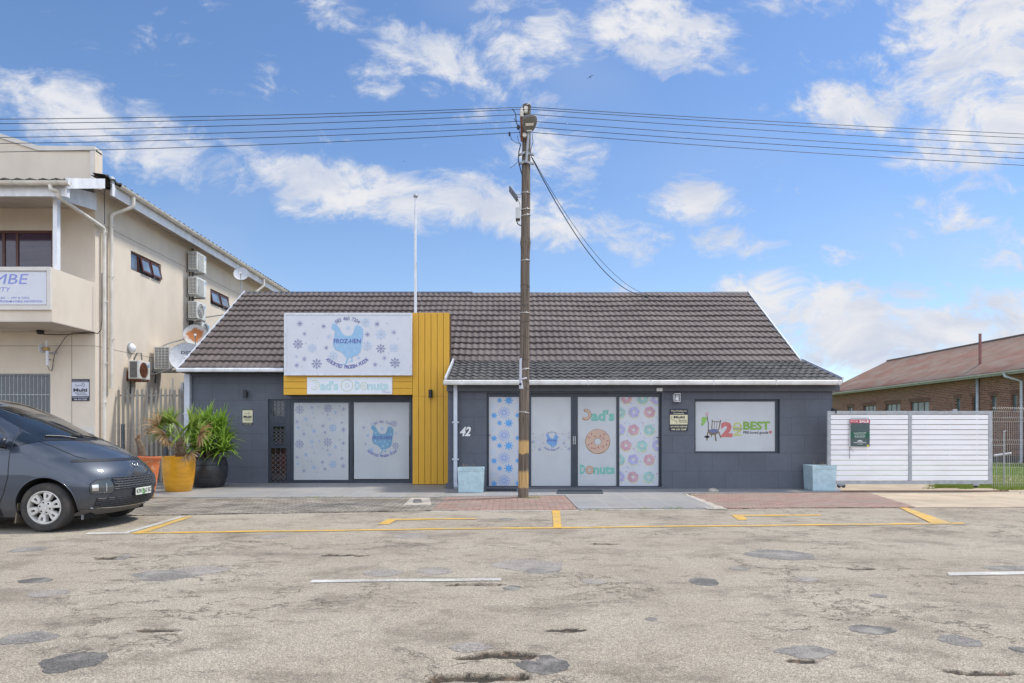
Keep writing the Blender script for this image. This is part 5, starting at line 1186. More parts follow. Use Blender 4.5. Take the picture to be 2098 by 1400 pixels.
# low welded mesh fence in front of it
def meshfence(name, lab, xa, ya, xb, yb, z0, zt, pitch, hz, m, posts=(), top=True):
    t = thing(name, lab, 'fence', (xa, ya, z0)); d = Vector((xb-xa, yb-ya, 0)); L = d.length; d.normalize(); nn = Vector((-d.y, d.x, 0)); n = int(L/pitch)
    mb = MB()
    for i in range(n+1):
        p = Vector((xa, ya, 0))+d*(L*i/n); pts = [p+Vector((0, 0, z0))]
        for h in hz: pts += [p+Vector((0, 0, h-.05)), p+Vector((0, 0, h))-nn*.03, p+Vector((0, 0, h+.05))]
        pts += [p+Vector((0, 0, zt))]
        if top: pts += [p+Vector((0, 0, zt+.06))-nn*.05, p+Vector((0, 0, zt+.10))]
        for a, b_ in zip(pts, pts[1:]): mb.bar(a, b_, .0045, .0045)
    for h in [z0+.1]+[x for h in hz for x in (h-.05, h+.05)]+[zt]: mb.bar(Vector((xa, ya, h)), Vector((xb, yb, h)), .005, .005)
    o = mb.build('mesh_panel', m, t)
    for x, y, w in posts: mb = MB(); mb.box(x-w, x+w, y-w, y+w, 0, zt+.02); mb.build('post', mat('slate_post', (.045, .055, .07), .5), t)
    return t
xa = XZ(240, 0, 17.4)[0]; xb = XZ(372, 0, 18.2)[0]
meshfence('mesh_fence', 'low grey welded mesh fence with bent tips behind the potted plants', xa, 17.3, xb, 18.2, .03, XZ(0, 871, 17.5)[1], .055, (.55, 1.1, 1.5), mat('mesh_grey', (.20, .19, .18), .5, metal=.3), [(XZ(252, 0, 17.5)[0], 17.5, .035), (XZ(336, 0, 17.8)[0], 17.9, .03)])

# ---------------- pots and plants
def pot(prof, c, name, lab, m, rim_soil, n=40, bands=()):
    t = thing(name, lab, 'plant pot', (c.x, c.y, .024)); mb = MB(); mb.lathe([(r, z+.024) for r, z in prof], (c.x, c.y, 0), n); mb.build('pot_body', m, t, smooth=True, angle=50)
    mb = MB(); mb.lathe([(rim_soil, 0), (rim_soil*.98, .012), (0, .02)], (c.x, c.y, prof[-1][1]+.0), 24); mb.build('soil', m_earth, t, smooth=True)
    for z, r in bands: mb = MB(); mb.tube([(c.x+r*math.cos(a*math.pi/20), c.y+r*math.sin(a*math.pi/20), z) for a in range(41)], .010, 6); mb.build('band', m, t, smooth=True)
    return t
def pg(px0, px1, pyb): g_ = G((px0+px1)/2, pyb, .024); return g_
m_ypot = mat('mustard_glaze', (.62, .30, .012), .32, dirt=(.36, .15, .008), amt=.6, dscale=1.6, coat=.3, stretch=(1, 1, 3)); m_bpot = mat('black_pot_plastic', (.022, .024, .028), .38, dirt=(.07, .07, .07), amt=.5, dscale=4, stretch=(1, 1, .4))
def opot():
    m, nt, b = nt_new('peeling_orange_paint'); o = objc(nt); f = rampn(nt, noisen(nt, o, 7, 8, .7), .55, .6)
    s_ = N(nt, 'ShaderNodeSeparateXYZ'); nt.links.new(o, s_.inputs[0]); f2 = mathn(nt, 'MAXIMUM', f, rampn(nt, mathn(nt, 'ADD', s_.outputs[2], mathn(nt, 'MULTIPLY', noisen(nt, o, 9, 5), .3)), .32, .24))
    c = mixc(nt, f, (.62, .17, .055), (.66, .33, .19)); c = mixc(nt, mathn(nt, 'MULTIPLY', f2, rampn(nt, noisen(nt, o, 17, 5), .4, .6)), c, (.55, .40, .22)); nt.links.new(c, b.inputs['Base Color']); b.inputs['Roughness'].default_value = .75; bumpn(nt, f, .4, .01, b); return m
c = G(353, 1009, .024); c.y += .3; k = 16.2/F
cy_ = c.copy(); H = XZ(0, 936, c.y-.3)[1]-.024
pot([(.0, 0), (.27, 0), (.285, .02), (.325, .2), (.355, .45), (.362, .62), (.352, H-.05), (.358, H-.02), (.36, H), (.325, H), (.31, H-.1)], c, 'plant_pot', 'tall mustard yellow glazed pot holding the ragged palm', m_ypot, .30)
c = G(415, 1000, .024); c.y += .35; cb_ = c.copy(); H = XZ(0, 938, c.y-.35)[1]-.024
pot([(0, 0), (.34, 0), (.36, .02), (.42, .18), (.46, .38), (.465, .5), (.43, H-.10), (.41, H-.05), (.425, H-.03), (.43, H), (.39, H), (.37, H-.1)], c, 'plant_pot', 'wide round black pot holding the green yucca', m_bpot, .36, bands=((.30, .447), (.60, .462)))
c = G(311, 1022, .024); c.y += .22; co_ = c.copy(); H = XZ(0, 937, c.y-.2)[1]-.024; r = 15.5*c.y/F
c.x = XZ(294, 0, c.y)[0]; co_ = c.copy()
pot([(0, 0), (.19, 0), (.20, .02), (.25, .3), (.30, .65), (.325, H-.06), (.345, H-.04), (.345, H), (.30, H), (.29, H-.1)], c, 'plant_pot', 'peeling orange flared pot half hidden behind the van', opot(), .28)
# leaves
def leaf(mb, p, d, L, w, droop, n=6, fold=.25, twist=0.):
    p = Vector(p); d = Vector(d).normalized(); rows = []
    for i in range(n+1):
        t = i/n; ww = w*(min(1, t*5+.35))*(1-t**2.2)*.5+.0006
        s_ = d.cross(Vector((0, 0, 1)));
        if s_.length < .1: s_ = Vector((1, 0, 0))
        s_.normalize(); up = s_.cross(d).normalized()
        s2 = (s_*math.cos(twist*t)+up*math.sin(twist*t)); u2 = s2.cross(d)
        rows.append([p-s2*ww+u2*ww*fold, p.copy(), p+s2*ww+u2*ww*fold]); p = p+d*(L/n); d = (d+Vector((0, 0, -droop*(t+.15)/n*3))).normalized()
    mb.grid(rows)
def leafmat(name, a, b_, c_, rough=.45):
    m, nt, b = nt_new(name); o = objc(nt); gi = N(nt, 'ShaderNodeObjectInfo'); k = mixc(nt, rampn(nt, noisen(nt, o, 13, 3), .3, .7), a, b_); k = mixc(nt, rampn(nt, noisen(nt, o, 5, 5), .58, .75), k, c_)
    nt.links.new(k, b.inputs['Base Color']); b.inputs['Roughness'].default_value = rough
    tr = N(nt, 'ShaderNodeBsdfTranslucent'); nt.links.new(k, tr.inputs[0]); ms = N(nt, 'ShaderNodeMixShader'); ms.inputs[0].default_value = .35
    nt.links.new(b.outputs[0], ms.inputs[1]); nt.links.new(tr.outputs[0], ms.inputs[2]); nt.links.new(ms.outputs[0], nt.nodes['Material Output'].inputs[0]); return m
m_yuc = leafmat('yucca_leaf', (.15, .27, .03), (.30, .46, .07), (.07, .14, .02)); m_palm = leafmat('palm_green_leaf', (.19, .30, .045), (.32, .42, .08), (.42, .38, .12)); m_dead = leafmat('palm_dead_leaf', (.36, .22, .10), (.50, .36, .19), (.26, .16, .08), .8)
m_trunk = mat('fibrous_trunk', (.12, .085, .055), .95, dirt=(.25, .2, .14), amt=.8, dscale=14, bump=1.)
r = random.Random(11); zs = .80
t = thing('yucca_plant', 'bushy bright green yucca with sword leaves against the charcoal wall', 'plant', (cb_.x, cb_.y, zs))
mb = MB(); heads = []
for hx, hy, hz_ in ((-.02, 0, 1.62), (.16, -.05, 1.45), (.42, -.02, 1.22), (-.20, -.12, 1.35), (.10, -.30, 1.08), (.44, -.16, .98), (-.16, .1, 1.5), (.30, .1, 1.5), (-.25,-.2,1.05)):
    h = Vector((cb_.x+hx, cb_.y+hy, hz_)); heads.append(h); mb.tube([(cb_.x+hx*.3, cb_.y+hy*.3, zs-.1), (cb_.x+hx*.7, cb_.y+hy*.7, (zs+hz_)/2), h], [.05, .04, .03], 7)
mb.build('trunk', m_trunk, t)
mb = MB()
for h in heads:
    for k in range(78):
        a = r.uniform(0, 2*math.pi); el = r.uniform(-.55, 1.45); d_ = Vector((math.cos(a)*math.cos(el), math.sin(a)*math.cos(el), math.sin(el)))
        leaf(mb, h+Vector((0, 0, r.uniform(-.12, .08))), d_, r.uniform(.40, .66), r.uniform(.05, .075), r.uniform(.1, .7), 5)
mb.build('foliage', m_yuc, t)
t = thing('palm_plant', 'ragged fan palm with green leaves and dead brown fronds in the yellow pot', 'plant', (cy_.x, cy_.y, .85))
px_ = Vector((cy_.x+.06, cy_.y, 0))
mb = MB(); mb.lathe([(.12, .82), (.14, .95), (.12, 1.1), (.10, 1.25), (.05, 1.32)], px_, 12); mb.build('trunk', m_trunk, t, smooth=True)
gm, dm, sm_ = MB(), MB(), MB()
def fan(tip, root, R_, n, dead, spread=2.6, droop=.25):
    tip, root = Vector(tip), Vector(root); mid = root.lerp(tip, .55)+Vector((0, 0, .06)); (sm_).tube([root, mid, tip], [.016, .011, .008], 5)
    ax = (tip-mid).normalized(); s_ = ax.cross(Vector((0, 1, 0))); 
    if s_.length < .2: s_ = Vector((1, 0, 0))
    s_.normalize()
    up = Vector((r.uniform(-.2, .2), -.85, .45)).normalized(); s_ = ax.cross(up).normalized()
    for k in range(n):
        a = (k/(n-1)-.5)*spread; d_ = ax*math.cos(a)+s_*math.sin(a)+Vector((0, r.uniform(-.12, .12), 0))
        leaf(dm if dead else gm, tip, d_, R_*r.uniform(.75, 1.05), .055 if not dead else .045, droop if not dead else r.uniform(.3, 1.3), 6, .5, 0 if not dead else r.uniform(-1.5, 1.5))
def wp_(px, py, dy=0): return P(px, py, cy_.y-.1+dy)
rt = Vector((px_.x, px_.y, 1.22))
for (px, py, dy, R_, n, dead) in ((352,868,.15,.42,16,0),(392,872,0,.50,18,0),(372,888,-.2,.42,16,0),(350,890,.25,.38,14,0),(330,886,.1,.35,12,0),(405,888,.2,.45,14,0),
        (325,872,-.15,.40,14,1),(340,893,-.3,.38,14,1),(362,872,-.1,.46,18,0),(385,880,-.28,.46,18,0),(408,889,-.25,.40,12,1),(384,930,-.33,.30,12,1),(350,905,-.2,.28,10,1),(340,866,0,.40,15,0)): fan(wp_(px, py, dy), rt+Vector((0, 0, r.uniform(-.1, .05))), R_*1.12, int(n*1.4), dead)
for k in range(26):
    a = r.uniform(0, 6.28); leaf(dm, px_+Vector((.08*math.cos(a), .08*math.sin(a), r.uniform(.9, 1.2))), (math.cos(a), math.sin(a), r.uniform(-.2, .9)), r.uniform(.15, .3), .03, 1., 4)
gm.build('foliage', m_palm, t); dm.build('dead_frond', m_dead, t); sm_.build('leaf_stalk', m_palm, t)
t = thing('dry_plant', 'withered brown stump of a plant in the orange pot', 'plant', (co_.x-.2, co_.y, .8)); mb = MB()
b0_ = P(291, 934, co_.y); tp = P(281, 898, co_.y); mb.tube([b0_, b0_.lerp(tp, .5)+Vector((.03, 0, 0)), tp], [.09, .075, .05], 8); mb.build('trunk', m_trunk, t); mb = MB()
for k in range(60): q = r.random(); a = r.uniform(0, 6.28); leaf(mb, b0_.lerp(tp, q), (math.cos(a), math.sin(a), 1.4), r.uniform(.06, .16), .03, .3, 3)
mb.build('dead_frond', m_dead, t)

# =====================================================================  utility pole, lamp and wires
DPo = 14.63; base = Vector((XZ(1072, 0, DPo)[0], DPo, 0)); top = P(1079, 216, DPo)
def polemat():
    m, nt, b = nt_new('creosoted_timber'); o = objc(nt); s_ = N(nt, 'ShaderNodeSeparateXYZ'); nt.links.new(o, s_.inputs[0]); gr = objc(nt, (9, 9, .35))
    c = mixc(nt, rampn(nt, noisen(nt, gr, 3.5, 8, .65), .35, .65), (.095, .068, .048), (.21, .165, .125))
    c = mixc(nt, rampn(nt, noisen(nt, objc(nt, (14, 14, .25)), 4, 6), .56, .62), c, (.035, .026, .02))
    zz = mathn(nt, 'ADD', s_.outputs[2], mathn(nt, 'MULTIPLY', noisen(nt, o, 11, 4), .10))
    def band(a, b_): return mathn(nt, 'MULTIPLY', rampn(nt, zz, a, a+.02), rampn(nt, zz, b_, b_-.07))
    f = mathn(nt, 'ADD', band(.265, .66), band(.99, 1.31), clamp=True)
    f = mathn(nt, 'MULTIPLY', f, rampn(nt, noisen(nt, gr, 5, 6, .7), .32, .50))
    c = mixc(nt, f, c, mixc(nt, noisen(nt, o, 9, 5), (.58, .34, .10), (.50, .34, .16)))
    nt.links.new(c, b.inputs['Base Color']); b.inputs['Roughness'].default_value = .85; bumpn(nt, noisen(nt, gr, 6, 7), .7, .02, b); return m
up_ = thing('utility_pole', 'tall weathered wooden electricity pole with worn yellow bands at its foot', 'utility pole', tuple(base))
n = 60; pts = []; rs = []
for i in range(n+1):
    t = i/n; p = base.lerp(top, t); p.z = top.z*t-.05*(t == 0); p.x += .012*noise.noise(Vector((0, 0, p.z*1.1))); pts.append(p)
    rr = .112+(.088-.112)*t
    for kz, kk in ((XZ(0, 497, DPo)[1], .014), (XZ(0, 505, DPo)[1], .010), (XZ(0, 858, DPo)[1], .007)): rr += kk*math.exp(-((p.z-kz)/.07)**2)
    rs.append(rr)
mb = MB(); mb.tube(pts, rs, 20); mb.build('pole_shaft', polemat(), up_, smooth=True, angle=60)
def onpole(py, D=DPo): z = XZ(0, py, D)[1]; t = z/top.z; return base.lerp(top, t)+Vector((0, 0, z-base.lerp(top, t).z)), .112+(.088-.112)*t
m_strap = mat('steel_strap', (.55, .54, .50), .5, dirt=(.3, .28, .24), amt=.5, dscale=20); m_cable = mat('black_cable', (.012, .014, .02), .6); m_cer = mat('white_ceramic', (.62, .58, .50), .3, dirt=(.4, .33, .24), amt=.5, dscale=9)
for py in (397, 430.5, 443, 535, 642, 757, 845):
    c, r_ = onpole(py); r_ += .004; mb = MB(); tl = random.uniform(-.02, .02)
    mb.tube([(c.x+r_*math.cos(a*math.pi/12), c.y+r_*math.sin(a*math.pi/12), c.z+tl*math.cos(a*math.pi/12)) for a in range(25)], .009, 4); mb.box(c.x+.02, c.x+.045, c.y-r_-.022, c.y-r_, c.z-.016, c.z+.022); mb.build('strap', m_strap, up_)
mb = MB()
for py in (588, 662, 690, 735, 783, 796): c, r_ = onpole(py); mb.tube([(c.x+(r_+.004)*math.cos(a*math.pi/12), c.y+(r_+.004)*math.sin(a*math.pi/12), c.z+.03*math.sin(a*math.pi/12+py)) for a in range(25)], .003, 4)
mb.build('wire_tie', m_cable, up_)
mb = MB()
for py, dx in ((497, .0), (627, -.05), (628, .0), (626, .045), (740, -.02), (860, .0), (310, -.05), (310, .045)): c, r_ = onpole(py); mb.lathe([(.016, -.003), (.016, .003)], (c.x+dx, c.y-r_-.0+(.012 if dx else -.002), c.z), 10, 'Y')
mb.build('bolt', m_black, up_)
# cross arms of the lamp bracket
lamp = thing('street_lamp', 'flat grey street lamp head on a steel bracket near the pole top', 'street lamp', tuple(onpole(340)[0]))
mb = MB()
for py in (319, 337.5):
    c, r_ = onpole(py); mb.bar((c.x-.155, c.y-r_+.02, c.z-.02), (c.x-.03, c.y-r_-.05, c.z+.01), .03, .045); mb.bar((c.x-.03, c.y-r_-.05, c.z+.01), (c.x+.155, c.y-r_+.02, c.z-.015), .03, .045)
    for s_ in (-1, 1): mb.lathe([(.02, -.03), (.02, .03)], (c.x+s_*.15, c.y-r_+.0, c.z-.02), 8, 'Y')
mb.build('clamp', m_galv, lamp)
c1_, r1 = onpole(340); c2_, r2 = onpole(278); mb = MB(); a = Vector((c1_.x+.0, c1_.y-r1-.07, c1_.z)); b_ = Vector((c2_.x+.045, c2_.y-r2-.10, c2_.z)); mb.tube([a, b_, b_+Vector((.01, -.08, .03))], .028, 10); mb.build('arm', m_galv, lamp, smooth=True, angle=50)
# lamp head: tilted shallow shell, widest at the top, narrowing to the arm
h0 = b_+Vector((.01, -.05, -.02)); fw_ = Vector((.02, -.62, .78)).normalized(); sd_ = Vector((1, 0, .05)).normalized(); nn = fw_.cross(sd_).normalized()
if nn.z < 0: nn = -nn
def ring_(s_, k):
    out_ = []
    for i in range(28):
        a = 2*math.pi*i/28; ca, sa = math.cos(a), math.sin(a); x = abs(sa)**.55*(1 if sa > 0 else -1); y = abs(ca)**.55*(1 if ca > 0 else -1)
        L_ = .165+.165*y; w_ = .155*(.62+.38*min(1, (L_+.03)/.20)); out_.append(h0+fw_*(L_*1.0+(-.03 if 0 else 0))+sd_*(w_*x*s_)+nn*k+(fw_*(y*(s_-1)*.25)))
    return out_
rows = [ring_(s_, k) for s_, k in ((.86, -.03), (1, -.022), (1.02, 0), (.95, .05), (.6, .085), (.15, .09))]
mb = MB(); vs = [p for q in rows for p in q]; m6 = len(rows); mb.add(vs, [(i*28+k, i*28+(k+1) % 28, (i+1)*28+(k+1) % 28, (i+1)*28+k) for i in range(m6-1) for k in range(28)]+[tuple(range((m6-1)*28, m6*28))]); mb.build('head_shell', mat('lamp_grey', (.17, .17, .18), .45), lamp, smooth=True, angle=50)
mb = MB(); mb.poly([p-nn*.002 for p in rows[0]]); mb.build('lens', glassmat('lamp_lens', (.16, .15, .13), .15), lamp)
mb = MB(); q = lambda u_, v_: h0+fw_*(.165+v_*.66)+sd_*u_-nn*.036
mb.poly([q(-.09, .02), q(.09, .02), q(.08, -.06), q(-.08, -.06)]); mb.build('reflector_plate', m_cer, lamp); mb = MB(); mb.poly([q(-.05, -.19), q(.05, -.19), q(.05, -.225), q(-.05, -.225)]); mb.build('rating_label', m_whitet, lamp)
# insulators
def insul(c, s_, lab):
    mb = MB(); mb.lathe([(0, -.06*s_), (.035*s_, -.06*s_), (.045*s_, -.03*s_), (.03*s_, -.005*s_), (.045*s_, .02*s_), (.045*s_, .05*s_), (.02*s_, .07*s_), (0, .072*s_)], c, 14); return mb.build('insulator', m_cer, up_, smooth=True)
insul(P(1069, 234, DPo-.16), 1.1, ''); insul(P(1069, 226, DPo-.14), .7, '')
mb = MB(); mb.lathe([(.02, -.05), (.04, -.05), (.043, -.02), (.03, 0), (.043, .02), (.04, .05), (.02, .05)], P(1077.5, 223, DPo-.16), 14, 'Y'); mb.lathe([(.02, -.04), (.036, -.03), (.036, .03), (.02, .04)], P(1077.5, 229, DPo-.16), 14, 'Y'); mb.lathe([(.015, -.04), (.045, -.03), (.045, .03), (.015, .04)], P(1075, 277.5, DPo-.16), 12, 'Y'); mb.build('insulator', m_cer, up_, smooth=True, angle=60)
mb = MB(); c, r_ = onpole(221); mb.tube([(c.x+.0, c.y-r_-.01, c.z+.02), (c.x+.06, c.y-r_+.01, c.z+.045), (c.x+.095, c.y-.02, c.z+.02)], .009, 6); mb.build('strap', m_strap, up_)
mb = MB(); a, b_ = P(1068, 240, DPo-.15), P(1069, 290, DPo-.12); mb.bar(a, b_, .05, .035); mb.build('insulator_rack', m_rust, up_)
mb = MB(); mb.lathe([(.01, -.05), (.035, -.05), (.035, .05), (.01, .05)], P(1062, 261, DPo-.12), 10, 'Y'); mb.lathe([(.01, -.04), (.02, -.04), (.02, .04)], P(1044, 275, DPo-.1), 8); mb.build('connector', m_black, up_)
mb = MB()
for ps, w in (([(1050,224),(1056,232),(1058,252),(1061,258)],.010),([(1053,243),(1060,255),(1064,268),(1066,282)],.006),([(1045,276),(1048,286),(1057,293),(1068,294)],.006),([(1060,278),(1062,288),(1067,300)],.005),
              ([(1067,296),(1063,312),(1062,328),(1067,350),(1070,360)],.012),([(1090,275),(1092,290),(1087,310),(1089,322)],.006),([(1045,345),(1055,338),(1063,330)],.005)): mb.tube([P(x, y, DPo-.14) for x, y in ps], w, 5)
mb.build('jumper_wire', m_cable, up_)
# solar panel and box
sp = thing('solar_panel', 'small tilted solar panel on a side bracket of the pole', 'solar panel', tuple(P(1056, 398, DPo)))
a, b_ = P(1045, 386, DPo), P(1061, 408, DPo); d_ = (b_-a).normalized(); nn = Vector((d_.z, 0, -d_.x)); mb = MB(); mb.prism([a+Vector((0, -.16, 0)), b_+Vector((0, -.16, 0)), b_+Vector((0, .16, 0)), a+Vector((0, .16, 0))], nn*.03); mb.build('panel', mat('solar_back', (.12, .13, .16), .5), sp, bevel=.004)
mb = MB(); mb.bar(P(1053, 399, DPo), P(1068, 399, DPo), .02, .015); mb.bar(P(1058, 404, DPo), P(1068, 404, DPo), .02, .015); mb.build('bracket', m_galv, sp)
mb = MB(); mb.tube([P(1061, 408, DPo-.02), P(1065, 418, DPo-.02), P(1066, 430, DPo-.02)], .006, 5); mb.build('lead', m_cable, sp)
bx = thing('equipment_box', 'pale grey equipment box strapped to the left of the pole', 'equipment box', tuple(P(1061, 450, DPo)))
x0, x1, z0, z1 = R(DPo-.02, 1056.5, 427, 1066, 449.5); mb = MB(); mb.box(x0, x1, DPo-.10, DPo+.08, z0, z1); mb.build('housing', mat('box_grey', (.50, .51, .49), .5), bx, bevel=.008)
mb = MB(); mb.tube([P(1059, 450, DPo-.03), P(1060, 458, DPo-.03), P(1065, 462, DPo-.03), P(1068, 462, DPo-.03)], .012, 6); mb.lathe([(.02, -.04), (.02, 0)], P(1059, 450, DPo-.03), 8); mb.lathe([(.015, -.04), (.015, 0)], P(1063, 450, DPo-.03), 8); mb.build('cable', m_cable, bx)
# paper posters taped to the pole
c, r_ = onpole(775)
t = thing('paper_poster', 'torn white paper strips with a black arrow taped to the pole', 'poster', (c.x-.1, c.y-.1, XZ(0, 800, DPo)[1]))
def wrap(pys, ang0, ang1s, m, nm):
    rows = []
    for py, a1 in zip(pys, ang1s):
        c, r_ = onpole(py); q = r_+.006; rows.append([(c.x+q*math.cos(rad(a)), c.y+q*math.sin(rad(a)), c.z) for a in [ang0+(a1-ang0)*k/8 for k in range(9)]])
    mb = MB(); mb.grid(rows); return mb.build(nm, m, t)
wrap([735, 750, 765, 775], 150, [240, 238, 243, 240], m_signw, 'sheet'); wrap([775.2, 785, 797], 148, [245, 250, 262], m_signw, 'sheet')
cc, r_ = onpole(788); q = r_+.009; mb = MB()
fa = lambda u_, z_: (cc.x+q*math.cos(rad(228+u_)), cc.y+q*math.sin(rad(228+u_)), cc.z+z_)
mb.poly([fa(-10, .045), fa(16, 0), fa(-10, -.045)]); mb.poly([fa(-35, .018), fa(-10, .018), fa(-10, -.018), fa(-35, -.018)]); mb.build('arrow_print', m_ptxt, t)
mb = MB(); c, r_ = onpole(778); mb.tube([(c.x+(r_+.008)*math.cos(rad(a)), c.y+(r_+.008)*math.sin(rad(a)), c.z+.004*k) for k, a in enumerate(range(225, 300, 12))], .016, 4); mb.build('tape', m_signw, t)
# conductors: each passes the pole and sags to the next poles down the street
dirr = Vector((1, .062, 0)).normalized(); m_wire = mat('overhead_wire', (.03, .04, .055), .6)
wires = [(250,225,280,0,'topmost overhead wire, just above its close twin'),(257,227,286,.05,'second overhead wire from the top'),(273,239.5,302,0,'third overhead wire from the top'),(286,252,317,.03,'fourth overhead wire from the top'),(299.5,265.5,330,0,'fifth overhead wire from the top'),(316,275,343,.02,'lowest overhead wire of the street line')]
for pl, pc, pr, dy, lab in wires:
    zc = XZ(0, pc, DPo)[1]; mb = MB()
    for sgn, pxe, pye in ((-1, 0, pl), (1, 2098, pr)):
        # where the line of wire crosses the edge of view
        s_ = 12.
        for _ in range(30):
            p = Vector((top.x, DPo, 0))+dirr*sgn*s_; e_ = (p.x*F/p.y+CX)-pxe; s_ -= sgn*e_*p.y/F*.8
        ze = XZ(0, pye, p.y)[1]; Ls = 44.; fr = s_/Ls; sag = (zc-ze)/(4*fr*(1-fr)); pts = []
        for i in range(41):
            t = i/40; q = Vector((top.x+.06*0, DPo-.12+dy, 0))+dirr*sgn*(t*Ls); q.z = zc-4*sag*t*(1-t); pts.append(q)
        mb.tube(pts, .0068, 5)
    o = mb.build('power_line', m_wire, smooth=True); lone(o, lab, 'power line', 'overhead wires crossing the sky')
def service(p0, p1, sag, r_, lab):
    mb = MB(); mb.tube([p0.lerp(p1, i/30)+Vector((0, 0, -4*sag*(i/30)*(1-i/30))) for i in range(31)], r_, 5); lone(mb.build('service_cable', m_cable), lab, 'service cable', 'cables from the pole down to the roof')
service(P(1089, 322, DPo-.1), P(1324, 606, 22.4), .72, .011, 'thicker black cable dropping from the pole to the roof ridge'); service(P(1091, 324, DPo), P(1340, 607, 22.45), .66, .006, 'thinner cable beside the thick one, from pole to roof ridge')

# =====================================================================  sliding gate and fence on the right
DGt = 16.2
def gt(px, py): return XZ(px, py, DGt)
t = thing('sliding_gate', 'white slatted sliding gate with galvanised frame beside the shop', 'gate', (gt(1863, 0)[0], DGt, 0))
X0_, X1_, Z0_, Z1_ = R(DGt, 1694, 842.5, 2031.5, 992); fwid = .095; xm = gt(1863.5, 0)[0]
mb = MB(); mb.box(X0_, X1_, DGt-.03, DGt+.03, Z1_-.075, Z1_); mb.box(X0_, X1_, DGt-.03, DGt+.03, Z0_, Z0_+.08); mb.box(X0_, X0_+fwid-.01, DGt-.03, DGt+.03, Z0_+.08, Z1_-.075); mb.box(X1_-fwid+.01, X1_, DGt-.03, DGt+.03, Z0_+.08, Z1_-.075); mb.box(xm-.04, xm+.04, DGt-.029, DGt+.029, Z0_+.08, Z1_-.075); mb.build('frame', m_galv, t, bevel=.004)
n = 13; zb_, zt_ = Z0_+.085, Z1_-.08
for a, b_ in ((X0_+fwid-.01, xm-.04), (xm+.04, X1_-fwid+.01)):
    for i in range(n):
        z0 = zb_+(zt_-zb_)*i/n; z1 = zb_+(zt_-zb_)*(i+1)/n; mb = MB(); w_ = random.uniform(-.002, .002); mb.box(a+.001, b_-.001, DGt-.015+w_, DGt+.004+w_, z0+.006, z1-.006-random.uniform(0, .002)); mb.build('slat', m_slat, t)
mb = MB()
for x in (a_ for a_ in (X0_+.5*(xm-X0_), xm+.5*(X1_-xm))): mb.box(x-.02, x+.02, DGt+.008, DGt+.028, zb_, zt_)
mb.build('backing_strip', m_galv, t)
for px in (1719, 1728, 1999): x = gt(px, 0)[0]; mb = MB(); mb.lathe([(.01, -.012), (.045, -.012), (.038, 0), (.045, .012), (.01, .012)], (x, DGt, Z0_-.045), 16, 'Y'); mb.build('wheel', m_black, t)
mb = MB()
for px in (1723, 1999): x = gt(px, 0)[0]; mb.box(x-.07, x+.07, DGt-.02, DGt+.02, Z0_-.035, Z0_-.001)
mb.build('wheel_carrier', m_galv, t)
mb = MB(); x = gt(1708.5, 0)[0]; mb.box(x-.05, x+.05, DGt-.05, DGt+.05, Z1_+.002, Z1_+.025); mb.box(x-.045, x-.02, DGt-.04, DGt+.04, Z1_+.025, Z1_+.07); mb.box(x+.02, x+.045, DGt-.04, DGt+.04, Z1_-.06, Z1_+.05); mb.build('guide_roller', m_black, t)
mb = MB(); x = gt(1956, 0)[0]; mb.box(x-.05, x+.05, DGt-.02, DGt+.02, Z1_+.002, Z1_+.045); mb.build('stop_block', m_galv, t)
mb = MB(); mb.box(X0_, X1_+.4, DGt-.03, DGt+.03, .006, .018); mb.box(X0_, X1_+.4, DGt-.008, DGt+.008, .018, .032); o = mb.build('gate_rail', m_rust); lone(o, 'thin rusty ground rail under the white sliding gate', 'gate rail')
# FOR SALE board
YS_ = DGt-.06; t = thing('estate_sign', 'green and red for-sale board hung on the white gate', 'sign', P(1761, 916, YS_)); x0, x1, z0, z1 = R(YS_, 1741, 860, 1782, 916.5); w_, h_ = x1-x0, z1-z0
mb = MB(); mb.box(x0, x1, YS_, YS_+.012, z0, z1); mb.build('panel', m_whitet, t)
mb = MB(); mb.box(x0+.012, x1-.002, YS_-.002, YS_, z0+.012, z0+h_*.99); mb.build('field', mat('sign_grey_green', (.055, .085, .083), .5), t)
mb = MB(); mb.box(x0+.0, x1+.004, YS_-.004, YS_-.002, z0+h_*.875, z0+h_*.995); mb.build('field', mat('sign_red', (.50, .02, .055), .5), t)
mb = MB(); mb.box(x0+.014, x1-.004, YS_-.004, YS_-.002, z0+h_*.32, z0+h_*.56); mb.build('field', mat('sign_green', (.008, .085, .05), .5), t)
Y = YS_-.007; mb = MB(); T = lambda u_, v_: (x0+u_*w_, z0+v_*h_)
mb.text('FOR', *T(.23, .895), Y, .075*h_, .38*w_, 0); mb.text('SALE', *T(.71, .895), Y, .08*h_, .48*w_, .04)
mb.text('Lauren 072 421 2929', *T(.5, .50), Y, .035*h_, .62*w_, .02); mb.line([T(.24, .47), T(.74, .47)], .008*h_, Y); mb.text('Rita 082 568 2670', *T(.5, .385), Y, .035*h_, .55*w_, .02); mb.line([T(.24, .345), T(.74, .345)], .008*h_, Y)
mb.text('PAM GOLDING', *T(.5, .145), Y, .045*h_, .62*w_, .012); mb.text('PROPERTIES', *T(.5, .10), Y, .018*h_, .3*w_, .01)
mb.fp([T(.40, .215), T(.60, .215), T(.62, .25), T(.56, .235), T(.53, .27), T(.5, .24), T(.47, .27), T(.44, .235), T(.38, .25)], Y); mb.line([T(.35, .20), T(.65, .20)], .008*h_, Y); mb.line([T(.05, .02), T(.25, .02)], .008*h_, Y)
mb.build('lettering', m_whitet, t); mb = MB(); mb.box(x1-.07, x1-.025, Y, Y+.003, z0+.015, z0+.055); mb.build('field', mat('sign_yellow', (.62, .55, .03), .5), t)
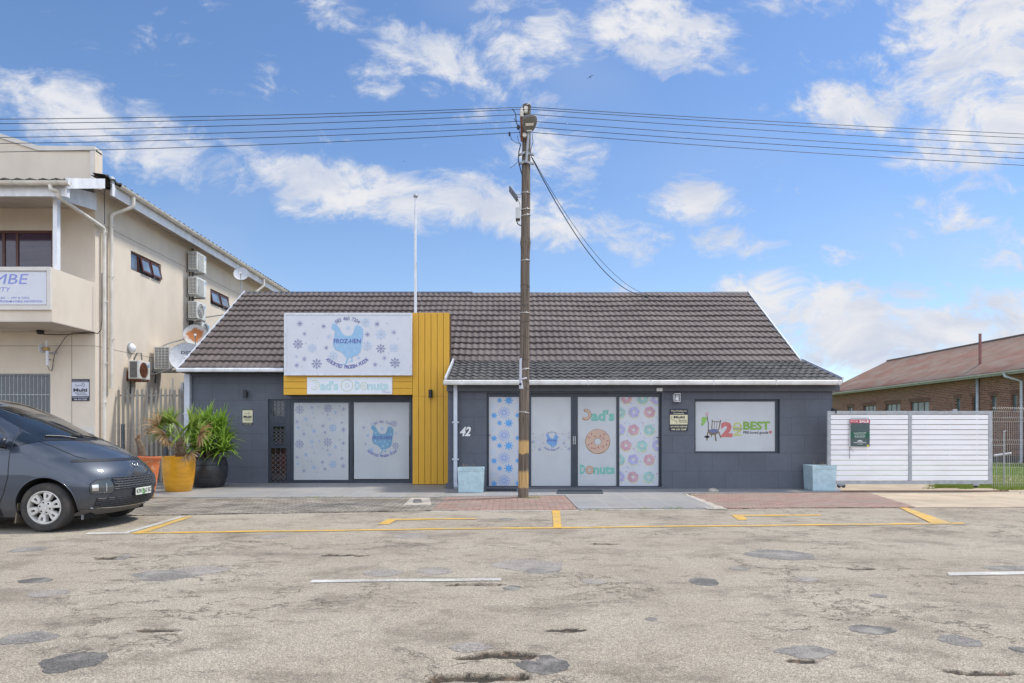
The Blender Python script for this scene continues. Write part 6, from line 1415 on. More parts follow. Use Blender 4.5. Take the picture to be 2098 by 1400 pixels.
mb = MB(); mb.tube([P(1741, 860, YS_), P(1740.8, 940, YS_+.02)], .005, 4); mb.tube([P(1741, 916, YS_), P(1749, 926, YS_+.03)], .004, 4); mb.tube([P(1741, 860, YS_), P(1745, 857, YS_+.02), P(1778, 857, YS_+.02), P(1781, 860, YS_)], .004, 4); mb.build('tie_wire', m_black, t)
# mesh fence to the right of the gate
meshfence('mesh_fence', 'tall fine welded mesh fence right of the white gate', XZ(2033.5, 0, 16.4)[0], 16.4, 24., 16.1, .10, XZ(0, 843, 16.4)[1], .05, (.62, 1.18, 1.72), mat('mesh_light', (.50, .48, .44), .5, metal=.2), [], top=True)
# white poles in the yard beyond the mesh
a, b_ = P(2036, 934, 19.), P(2072, 929, 19.); mb = MB(); mb.tube([a, b_], .030, 8); mb.tube([b_+Vector((-.04, .02, 0)), (b_.x-.04, 19.02, 0)], .008, 6); mb.tube([(a.x+.1, 19.02, a.z), (a.x+.1, 19.02, 0)], .008, 6); lone(mb.build('garden_pipe', m_galv), 'short white pipe rail on the lawn behind the mesh fence', 'pipe')
a, b_ = P(2057, 884, 18.), P(2057, 930, 18.); mb = MB(); mb.tube([P(2061, 883, 18.), a, (a.x, 18, 0)], .016, 6); mb.bar(P(2034, 913, 18), P(2057, 913, 18), .02, .012); lone(mb.build('tap_pipe', m_galv), 'thin pale standpipe behind the mesh fence', 'pipe')

# =====================================================================  brick building on the right
XG_ = 22.8; XWb = 23.3; YN, YFar = 28.6, 50.
m_bk = blockmat('face_brick', 'YZ', (.17, .055, .035), (.36, .145, .09), (.40, .34, .28), .24, .086, .010, dirt=(.26, .105, .065), amt=.35, bump=.8, dscale=.5, mix=1.)
m_bkx = blockmat('face_brick_end', 'XZ', (.135, .062, .040), (.27, .135, .085), (.33, .30, .25), .22, .0755, .011, dirt=(.20, .12, .08), amt=.5, bump=.8, dscale=.5)
bb = thing('brick_building', 'long low face brick building with faded red corrugated roof', 'building', (XWb, YN, 0))
def bw(px, py, x=XWb): D = x*F/(px-CX); return D, CH+(HY-py)*D/F
zt = bw(2077, 808.6)[1]
wins = [(2083,2071,2.40,0),(2041,2029,2.40,0),(2002,1991,2.40,0),(1967,1957,2.40,0),(1903,1864,1.75,1),(1844,1813,1.75,1),(1794,1768,1.75,1),(1748,1735,1.75,1)]
mb = MB(); prev = YN; ZW = 4.22
ops = sorted([(XWb*F/(a-CX), XWb*F/(b_-CX), zb, k) for a, b_, zb, k in wins])
for y0, y1, zb, k in ops:
    mb.box(XWb, XWb+.24, prev, y0, -.1, ZW); mb.box(XWb, XWb+.24, y0, y1, -.1, zb); mb.box(XWb, XWb+.24, y0, y1, zt, ZW); prev = y1
mb.box(XWb, XWb+.24, prev, YFar, -.1, ZW); mb.build('wall', m_bk, bb)
mb = MB(); mb.box(XWb+.24, 33.5, YN+.001, YN+.24, -.1, ZW); mb.box(XWb+.24, 33.5, YFar-.24, YFar, -.1, ZW)
for y in (YN+.001, YFar-.24): mb.prism([(XWb, y, ZW), (33., y, ZW), (27.7, y, 6.5)], (0, .23, 0))
mb.build('wall', m_bkx, bb)
# soldier-course lintels
mb = MB()
for y0, y1, zb, k in ops:
    m_ = int((y1-y0+.3)/.085)
    for i in range(m_): y = y0-.15+i*.085; mb.box(XWb-.012, XWb-.002, y, y+.072, zt+.01, zt+.22)
mb.build('lintel', mat('lintel_brick', (.22, .12, .085), .9, dirt=(.08, .04, .03), amt=.6, dscale=6), bb)
m_pg = glassmat('pale_glass', (.16, .19, .21), .08); m_bf = mat('sea_green_frame', (.10, .13, .14), .5)
for y0, y1, zb, k in ops:
    mb = MB(); w = .045
    for a, b_, c, d_ in ((y0, y1, zb, zb+w), (y0, y1, zt-w, zt), (y0, y0+w, zb+w, zt-w), (y1-w, y1, zb+w, zt-w)): mb.box(XWb+.10, XWb+.14, a, b_, c, d_)
    if k:
        for q in (.33, .66): y = y0+(y1-y0)*q; mb.box(XWb+.10, XWb+.14, y-.025, y+.025, zb+w, zt-w)
    o = mb.build('window', m_wood if k else m_bf, bb); mb = MB(); mb.box(XWb+.118, XWb+.124, y0+w, y1-w, zb+w, zt-w); mb.build('pane', m_pg, o)
# corrugated roof
def corr(mb, O, U, Vv, lu, lv, wave=.15, amp=.028):
    O, U, Vv = Vector(O), Vector(U), Vector(Vv); Nn = U.cross(Vv).normalized(); Nn = -Nn if Nn.z < 0 else Nn; n = int(lu/wave*6); rows = []
    for s_ in (0, .3333, .3334, .6666, .6667, 1):
        lift = {0: .0, .3333: .01, .3334: -.004, .6666: .01, .6667: -.004, 1: 0}[s_]
        rows.append([O+U*(lu*i/n)+Vv*(lv*s_)+Nn*(lift+amp*math.sin(2*math.pi*i/6)) for i in range(n+1)])
    mb.grid(rows); mb.grid([[p-Nn*.012 for p in r_] for r_ in rows])
m_corr = mat('faded_red_corrugated', (.14, .066, .050), .85, dirt=(.15, .125, .105), amt=.85, dscale=.9, bump=.5, var=.25, lo=.40, hi=.62, stretch=(1.2, .8, 1.2))
Vc = Vector((27.7-XG_, 0, 6.65-4.27)); Lc = Vc.length; Vc.normalize()
mb = MB(); corr(mb, (XG_-.12, YN-.25, 4.25), (0, 1, 0), Vc, YFar+.3-YN+.25, Lc+.1); mb.build('roof', m_corr, bb, smooth=True)
Vd = Vector((XG_-27.7-10, 0, 0)); mb = MB(); Vd = Vector((1, 0, -.486)).normalized(); corr(mb, (27.7, YN-.25, 6.62), (0, 1, 0), Vd, YFar+.3-YN+.25, Lc+.1); mb.build('roof', m_corr, bb, smooth=True)
mb = MB(); mb.tube([(27.68, YN-.3, 6.66), (27.68, YFar+.35, 6.66)], .11, 10); mb.build('ridge_cap', mat('old_ridge', (.12, .09, .075), .9), bb)
mb = MB(); halfround(mb, (XG_-.16, 30.2, 4.22), (XG_-.16, YFar+.3, 4.20), .085); mb.build('gutter', mat('pale_green_gutter', (.60, .56, .57), .5, dirt=(.3, .3, .26), amt=.4, dscale=1.5), bb, smooth=True, angle=50)
mb = MB(); mb.box(XG_-.07, XG_-.04, 30.0, YFar+.3, 4.08, 4.24); mb.box(XG_-.04, XWb, YN, YFar, 4.20, 4.22); mb.build('fascia', m_pipew, bb)
yv = XWb*F/(2006-CX); mb = MB(); mb.tube([(XWb-.09, yv, .0), (XWb-.09, yv, 4.12)], .065, 10); mb.build('downpipe', m_pipew, bb, smooth=True)
xv = 24.0; yv = xv*F/(2008-CX); mb = MB(); mb.tube([(xv, yv, 4.3), (xv, yv, CH+(HY-684)*yv/F)], .065, 12); mb.lathe([(.12, 0), (.08, .1)], (xv, yv, 4.80), 12); mb.build('vent_pipe', mat('red_oxide_pipe', (.26, .10, .09), .7, dirt=(.3, .22, .2), amt=.5, dscale=5), bb, smooth=True, angle=50)
yv = 31.1; mb = MB(); mb.tube([(XG_-.16, yv+.35, 4.15), (XG_-.16, yv+.30, 4.0), (XWb-.12, yv, 3.75), (XWb-.12, yv, .12), (XWb-.25, yv-.1, .06)], .062, 10); mb.build('downpipe', m_pipew, bb, smooth=True, angle=50)
mb = MB(); mb.box(XWb-.006, XWb-.001, YN, YFar, .0, .32); mb.build('plinth', mat('brick_base_grey', (.15, .12, .11), .9, dirt=(.07, .06, .05), amt=.7, dscale=2), bb)

# ---------------- grass, weeds (uncountable)
m_gr = leafmat('grass_blade', (.17, .25, .04), (.27, .34, .07), (.34, .31, .11), .6)
rg = random.Random(5); mb = MB()
for k in range(15000):
    y = 17.2+14*(rg.random()**1.7); xlo = XZ(1915, 0, y)[0]; xhi = XZ(2125, 0, y)[0]; x = rg.uniform(xlo, xhi)
    h = rg.uniform(.03, .085)*(1+.5*noise.noise(Vector((x*.8, y*.8, 0)))); a = rg.uniform(0, 6.28); w = .006+.0004*y
    dx, dy = math.cos(a)*w, math.sin(a)*w; lx, ly = rg.uniform(-.03, .03), rg.uniform(-.03, .03)
    mb.add([(x-dx, y-dy, .0), (x+dx, y+dy, .0), (x+lx, y+ly, h)], [(0, 1, 2)])
o = mb.build('lawn_grass', m_gr); tag(o, 'short bright green lawn grass beyond the mesh fence', 'grass', kind='stuff')
mb = MB()
def tuft(px, py, n, R_, hmin, hmax, z=0.):
    g_ = G(px, py, z)
    for k in range(n):
        a = rg.uniform(0, 6.28); q = rg.random()**.6*R_; x, y = g_.x+math.cos(a)*q*2.2, g_.y+math.sin(a)*q*.6; h = rg.uniform(hmin, hmax); b_ = rg.uniform(0, 6.28); w = .007
        mb.add([(x-math.cos(b_)*w, y-math.sin(b_)*w, z), (x+math.cos(b_)*w, y+math.sin(b_)*w, z), (x+rg.uniform(-.04, .04), y+rg.uniform(-.03, .03), z+h)], [(0, 1, 2)])
for px in range(1905, 2100, 7): tuft(px, rg.uniform(997, 1003), 70, .09, .02, .09)
for px in range(2036, 2104, 5): tuft(px, rg.uniform(999, 1006), 60, .08, .03, .14)
for px, py, nn_ in ((368,1018,40),(640,1019.5,50),(655,1019.5,40),(700,1019.2,45),(600,1019.5,30),(560,1019.5,25),(850,1019,30),(912,1017,30),(1085,1021,60),(1095,1020,30),(1320,1043,30),(1370,1042,50),(1385,1042,30),(1425,1016,25),(1215,1046,20),(300,1036,15),(500,1030,14),(770,1019,20),(545,992.5,25),(918,1003,25)): tuft(px, py, nn_, .10, .01, .045, .014)
o = mb.build('weeds', m_gr); tag(o, 'small green weeds growing in paving joints and along the fence foot', 'weeds', kind='stuff')
# dark soil bank with rubble at the fence foot
pts = [G(a, b_) for a, b_ in ((2030,996),(2040,1004),(2070,1008),(2110,1012),(2300,1014),(2300,996),(2110,994))]
rows = []
for i in range(41):
    x = pts[0].x+(XZ(2300, 0, 16.3)[0]-pts[0].x)*i/40; rows.append([Vector((x, 16.55-j*.16-.1*min(1, i/20), .11*math.exp(-((j-1.2)/2.)**2)*min(1, i/4+.2)*(1+.6*noise.noise(Vector((x*3, j*.7, 0))))-(.02 if j in (0, 6) else 0))) for j in range(7)])
mb = MB(); mb.grid(rows); struct(mb.build('soil_bank', mat('dark_soil', (.075, .055, .04), .95, dirt=(.16, .14, .07), amt=.5, dscale=5, bump=1., bscale=20), smooth=True))
mb = MB()
for k in range(70):
    px, py = (rg.uniform(2035, 2100), rg.uniform(1000, 1014)) if k < 30 else (rg.uniform(1170, 1480), rg.uniform(1040, 1047)); g_ = G(px, py, .015); s_ = rg.uniform(.008, .03)
    mb.add([g_+Vector((rg.uniform(-1, 1), rg.uniform(-1, 1), rg.uniform(-.3, .8)))*s_ for _ in range(6)], [(0, 1, 2), (2, 3, 4), (0, 4, 5), (1, 3, 5), (0, 2, 4), (1, 2, 5)])
tag(mb.build('gravel', m_mortar), 'loose pale stones and crumbs along the pavement edge and fence', 'gravel', kind='stuff')

# ---------------- birds
def bird(c, s_, roll, lab):
    t = thing('bird', lab, 'bird', tuple(c)); M_ = Matrix.Rotation(rad(roll), 3, 'Y'); m = mat('bird_dark', (.02, .018, .02), .8)
    mb = MB(); mb.tube([c+M_ @ Vector((0, -.22*s_, .03*s_)), c+M_ @ Vector((0, -.1*s_, .02*s_)), c, c+M_ @ Vector((0, .15*s_, 0)), c+M_ @ Vector((0, .3*s_, .02*s_))], [.015*s_, .05*s_, .075*s_, .05*s_, .02*s_], 8); mb.build('body', m, t, smooth=True)
    for q in (-1, 1): mb = MB(); mb.prism([c+M_ @ Vector((q*x*s_, y*s_, z*s_)) for x, y, z in ((.04, -.09, 0), (.25, -.12, .07), (.62, .0, .04), (.66, .06, .03), (.28, .08, .06), (.04, .1, 0))], (0, 0, -.012*s_)); mb.build('wing', m, t)
    mb = MB(); mb.prism([c+M_ @ Vector((x*s_, y*s_, 0)) for x, y in ((-.02, .25), (.02, .25), (.08, .42), (-.08, .42))], (0, 0, -.01)); mb.build('tail', m, t)
bird(P(1210, 157.5, 46), .36, -30, 'dark bird gliding high right of the pole'); bird(P(828, 331, 70), .22, -20, 'tiny dark bird in the sky left of the flagpole')

# =====================================================================  the van
def curve(tab):
    xs_ = [a for a, _ in tab]; ys_ = [b for _, b in tab]
    return lambda z: float(sum(np.interp(z+d_, xs_, ys_)*w_ for d_, w_ in ((-.02, .25), (0, .5), (.02, .25))))
xfz = curve([(.20,.60),(.28,.74),(.36,.81),(.45,.845),(.60,.86),(.72,.845),(.80,.82),(.88,.775),(.96,.70),(1.03,.62),(1.10,.50),(1.16,.38),(1.22,.26),(1.28,.11),(1.34,-.04),(1.42,-.20),(1.52,-.40),(1.62,-.60),(1.70,-.77),(1.78,-.95),(1.84,-1.10),(1.90,-1.32),(1.94,-1.55),(1.975,-1.95),(1.99,-2.3)])
hwz = curve([(.20,.90),(.30,.955),(.45,.985),(.65,.995),(.85,.99),(1.0,.975),(1.10,.955),(1.2,.925),(1.35,.885),(1.55,.825),(1.75,.765),(1.85,.72),(1.91,.66),(1.95,.56),(1.975,.42),(1.99,.25)])
Lfz = curve([(.20,.70),(.45,.76),(.70,.78),(.90,.86),(1.03,.92),(1.15,.78),(1.25,.66),(1.34,.70),(1.5,.62),(1.7,.52),(1.9,.45),(1.99,.3)])
nfz = curve([(.2,2.5),(.7,2.5),(.9,2.2),(1.05,2.0),(1.3,2.1),(1.6,2.4),(1.99,2.2)])
xrz = curve([(.20,-4.15),(.4,-4.30),(1.0,-4.38),(1.4,-4.34),(1.8,-4.18),(1.92,-4.05),(1.99,-3.6)])
def front(y, z):
    h = hwz(z); q = min(1, abs(y)/h); n = nfz(z); return xfz(z)-Lfz(z)+Lfz(z)*(1-q**n)**(1/n)
def side(x, z):
    a = xfz(z)-Lfz(z); h = hwz(z)
    if x <= a: return -h*(1-.05*max(0, (-3.6-x)/.8)**2)
    n = nfz(z); q = min(1, (x-a)/Lfz(z)); return -h*(1-q**n)**(1/n)
def outl(z):
    pts = []; h = hwz(z); n = nfz(z); L_ = Lfz(z); a = xfz(z)-L_; xr = xrz(z); Lr = .35
    NF = 40
    for i in range(NF+1):
        t = -math.pi/2+math.pi*i/NF; c_, s_ = max(0, math.cos(t)), math.sin(t); pts.append((a+L_*c_**(2/n), h*math.copysign(abs(s_)**(2/n), s_), z))
    m_ = 14
    for i in range(1, m_): pts.append((a+(xr+Lr-a)*i/m_, h, z))
    for i in range(17):
        t = math.pi/2+math.pi*i/16; c_, s_ = min(0, math.cos(t)), math.sin(t); pts.append((xr+Lr+Lr*-(abs(c_)**(2/2.6)), h*math.copysign(abs(s_)**(2/2.6), s_), z))
    for i in range(1, m_): pts.append((xr+Lr+(a-xr-Lr)*i/m_, -h, z))
    return pts
van = thing('parked_van', 'dark blue grey minivan parked at the left with its nose towards the pots', 'van', (0, 0, 0))
VX, VY, VR = -6.62, 10.62, rad(1.5)
zl = [.20+(.95-.20)*i/24 for i in range(25)]+[.95+(1.99-.95)*i/48 for i in range(1, 49)]
rows = [outl(z) for z in zl]; n = len(rows[0]); mb = MB()
mb.add([p for r_ in rows for p in r_], [(i*n+k, i*n+(k+1) % n, (i+1)*n+(k+1) % n, (i+1)*n+k) for i in range(len(rows)-1) for k in range(n)]+[tuple(range(n-1, -1, -1)), tuple(range((len(rows)-1)*n, len(rows)*n))])
def paintmat():
    m, nt, b = nt_new('metallic_slate_paint'); o = objc(nt); vo = noisen(nt, o, 900, 2); s_ = N(nt, 'ShaderNodeSeparateXYZ'); nt.links.new(o, s_.inputs[0])
    c = mixc(nt, vo, (.022, .031, .048), (.044, .058, .082))
    dust = mathn(nt, 'MULTIPLY', rampn(nt, mathn(nt, 'ADD', s_.outputs[2], mathn(nt, 'MULTIPLY', noisen(nt, o, 3, 6), .35)), .75, .30), .35)
    c = mixc(nt, dust, c, (.22, .18, .13)); nt.links.new(c, b.inputs['Base Color']); b.inputs['Metallic'].default_value = .35
    nt.links.new(mathn(nt, 'MULTIPLY_ADD', dust, 1., .42), b.inputs['Roughness']); nt.links.new(mathn(nt, 'SUBTRACT', 1., mathn(nt, 'MULTIPLY', dust, 2.2), clamp=True), b.inputs['Coat Weight']); b.inputs['Coat Roughness'].default_value = .015; return m
m_paint = paintmat(); m_vg = glassmat('van_glass', (.010, .014, .018), .02); m_blk = mat('black_trim', (.012, .013, .015), .4); m_tyre = mat('tyre_rubber', (.035, .033, .031), .8, dirt=(.14, .11, .08), amt=.5, dscale=5); m_rim = mat('dusty_alloy', (.58, .56, .52), .45, metal=.15, dirt=(.25, .2, .15), amt=.5, dscale=9); m_chr = mat('chrome', (.7, .7, .72), .15, metal=1.)
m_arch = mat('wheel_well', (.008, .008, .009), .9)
body = mb.build('body', m_paint, van, smooth=True, angle=55)
WB = 3.27; RW = .345
cm = bpy.data.meshes.new('c'); bm = bmesh.new()
for x in (0, -WB):
    for s_ in (-1, 1): bmesh.ops.create_cone(bm, cap_ends=True, segments=56, radius1=.405, radius2=.405, depth=.62, matrix=Matrix.Translation((x, s_*.93, RW+.015)) @ Matrix.Rotation(math.pi/2, 4, 'X'))
bm.to_mesh(cm); bm.free(); cu = bpy.data.objects.new('c', cm); COL.objects.link(cu); cm.materials.append(m_arch)
bo = body.modifiers.new('b', 'BOOLEAN'); bo.object = cu; bo.operation = 'DIFFERENCE'; bo.solver = 'EXACT'
try: bo.material_mode = 'TRANSFER'
except Exception: pass
dg = bpy.context.evaluated_depsgraph_get(); nm = bpy.data.meshes.new_from_object(body.evaluated_get(dg)); body.modifiers.clear(); body.data = nm; bpy.data.objects.remove(cu)
nm.polygons.foreach_set('use_smooth', [True]*len(nm.polygons)); nm.set_sharp_from_angle(angle=rad(40))
# surface helpers: strips that follow the skin of the body
def fpt(y, z, off=.004):
    e_ = .004; p = Vector((front(y, z), y, z)); a = Vector((front(y+e_, z), y+e_, z))-Vector((front(y-e_, z), y-e_, z)); b = Vector((front(y, z+e_), y, z+e_))-Vector((front(y, z-e_), y, z-e_)); n_ = a.cross(b).normalized()
    if n_.x < 0: n_ = -n_
    return p+n_*off
def spt(x, z, off=.004, sg=-1):
    e_ = .004; f = lambda x_, z_: Vector((x_, side(x_, z_), z_)); a = f(x+e_, z)-f(x-e_, z); b = f(x, z+e_)-f(x, z-e_); n_ = a.cross(b).normalized()
    if n_.y > 0: n_ = -n_
    p = f(x, z)+n_*off
    if sg > 0: p.y = -p.y
    return p
def panel(name, L_, R_, fn, m, parent, nu=14, nv=None, off=.004):
    """skin panel between two edge polylines given in the helper's own coordinates"""
    mb = MB(); rows = []
    def samp(poly, t): 
        k = t*(len(poly)-1); i = min(int(k), len(poly)-2); u_ = k-i; return (poly[i][0]*(1-u_)+poly[i+1][0]*u_, poly[i][1]*(1-u_)+poly[i+1][1]*u_)
    nv = nv or max(8, 4*(len(L_)-1))
    for j in range(nv+1):
        a, b = samp(L_, j/nv), samp(R_, j/nv); rows.append([fn(a[0]+(b[0]-a[0])*i/nu, a[1]+(b[1]-a[1])*i/nu, off) for i in range(nu+1)])
    mb.grid(rows); return mb.build(name, m, parent, smooth=True)
def seam(pts, fn, w, m, name, parent, off=.002):
    mb = MB(); P_ = [fn(a, b, off) for a, b in pts]; mb.tube(P_, w, 5); return mb.build(name, m, parent, smooth=True)
def dens_(pts, k=8): return [(a[0]+(b[0]-a[0])*i/k, a[1]+(b[1]-a[1])*i/k) for a, b in zip(pts, pts[1:]) for i in range(k)]+[pts[-1]]
# windscreen
zz = [1.315, 1.40, 1.5, 1.6, 1.7, 1.8, 1.87]; ed = [.80, .81, .825, .84, .85, .85, .83]
ws = panel('windscreen', [(-e_*hwz(z), z) for z, e_ in zip(zz, ed)], [(e_*hwz(z), z) for z, e_ in zip(zz, ed)], fpt, m_vg, van, 36, 24, .003)
zz2 = [1.285, 1.315]; panel('cowl', [(-.84*hwz(z), z) for z in zz2], [(.84*hwz(z), z) for z in zz2], fpt, m_blk, van, 30, 3, .004)
mb = MB(); mb.tube([fpt(-.30, 1.30, .02), fpt(-.45, 1.335, .02), fpt(-.62, 1.345, .015)], .012, 6); mb.tube([fpt(.20, 1.30, .02), fpt(-.05, 1.335, .02), fpt(-.25, 1.345, .015)], .012, 6); mb.build('wiper', m_blk, van)
# bonnet shut lines
seam(dens_([(-.84*hwz(1.30), 1.30), (-.80, 1.255), (-.77, 1.20), (-.75, 1.12), (-.72, 1.06), (-.66, 1.015)]), fpt, .005, m_blk, 'bonnet_seam', van); seam(dens_([(.66, 1.015), (.72, 1.06), (.75, 1.12), (.77, 1.20), (.80, 1.255), (.84*hwz(1.30), 1.30)]), fpt, .005, m_blk, 'bonnet_seam', van)
panel('light_bar', [(-.80, 1.010), (-.84, .975)], [(.80, 1.010), (.84, .975)], fpt, m_blk, van, 40, 3, .004)
# side glass, both flanks
for sg in (-1, 1):
    f_ = lambda a, b, off, sg=sg: spt(a, b, off, sg)
    panel('quarter_window', [(-.47, 1.42), (-.47, 1.20)], [(-.40, 1.385), (-.13, 1.285)], f_, m_vg, van, 10, 8)
    d_ = panel('front_door_window', [(-.56, 1.15), (-.60, 1.36), (-.95, 1.66), (-1.05, 1.70)], [(-1.5, 1.12), (-1.5, 1.36), (-1.5, 1.66), (-1.5, 1.70)], f_, m_vg, van, 14, 16)
    panel('side_window', [(-1.56, 1.12), (-1.56, 1.70)], [(-2.75, 1.12), (-2.75, 1.70)], f_, m_vg, van, 14, 12); panel('side_window', [(-2.80, 1.12), (-2.80, 1.70)], [(-4.0, 1.14), (-3.95, 1.68)], f_, m_vg, van, 14, 12)
    seam(dens_([(-.49, 1.43), (-.50, 1.15), (-.50, .80), (-.56, .55), (-.66, .33)]), f_, .005, m_blk, 'door_seam', van); seam(dens_([(-.49, 1.43), (-.62, 1.56), (-.98, 1.76)]), f_, .005, m_blk, 'door_seam', van)
    seam(dens_([(-1.53, 1.75), (-1.53, .33)]), f_, .005, m_blk, 'door_seam', van); seam(dens_([(-2.78, 1.75), (-2.78, .4)]), f_, .005, m_blk, 'door_seam', van)
    panel('sill_trim', [(-.62, .335), (-.62, .215)], [(-2.7, .335), (-2.7, .215)], f_, m_blk, van, 20, 3, .006)
    # mirror
    mb = MB(); c_ = Vector((-.58, sg*1.08, 1.30)); 
    mb.lathe([(0, -.11), (.06, -.105), (.088, -.06), (.095, 0), (.085, .07), (.05, .11), (0, .12)], c_, 18, 'Y'); mm = mb.build('mirror', m_paint, van, smooth=True)
    for v in mm.data.vertices: v.co.x = c_.x+(v.co.x-c_.x)*.75
    mb = MB(); mb.bar((-.60, sg*.88, 1.22), (-.65, sg*1.0, 1.24), .08, .05); mb.build('mirror_stalk', m_blk, mm)
    # headlight
    hl = panel('headlight', [(sg*.66, .735), (sg*.62, .67), (sg*.605, .60), (sg*.62, .525)], [(sg*.80, .715), (sg*.855, .67), (sg*.865, .60), (sg*.855, .53)], fpt, glassmat('headlight_glass', (.045, .05, .052), .05), van, 14, 12, .010)
    seam(dens_([(sg*.66, .735), (sg*.62, .67), (sg*.605, .60), (sg*.62, .525), (sg*.855, .53), (sg*.865, .60), (sg*.855, .67), (sg*.80, .715), (sg*.66, .735)]), fpt, .006, m_blk, 'headlight_rim', hl, .008)
    panel('lamp_reflector', [(sg*.79, .655), (sg*.79, .56)], [(sg*.845, .65), (sg*.845, .565)], fpt, m_chr, hl, 5, 5, .014); panel('lamp_reflector', [(sg*.70, .665), (sg*.70, .55)], [(sg*.712, .665), (sg*.712, .55)], fpt, m_galv, hl, 2, 5, .014)
# grilles: dark field with rows of bright-edged cells
def grille(ztop, zbot, yh, rows_, cell, nm, mcell, par=None):
    zt_ = lambda y: ztop+.0*y; g_ = panel(nm, [(-yh, ztop), (-yh*.98, zbot)], [(yh, ztop), (yh*.98, zbot)], fpt, m_blk, van, 40, 6, .004); mb = MB(); inn = MB()
    for i in range(rows_):
        z0 = zbot+(ztop-zbot)*(i+.12)/rows_; z1 = zbot+(ztop-zbot)*(i+.88)/rows_; y = -yh+(cell*.5 if i % 2 else 0)+.01
        while y < yh-cell:
            a = (y+.008, z0); b = (y+cell-.008, z1); c_ = [fpt(a[0]+.01, a[1], .011), fpt(b[0], a[1], .011), fpt(b[0]-.0, b[1]-.006, .011), fpt(b[0]-.01, b[1], .011), fpt(a[0], b[1], .011), fpt(a[0], a[1]+.006, .011)]
            mb.tube(c_+[c_[0]], .0042, 4); y += cell
    mb.build('grille_mesh', mcell, g_)
m_gm = mat('grille_dark_chrome', (.13, .135, .15), .45, metal=.3)
grille(.745, .575, .62, 5, .105, 'grille', m_gm); grille(.455, .315, .80, 5, .115, 'lower_grille', mat('grille_grey', (.10, .10, .11), .4, metal=.4))
panel('bumper_centre', [(-.61, .572), (-.66, .458)], [(.61, .572), (.66, .458)], fpt, mat('bumper_dark', (.035, .038, .044), .45), van, 30, 5, .0035)
seam(dens_([(-.80, .318), (-.5, .302), (0, .296), (.5, .302), (.80, .318)]), fpt, .008, m_chr, 'bumper_strip', van, .006)
panel('bumper_lip', [(-.86, .298), (-.84, .205)], [(.86, .298), (.84, .205)], fpt, mat('bumper_lip_grey', (.10, .10, .10), .7, dirt=(.2, .17, .13), amt=.6, dscale=5), van, 40, 4, .004)
# badge: slanted capital in an oval
bc_ = fpt(0, .905, .014); sx_ = Vector((0, 1, 0)); sz_ = (fpt(0, .93, .014)-fpt(0, .88, .014)).normalized(); mb = MB()
L2 = lambda u_, v_: bc_+sx_*u_+sz_*v_+Vector((-.9*u_*u_, 0, 0))
mb.tube([L2(.085*math.cos(a*math.pi/16), .042*math.sin(a*math.pi/16)) for a in range(33)], .006, 5)
for s_ in (-1, 1): mb.tube([L2(s_*.030-.014, -.036), L2(s_*.036, .0), L2(s_*.030+.022, .036)], .007, 5)
mb.tube([L2(-.034, -.006), L2(0, .004), L2(.034, .006)], .006, 5); mb.build('badge', m_chr, van, smooth=True)
# number plate
px0 = front(0, .5)+.035; mb = MB(); mb.box(front(.25, .5)-.02, px0-.004, -.245, .245, .445, .565); mb.build('plate_holder', m_blk, van, bevel=.004); mb = MB(); mb.box(px0-.004, px0, -.23, .23, .452, .558); pl = mb.build('number_plate', mat('plate_white', (.66, .68, .62), .45), van)
g_ = MB().text('KFK', -.125, 0, 0, .062, .17, .02); g2_ = MB().text('263 EC', .105, 0, 0, .062, .23, .02)
mb = MB(); [mb.add([(px0+.002, p[0], .476+p[2]) for p in q.v], q.f) for q in (g_, g2_)]; mb.build('lettering', mat('plate_dark_green', (.02, .05, .035), .5), pl)
mb = MB(); mb.add([(px0+.001, a, b) for a, b in ((-.05, .455), (.05, .455), (.03, .48), (-.03, .48))], [(0, 1, 2, 3)]); mb.add([(px0+.001, -.02+.028*math.cos(a), .515+.03*math.sin(a)) for a in [k*math.pi/8 for k in range(16)]], [tuple(range(16))]); mb.build('plate_emblem', mat('plate_emblem_green', (.10, .32, .08), .5), pl)
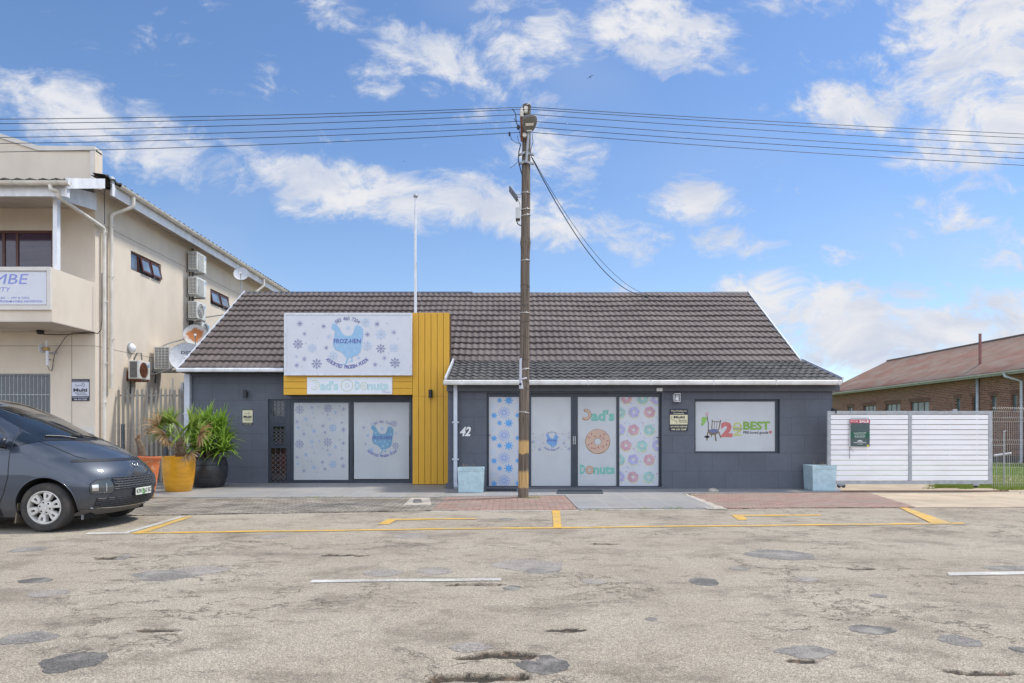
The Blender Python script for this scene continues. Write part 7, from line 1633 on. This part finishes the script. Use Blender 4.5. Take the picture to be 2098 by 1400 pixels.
# wheels
def wheel(x, sg):
    w = bpy.data.objects.new('wheel', None)
    c_ = Vector((x, sg*.885, RW)); Y_ = lambda d_: sg*d_
    mb = MB(); prof = [(.232, -.10), (.245, -.108), (.30, -.112), (.325, -.108), (.342, -.085), (.345, -.05), (.345, .05), (.342, .085), (.325, .108), (.30, .112), (.245, .108), (.232, .10)]
    mb.lathe([(r_, Y_(z)) for r_, z in prof], c_, 64, 'Y', cap=False); ty = mb.build('wheel', m_tyre, van, smooth=True, angle=35)
    mb = MB()
    for rr_ in (.265, .315): mb.tube([(c_.x+rr_*math.cos(a*math.pi/32), c_.y+Y_(.1115), c_.z+rr_*math.sin(a*math.pi/32)) for a in range(65)], .0022, 4)
    mb.build('sidewall_ring', m_tyre, ty)
    mb = MB(); mb.lathe([(.236, Y_(.085)), (.236, Y_(.106)), (.226, Y_(.112)), (.216, Y_(.104)), (.208, Y_(.085)), (.205, Y_(.0)), (.05, Y_(-.01)), (.0, Y_(-.01))], c_, 48, 'Y', cap=False); mb.build('rim', m_rim, ty, smooth=True, angle=35)
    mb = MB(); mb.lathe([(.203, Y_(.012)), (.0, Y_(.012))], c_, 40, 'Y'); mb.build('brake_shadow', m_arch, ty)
    mb = MB()
    for k in range(6):
        a = k*math.pi/3+.30; e1 = Vector((math.cos(a), 0, math.sin(a))); e2 = Vector((-math.sin(a), 0, math.cos(a))); N_ = Vector((0, sg, 0))
        def q(u_, v_, w_): return c_+e1*u_+e2*v_+N_*w_
        ou = [(.095, -.022), (.115, -.042), (.175, -.058), (.214, -.062), (.214, .062), (.175, .058), (.115, .042), (.095, .022)]; inn = [(.138, -.008), (.142, -.012), (.178, -.016), (.190, -.014), (.190, .014), (.178, .016), (.142, .012), (.138, .008)]
        m_ = len(ou); vs_ = [q(*p, .092) for p in ou]+[q(p[0]*.985+.002, p[1]*.88, .100) for p in ou]+[q(p[0], p[1]*1.1, .100) for p in inn]+[q(*p, .055) for p in inn]+[q(p[0], p[1]*1.02, .03) for p in ou]
        mb.add(vs_, [(j*m_+i, j*m_+(i+1) % m_, (j+1)*m_+(i+1) % m_, (j+1)*m_+i) for j in range(3) for i in range(m_)]+[(4*m_+i, 4*m_+(i+1) % m_, (i+1) % m_, i) for i in range(m_)])
    mb.lathe([(.105, Y_(.04)), (.105, Y_(.080)), (.085, Y_(.090)), (.04, Y_(.093)), (.036, Y_(.100)), (.0, Y_(.102))], c_, 30, 'Y'); mb.build('spokes', m_rim, ty, smooth=True, angle=30)
    mb = MB()
    for k in range(6): a = k*math.pi/3+.82; mb.lathe([(.013, Y_(.085)), (.013, Y_(.0935)), (.0, Y_(.0938))], (c_.x+.072*math.cos(a), c_.y, c_.z+.072*math.sin(a)), 10, 'Y')
    mb.build('lug_nuts', m_blk, ty)
for x in (0, -WB):
    for sg in (-1, 1): wheel(x, sg)
mb = MB(); mb.prism([(-.40, -.95, .40), (-.44, -.95, .12), (-.42, -.95, .12), (-.385, -.95, .40)], (0, .22, 0)); mb.build('mud_flap', mat('muddy_flap', (.16, .13, .09), .9), van); mb = MB(); mb.box(.40, .425, -.80, -.77, .15, .22); mb.build('tow_eye', mat('tow_grey', (.2, .2, .2), .6), van)
# arch lips
for sg in (-1, 1):
    mb = MB(); pts = [(.412*math.cos(rad(a)), RW+.015+.412*math.sin(rad(a))) for a in range(-12, 193, 6)]; mb.tube([spt(a, b, .002, sg) for a, b in pts], .011, 6); mb.build('arch_lip', m_paint, van, smooth=True)
    mb = MB(); mb.tube([spt(a-WB, b, .002, sg) for a, b in pts], .011, 6); mb.build('arch_lip', m_paint, van, smooth=True)
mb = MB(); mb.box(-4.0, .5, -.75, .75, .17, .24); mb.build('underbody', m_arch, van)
van.location = (VX, VY, 0); van.rotation_euler = (0, 0, VR)
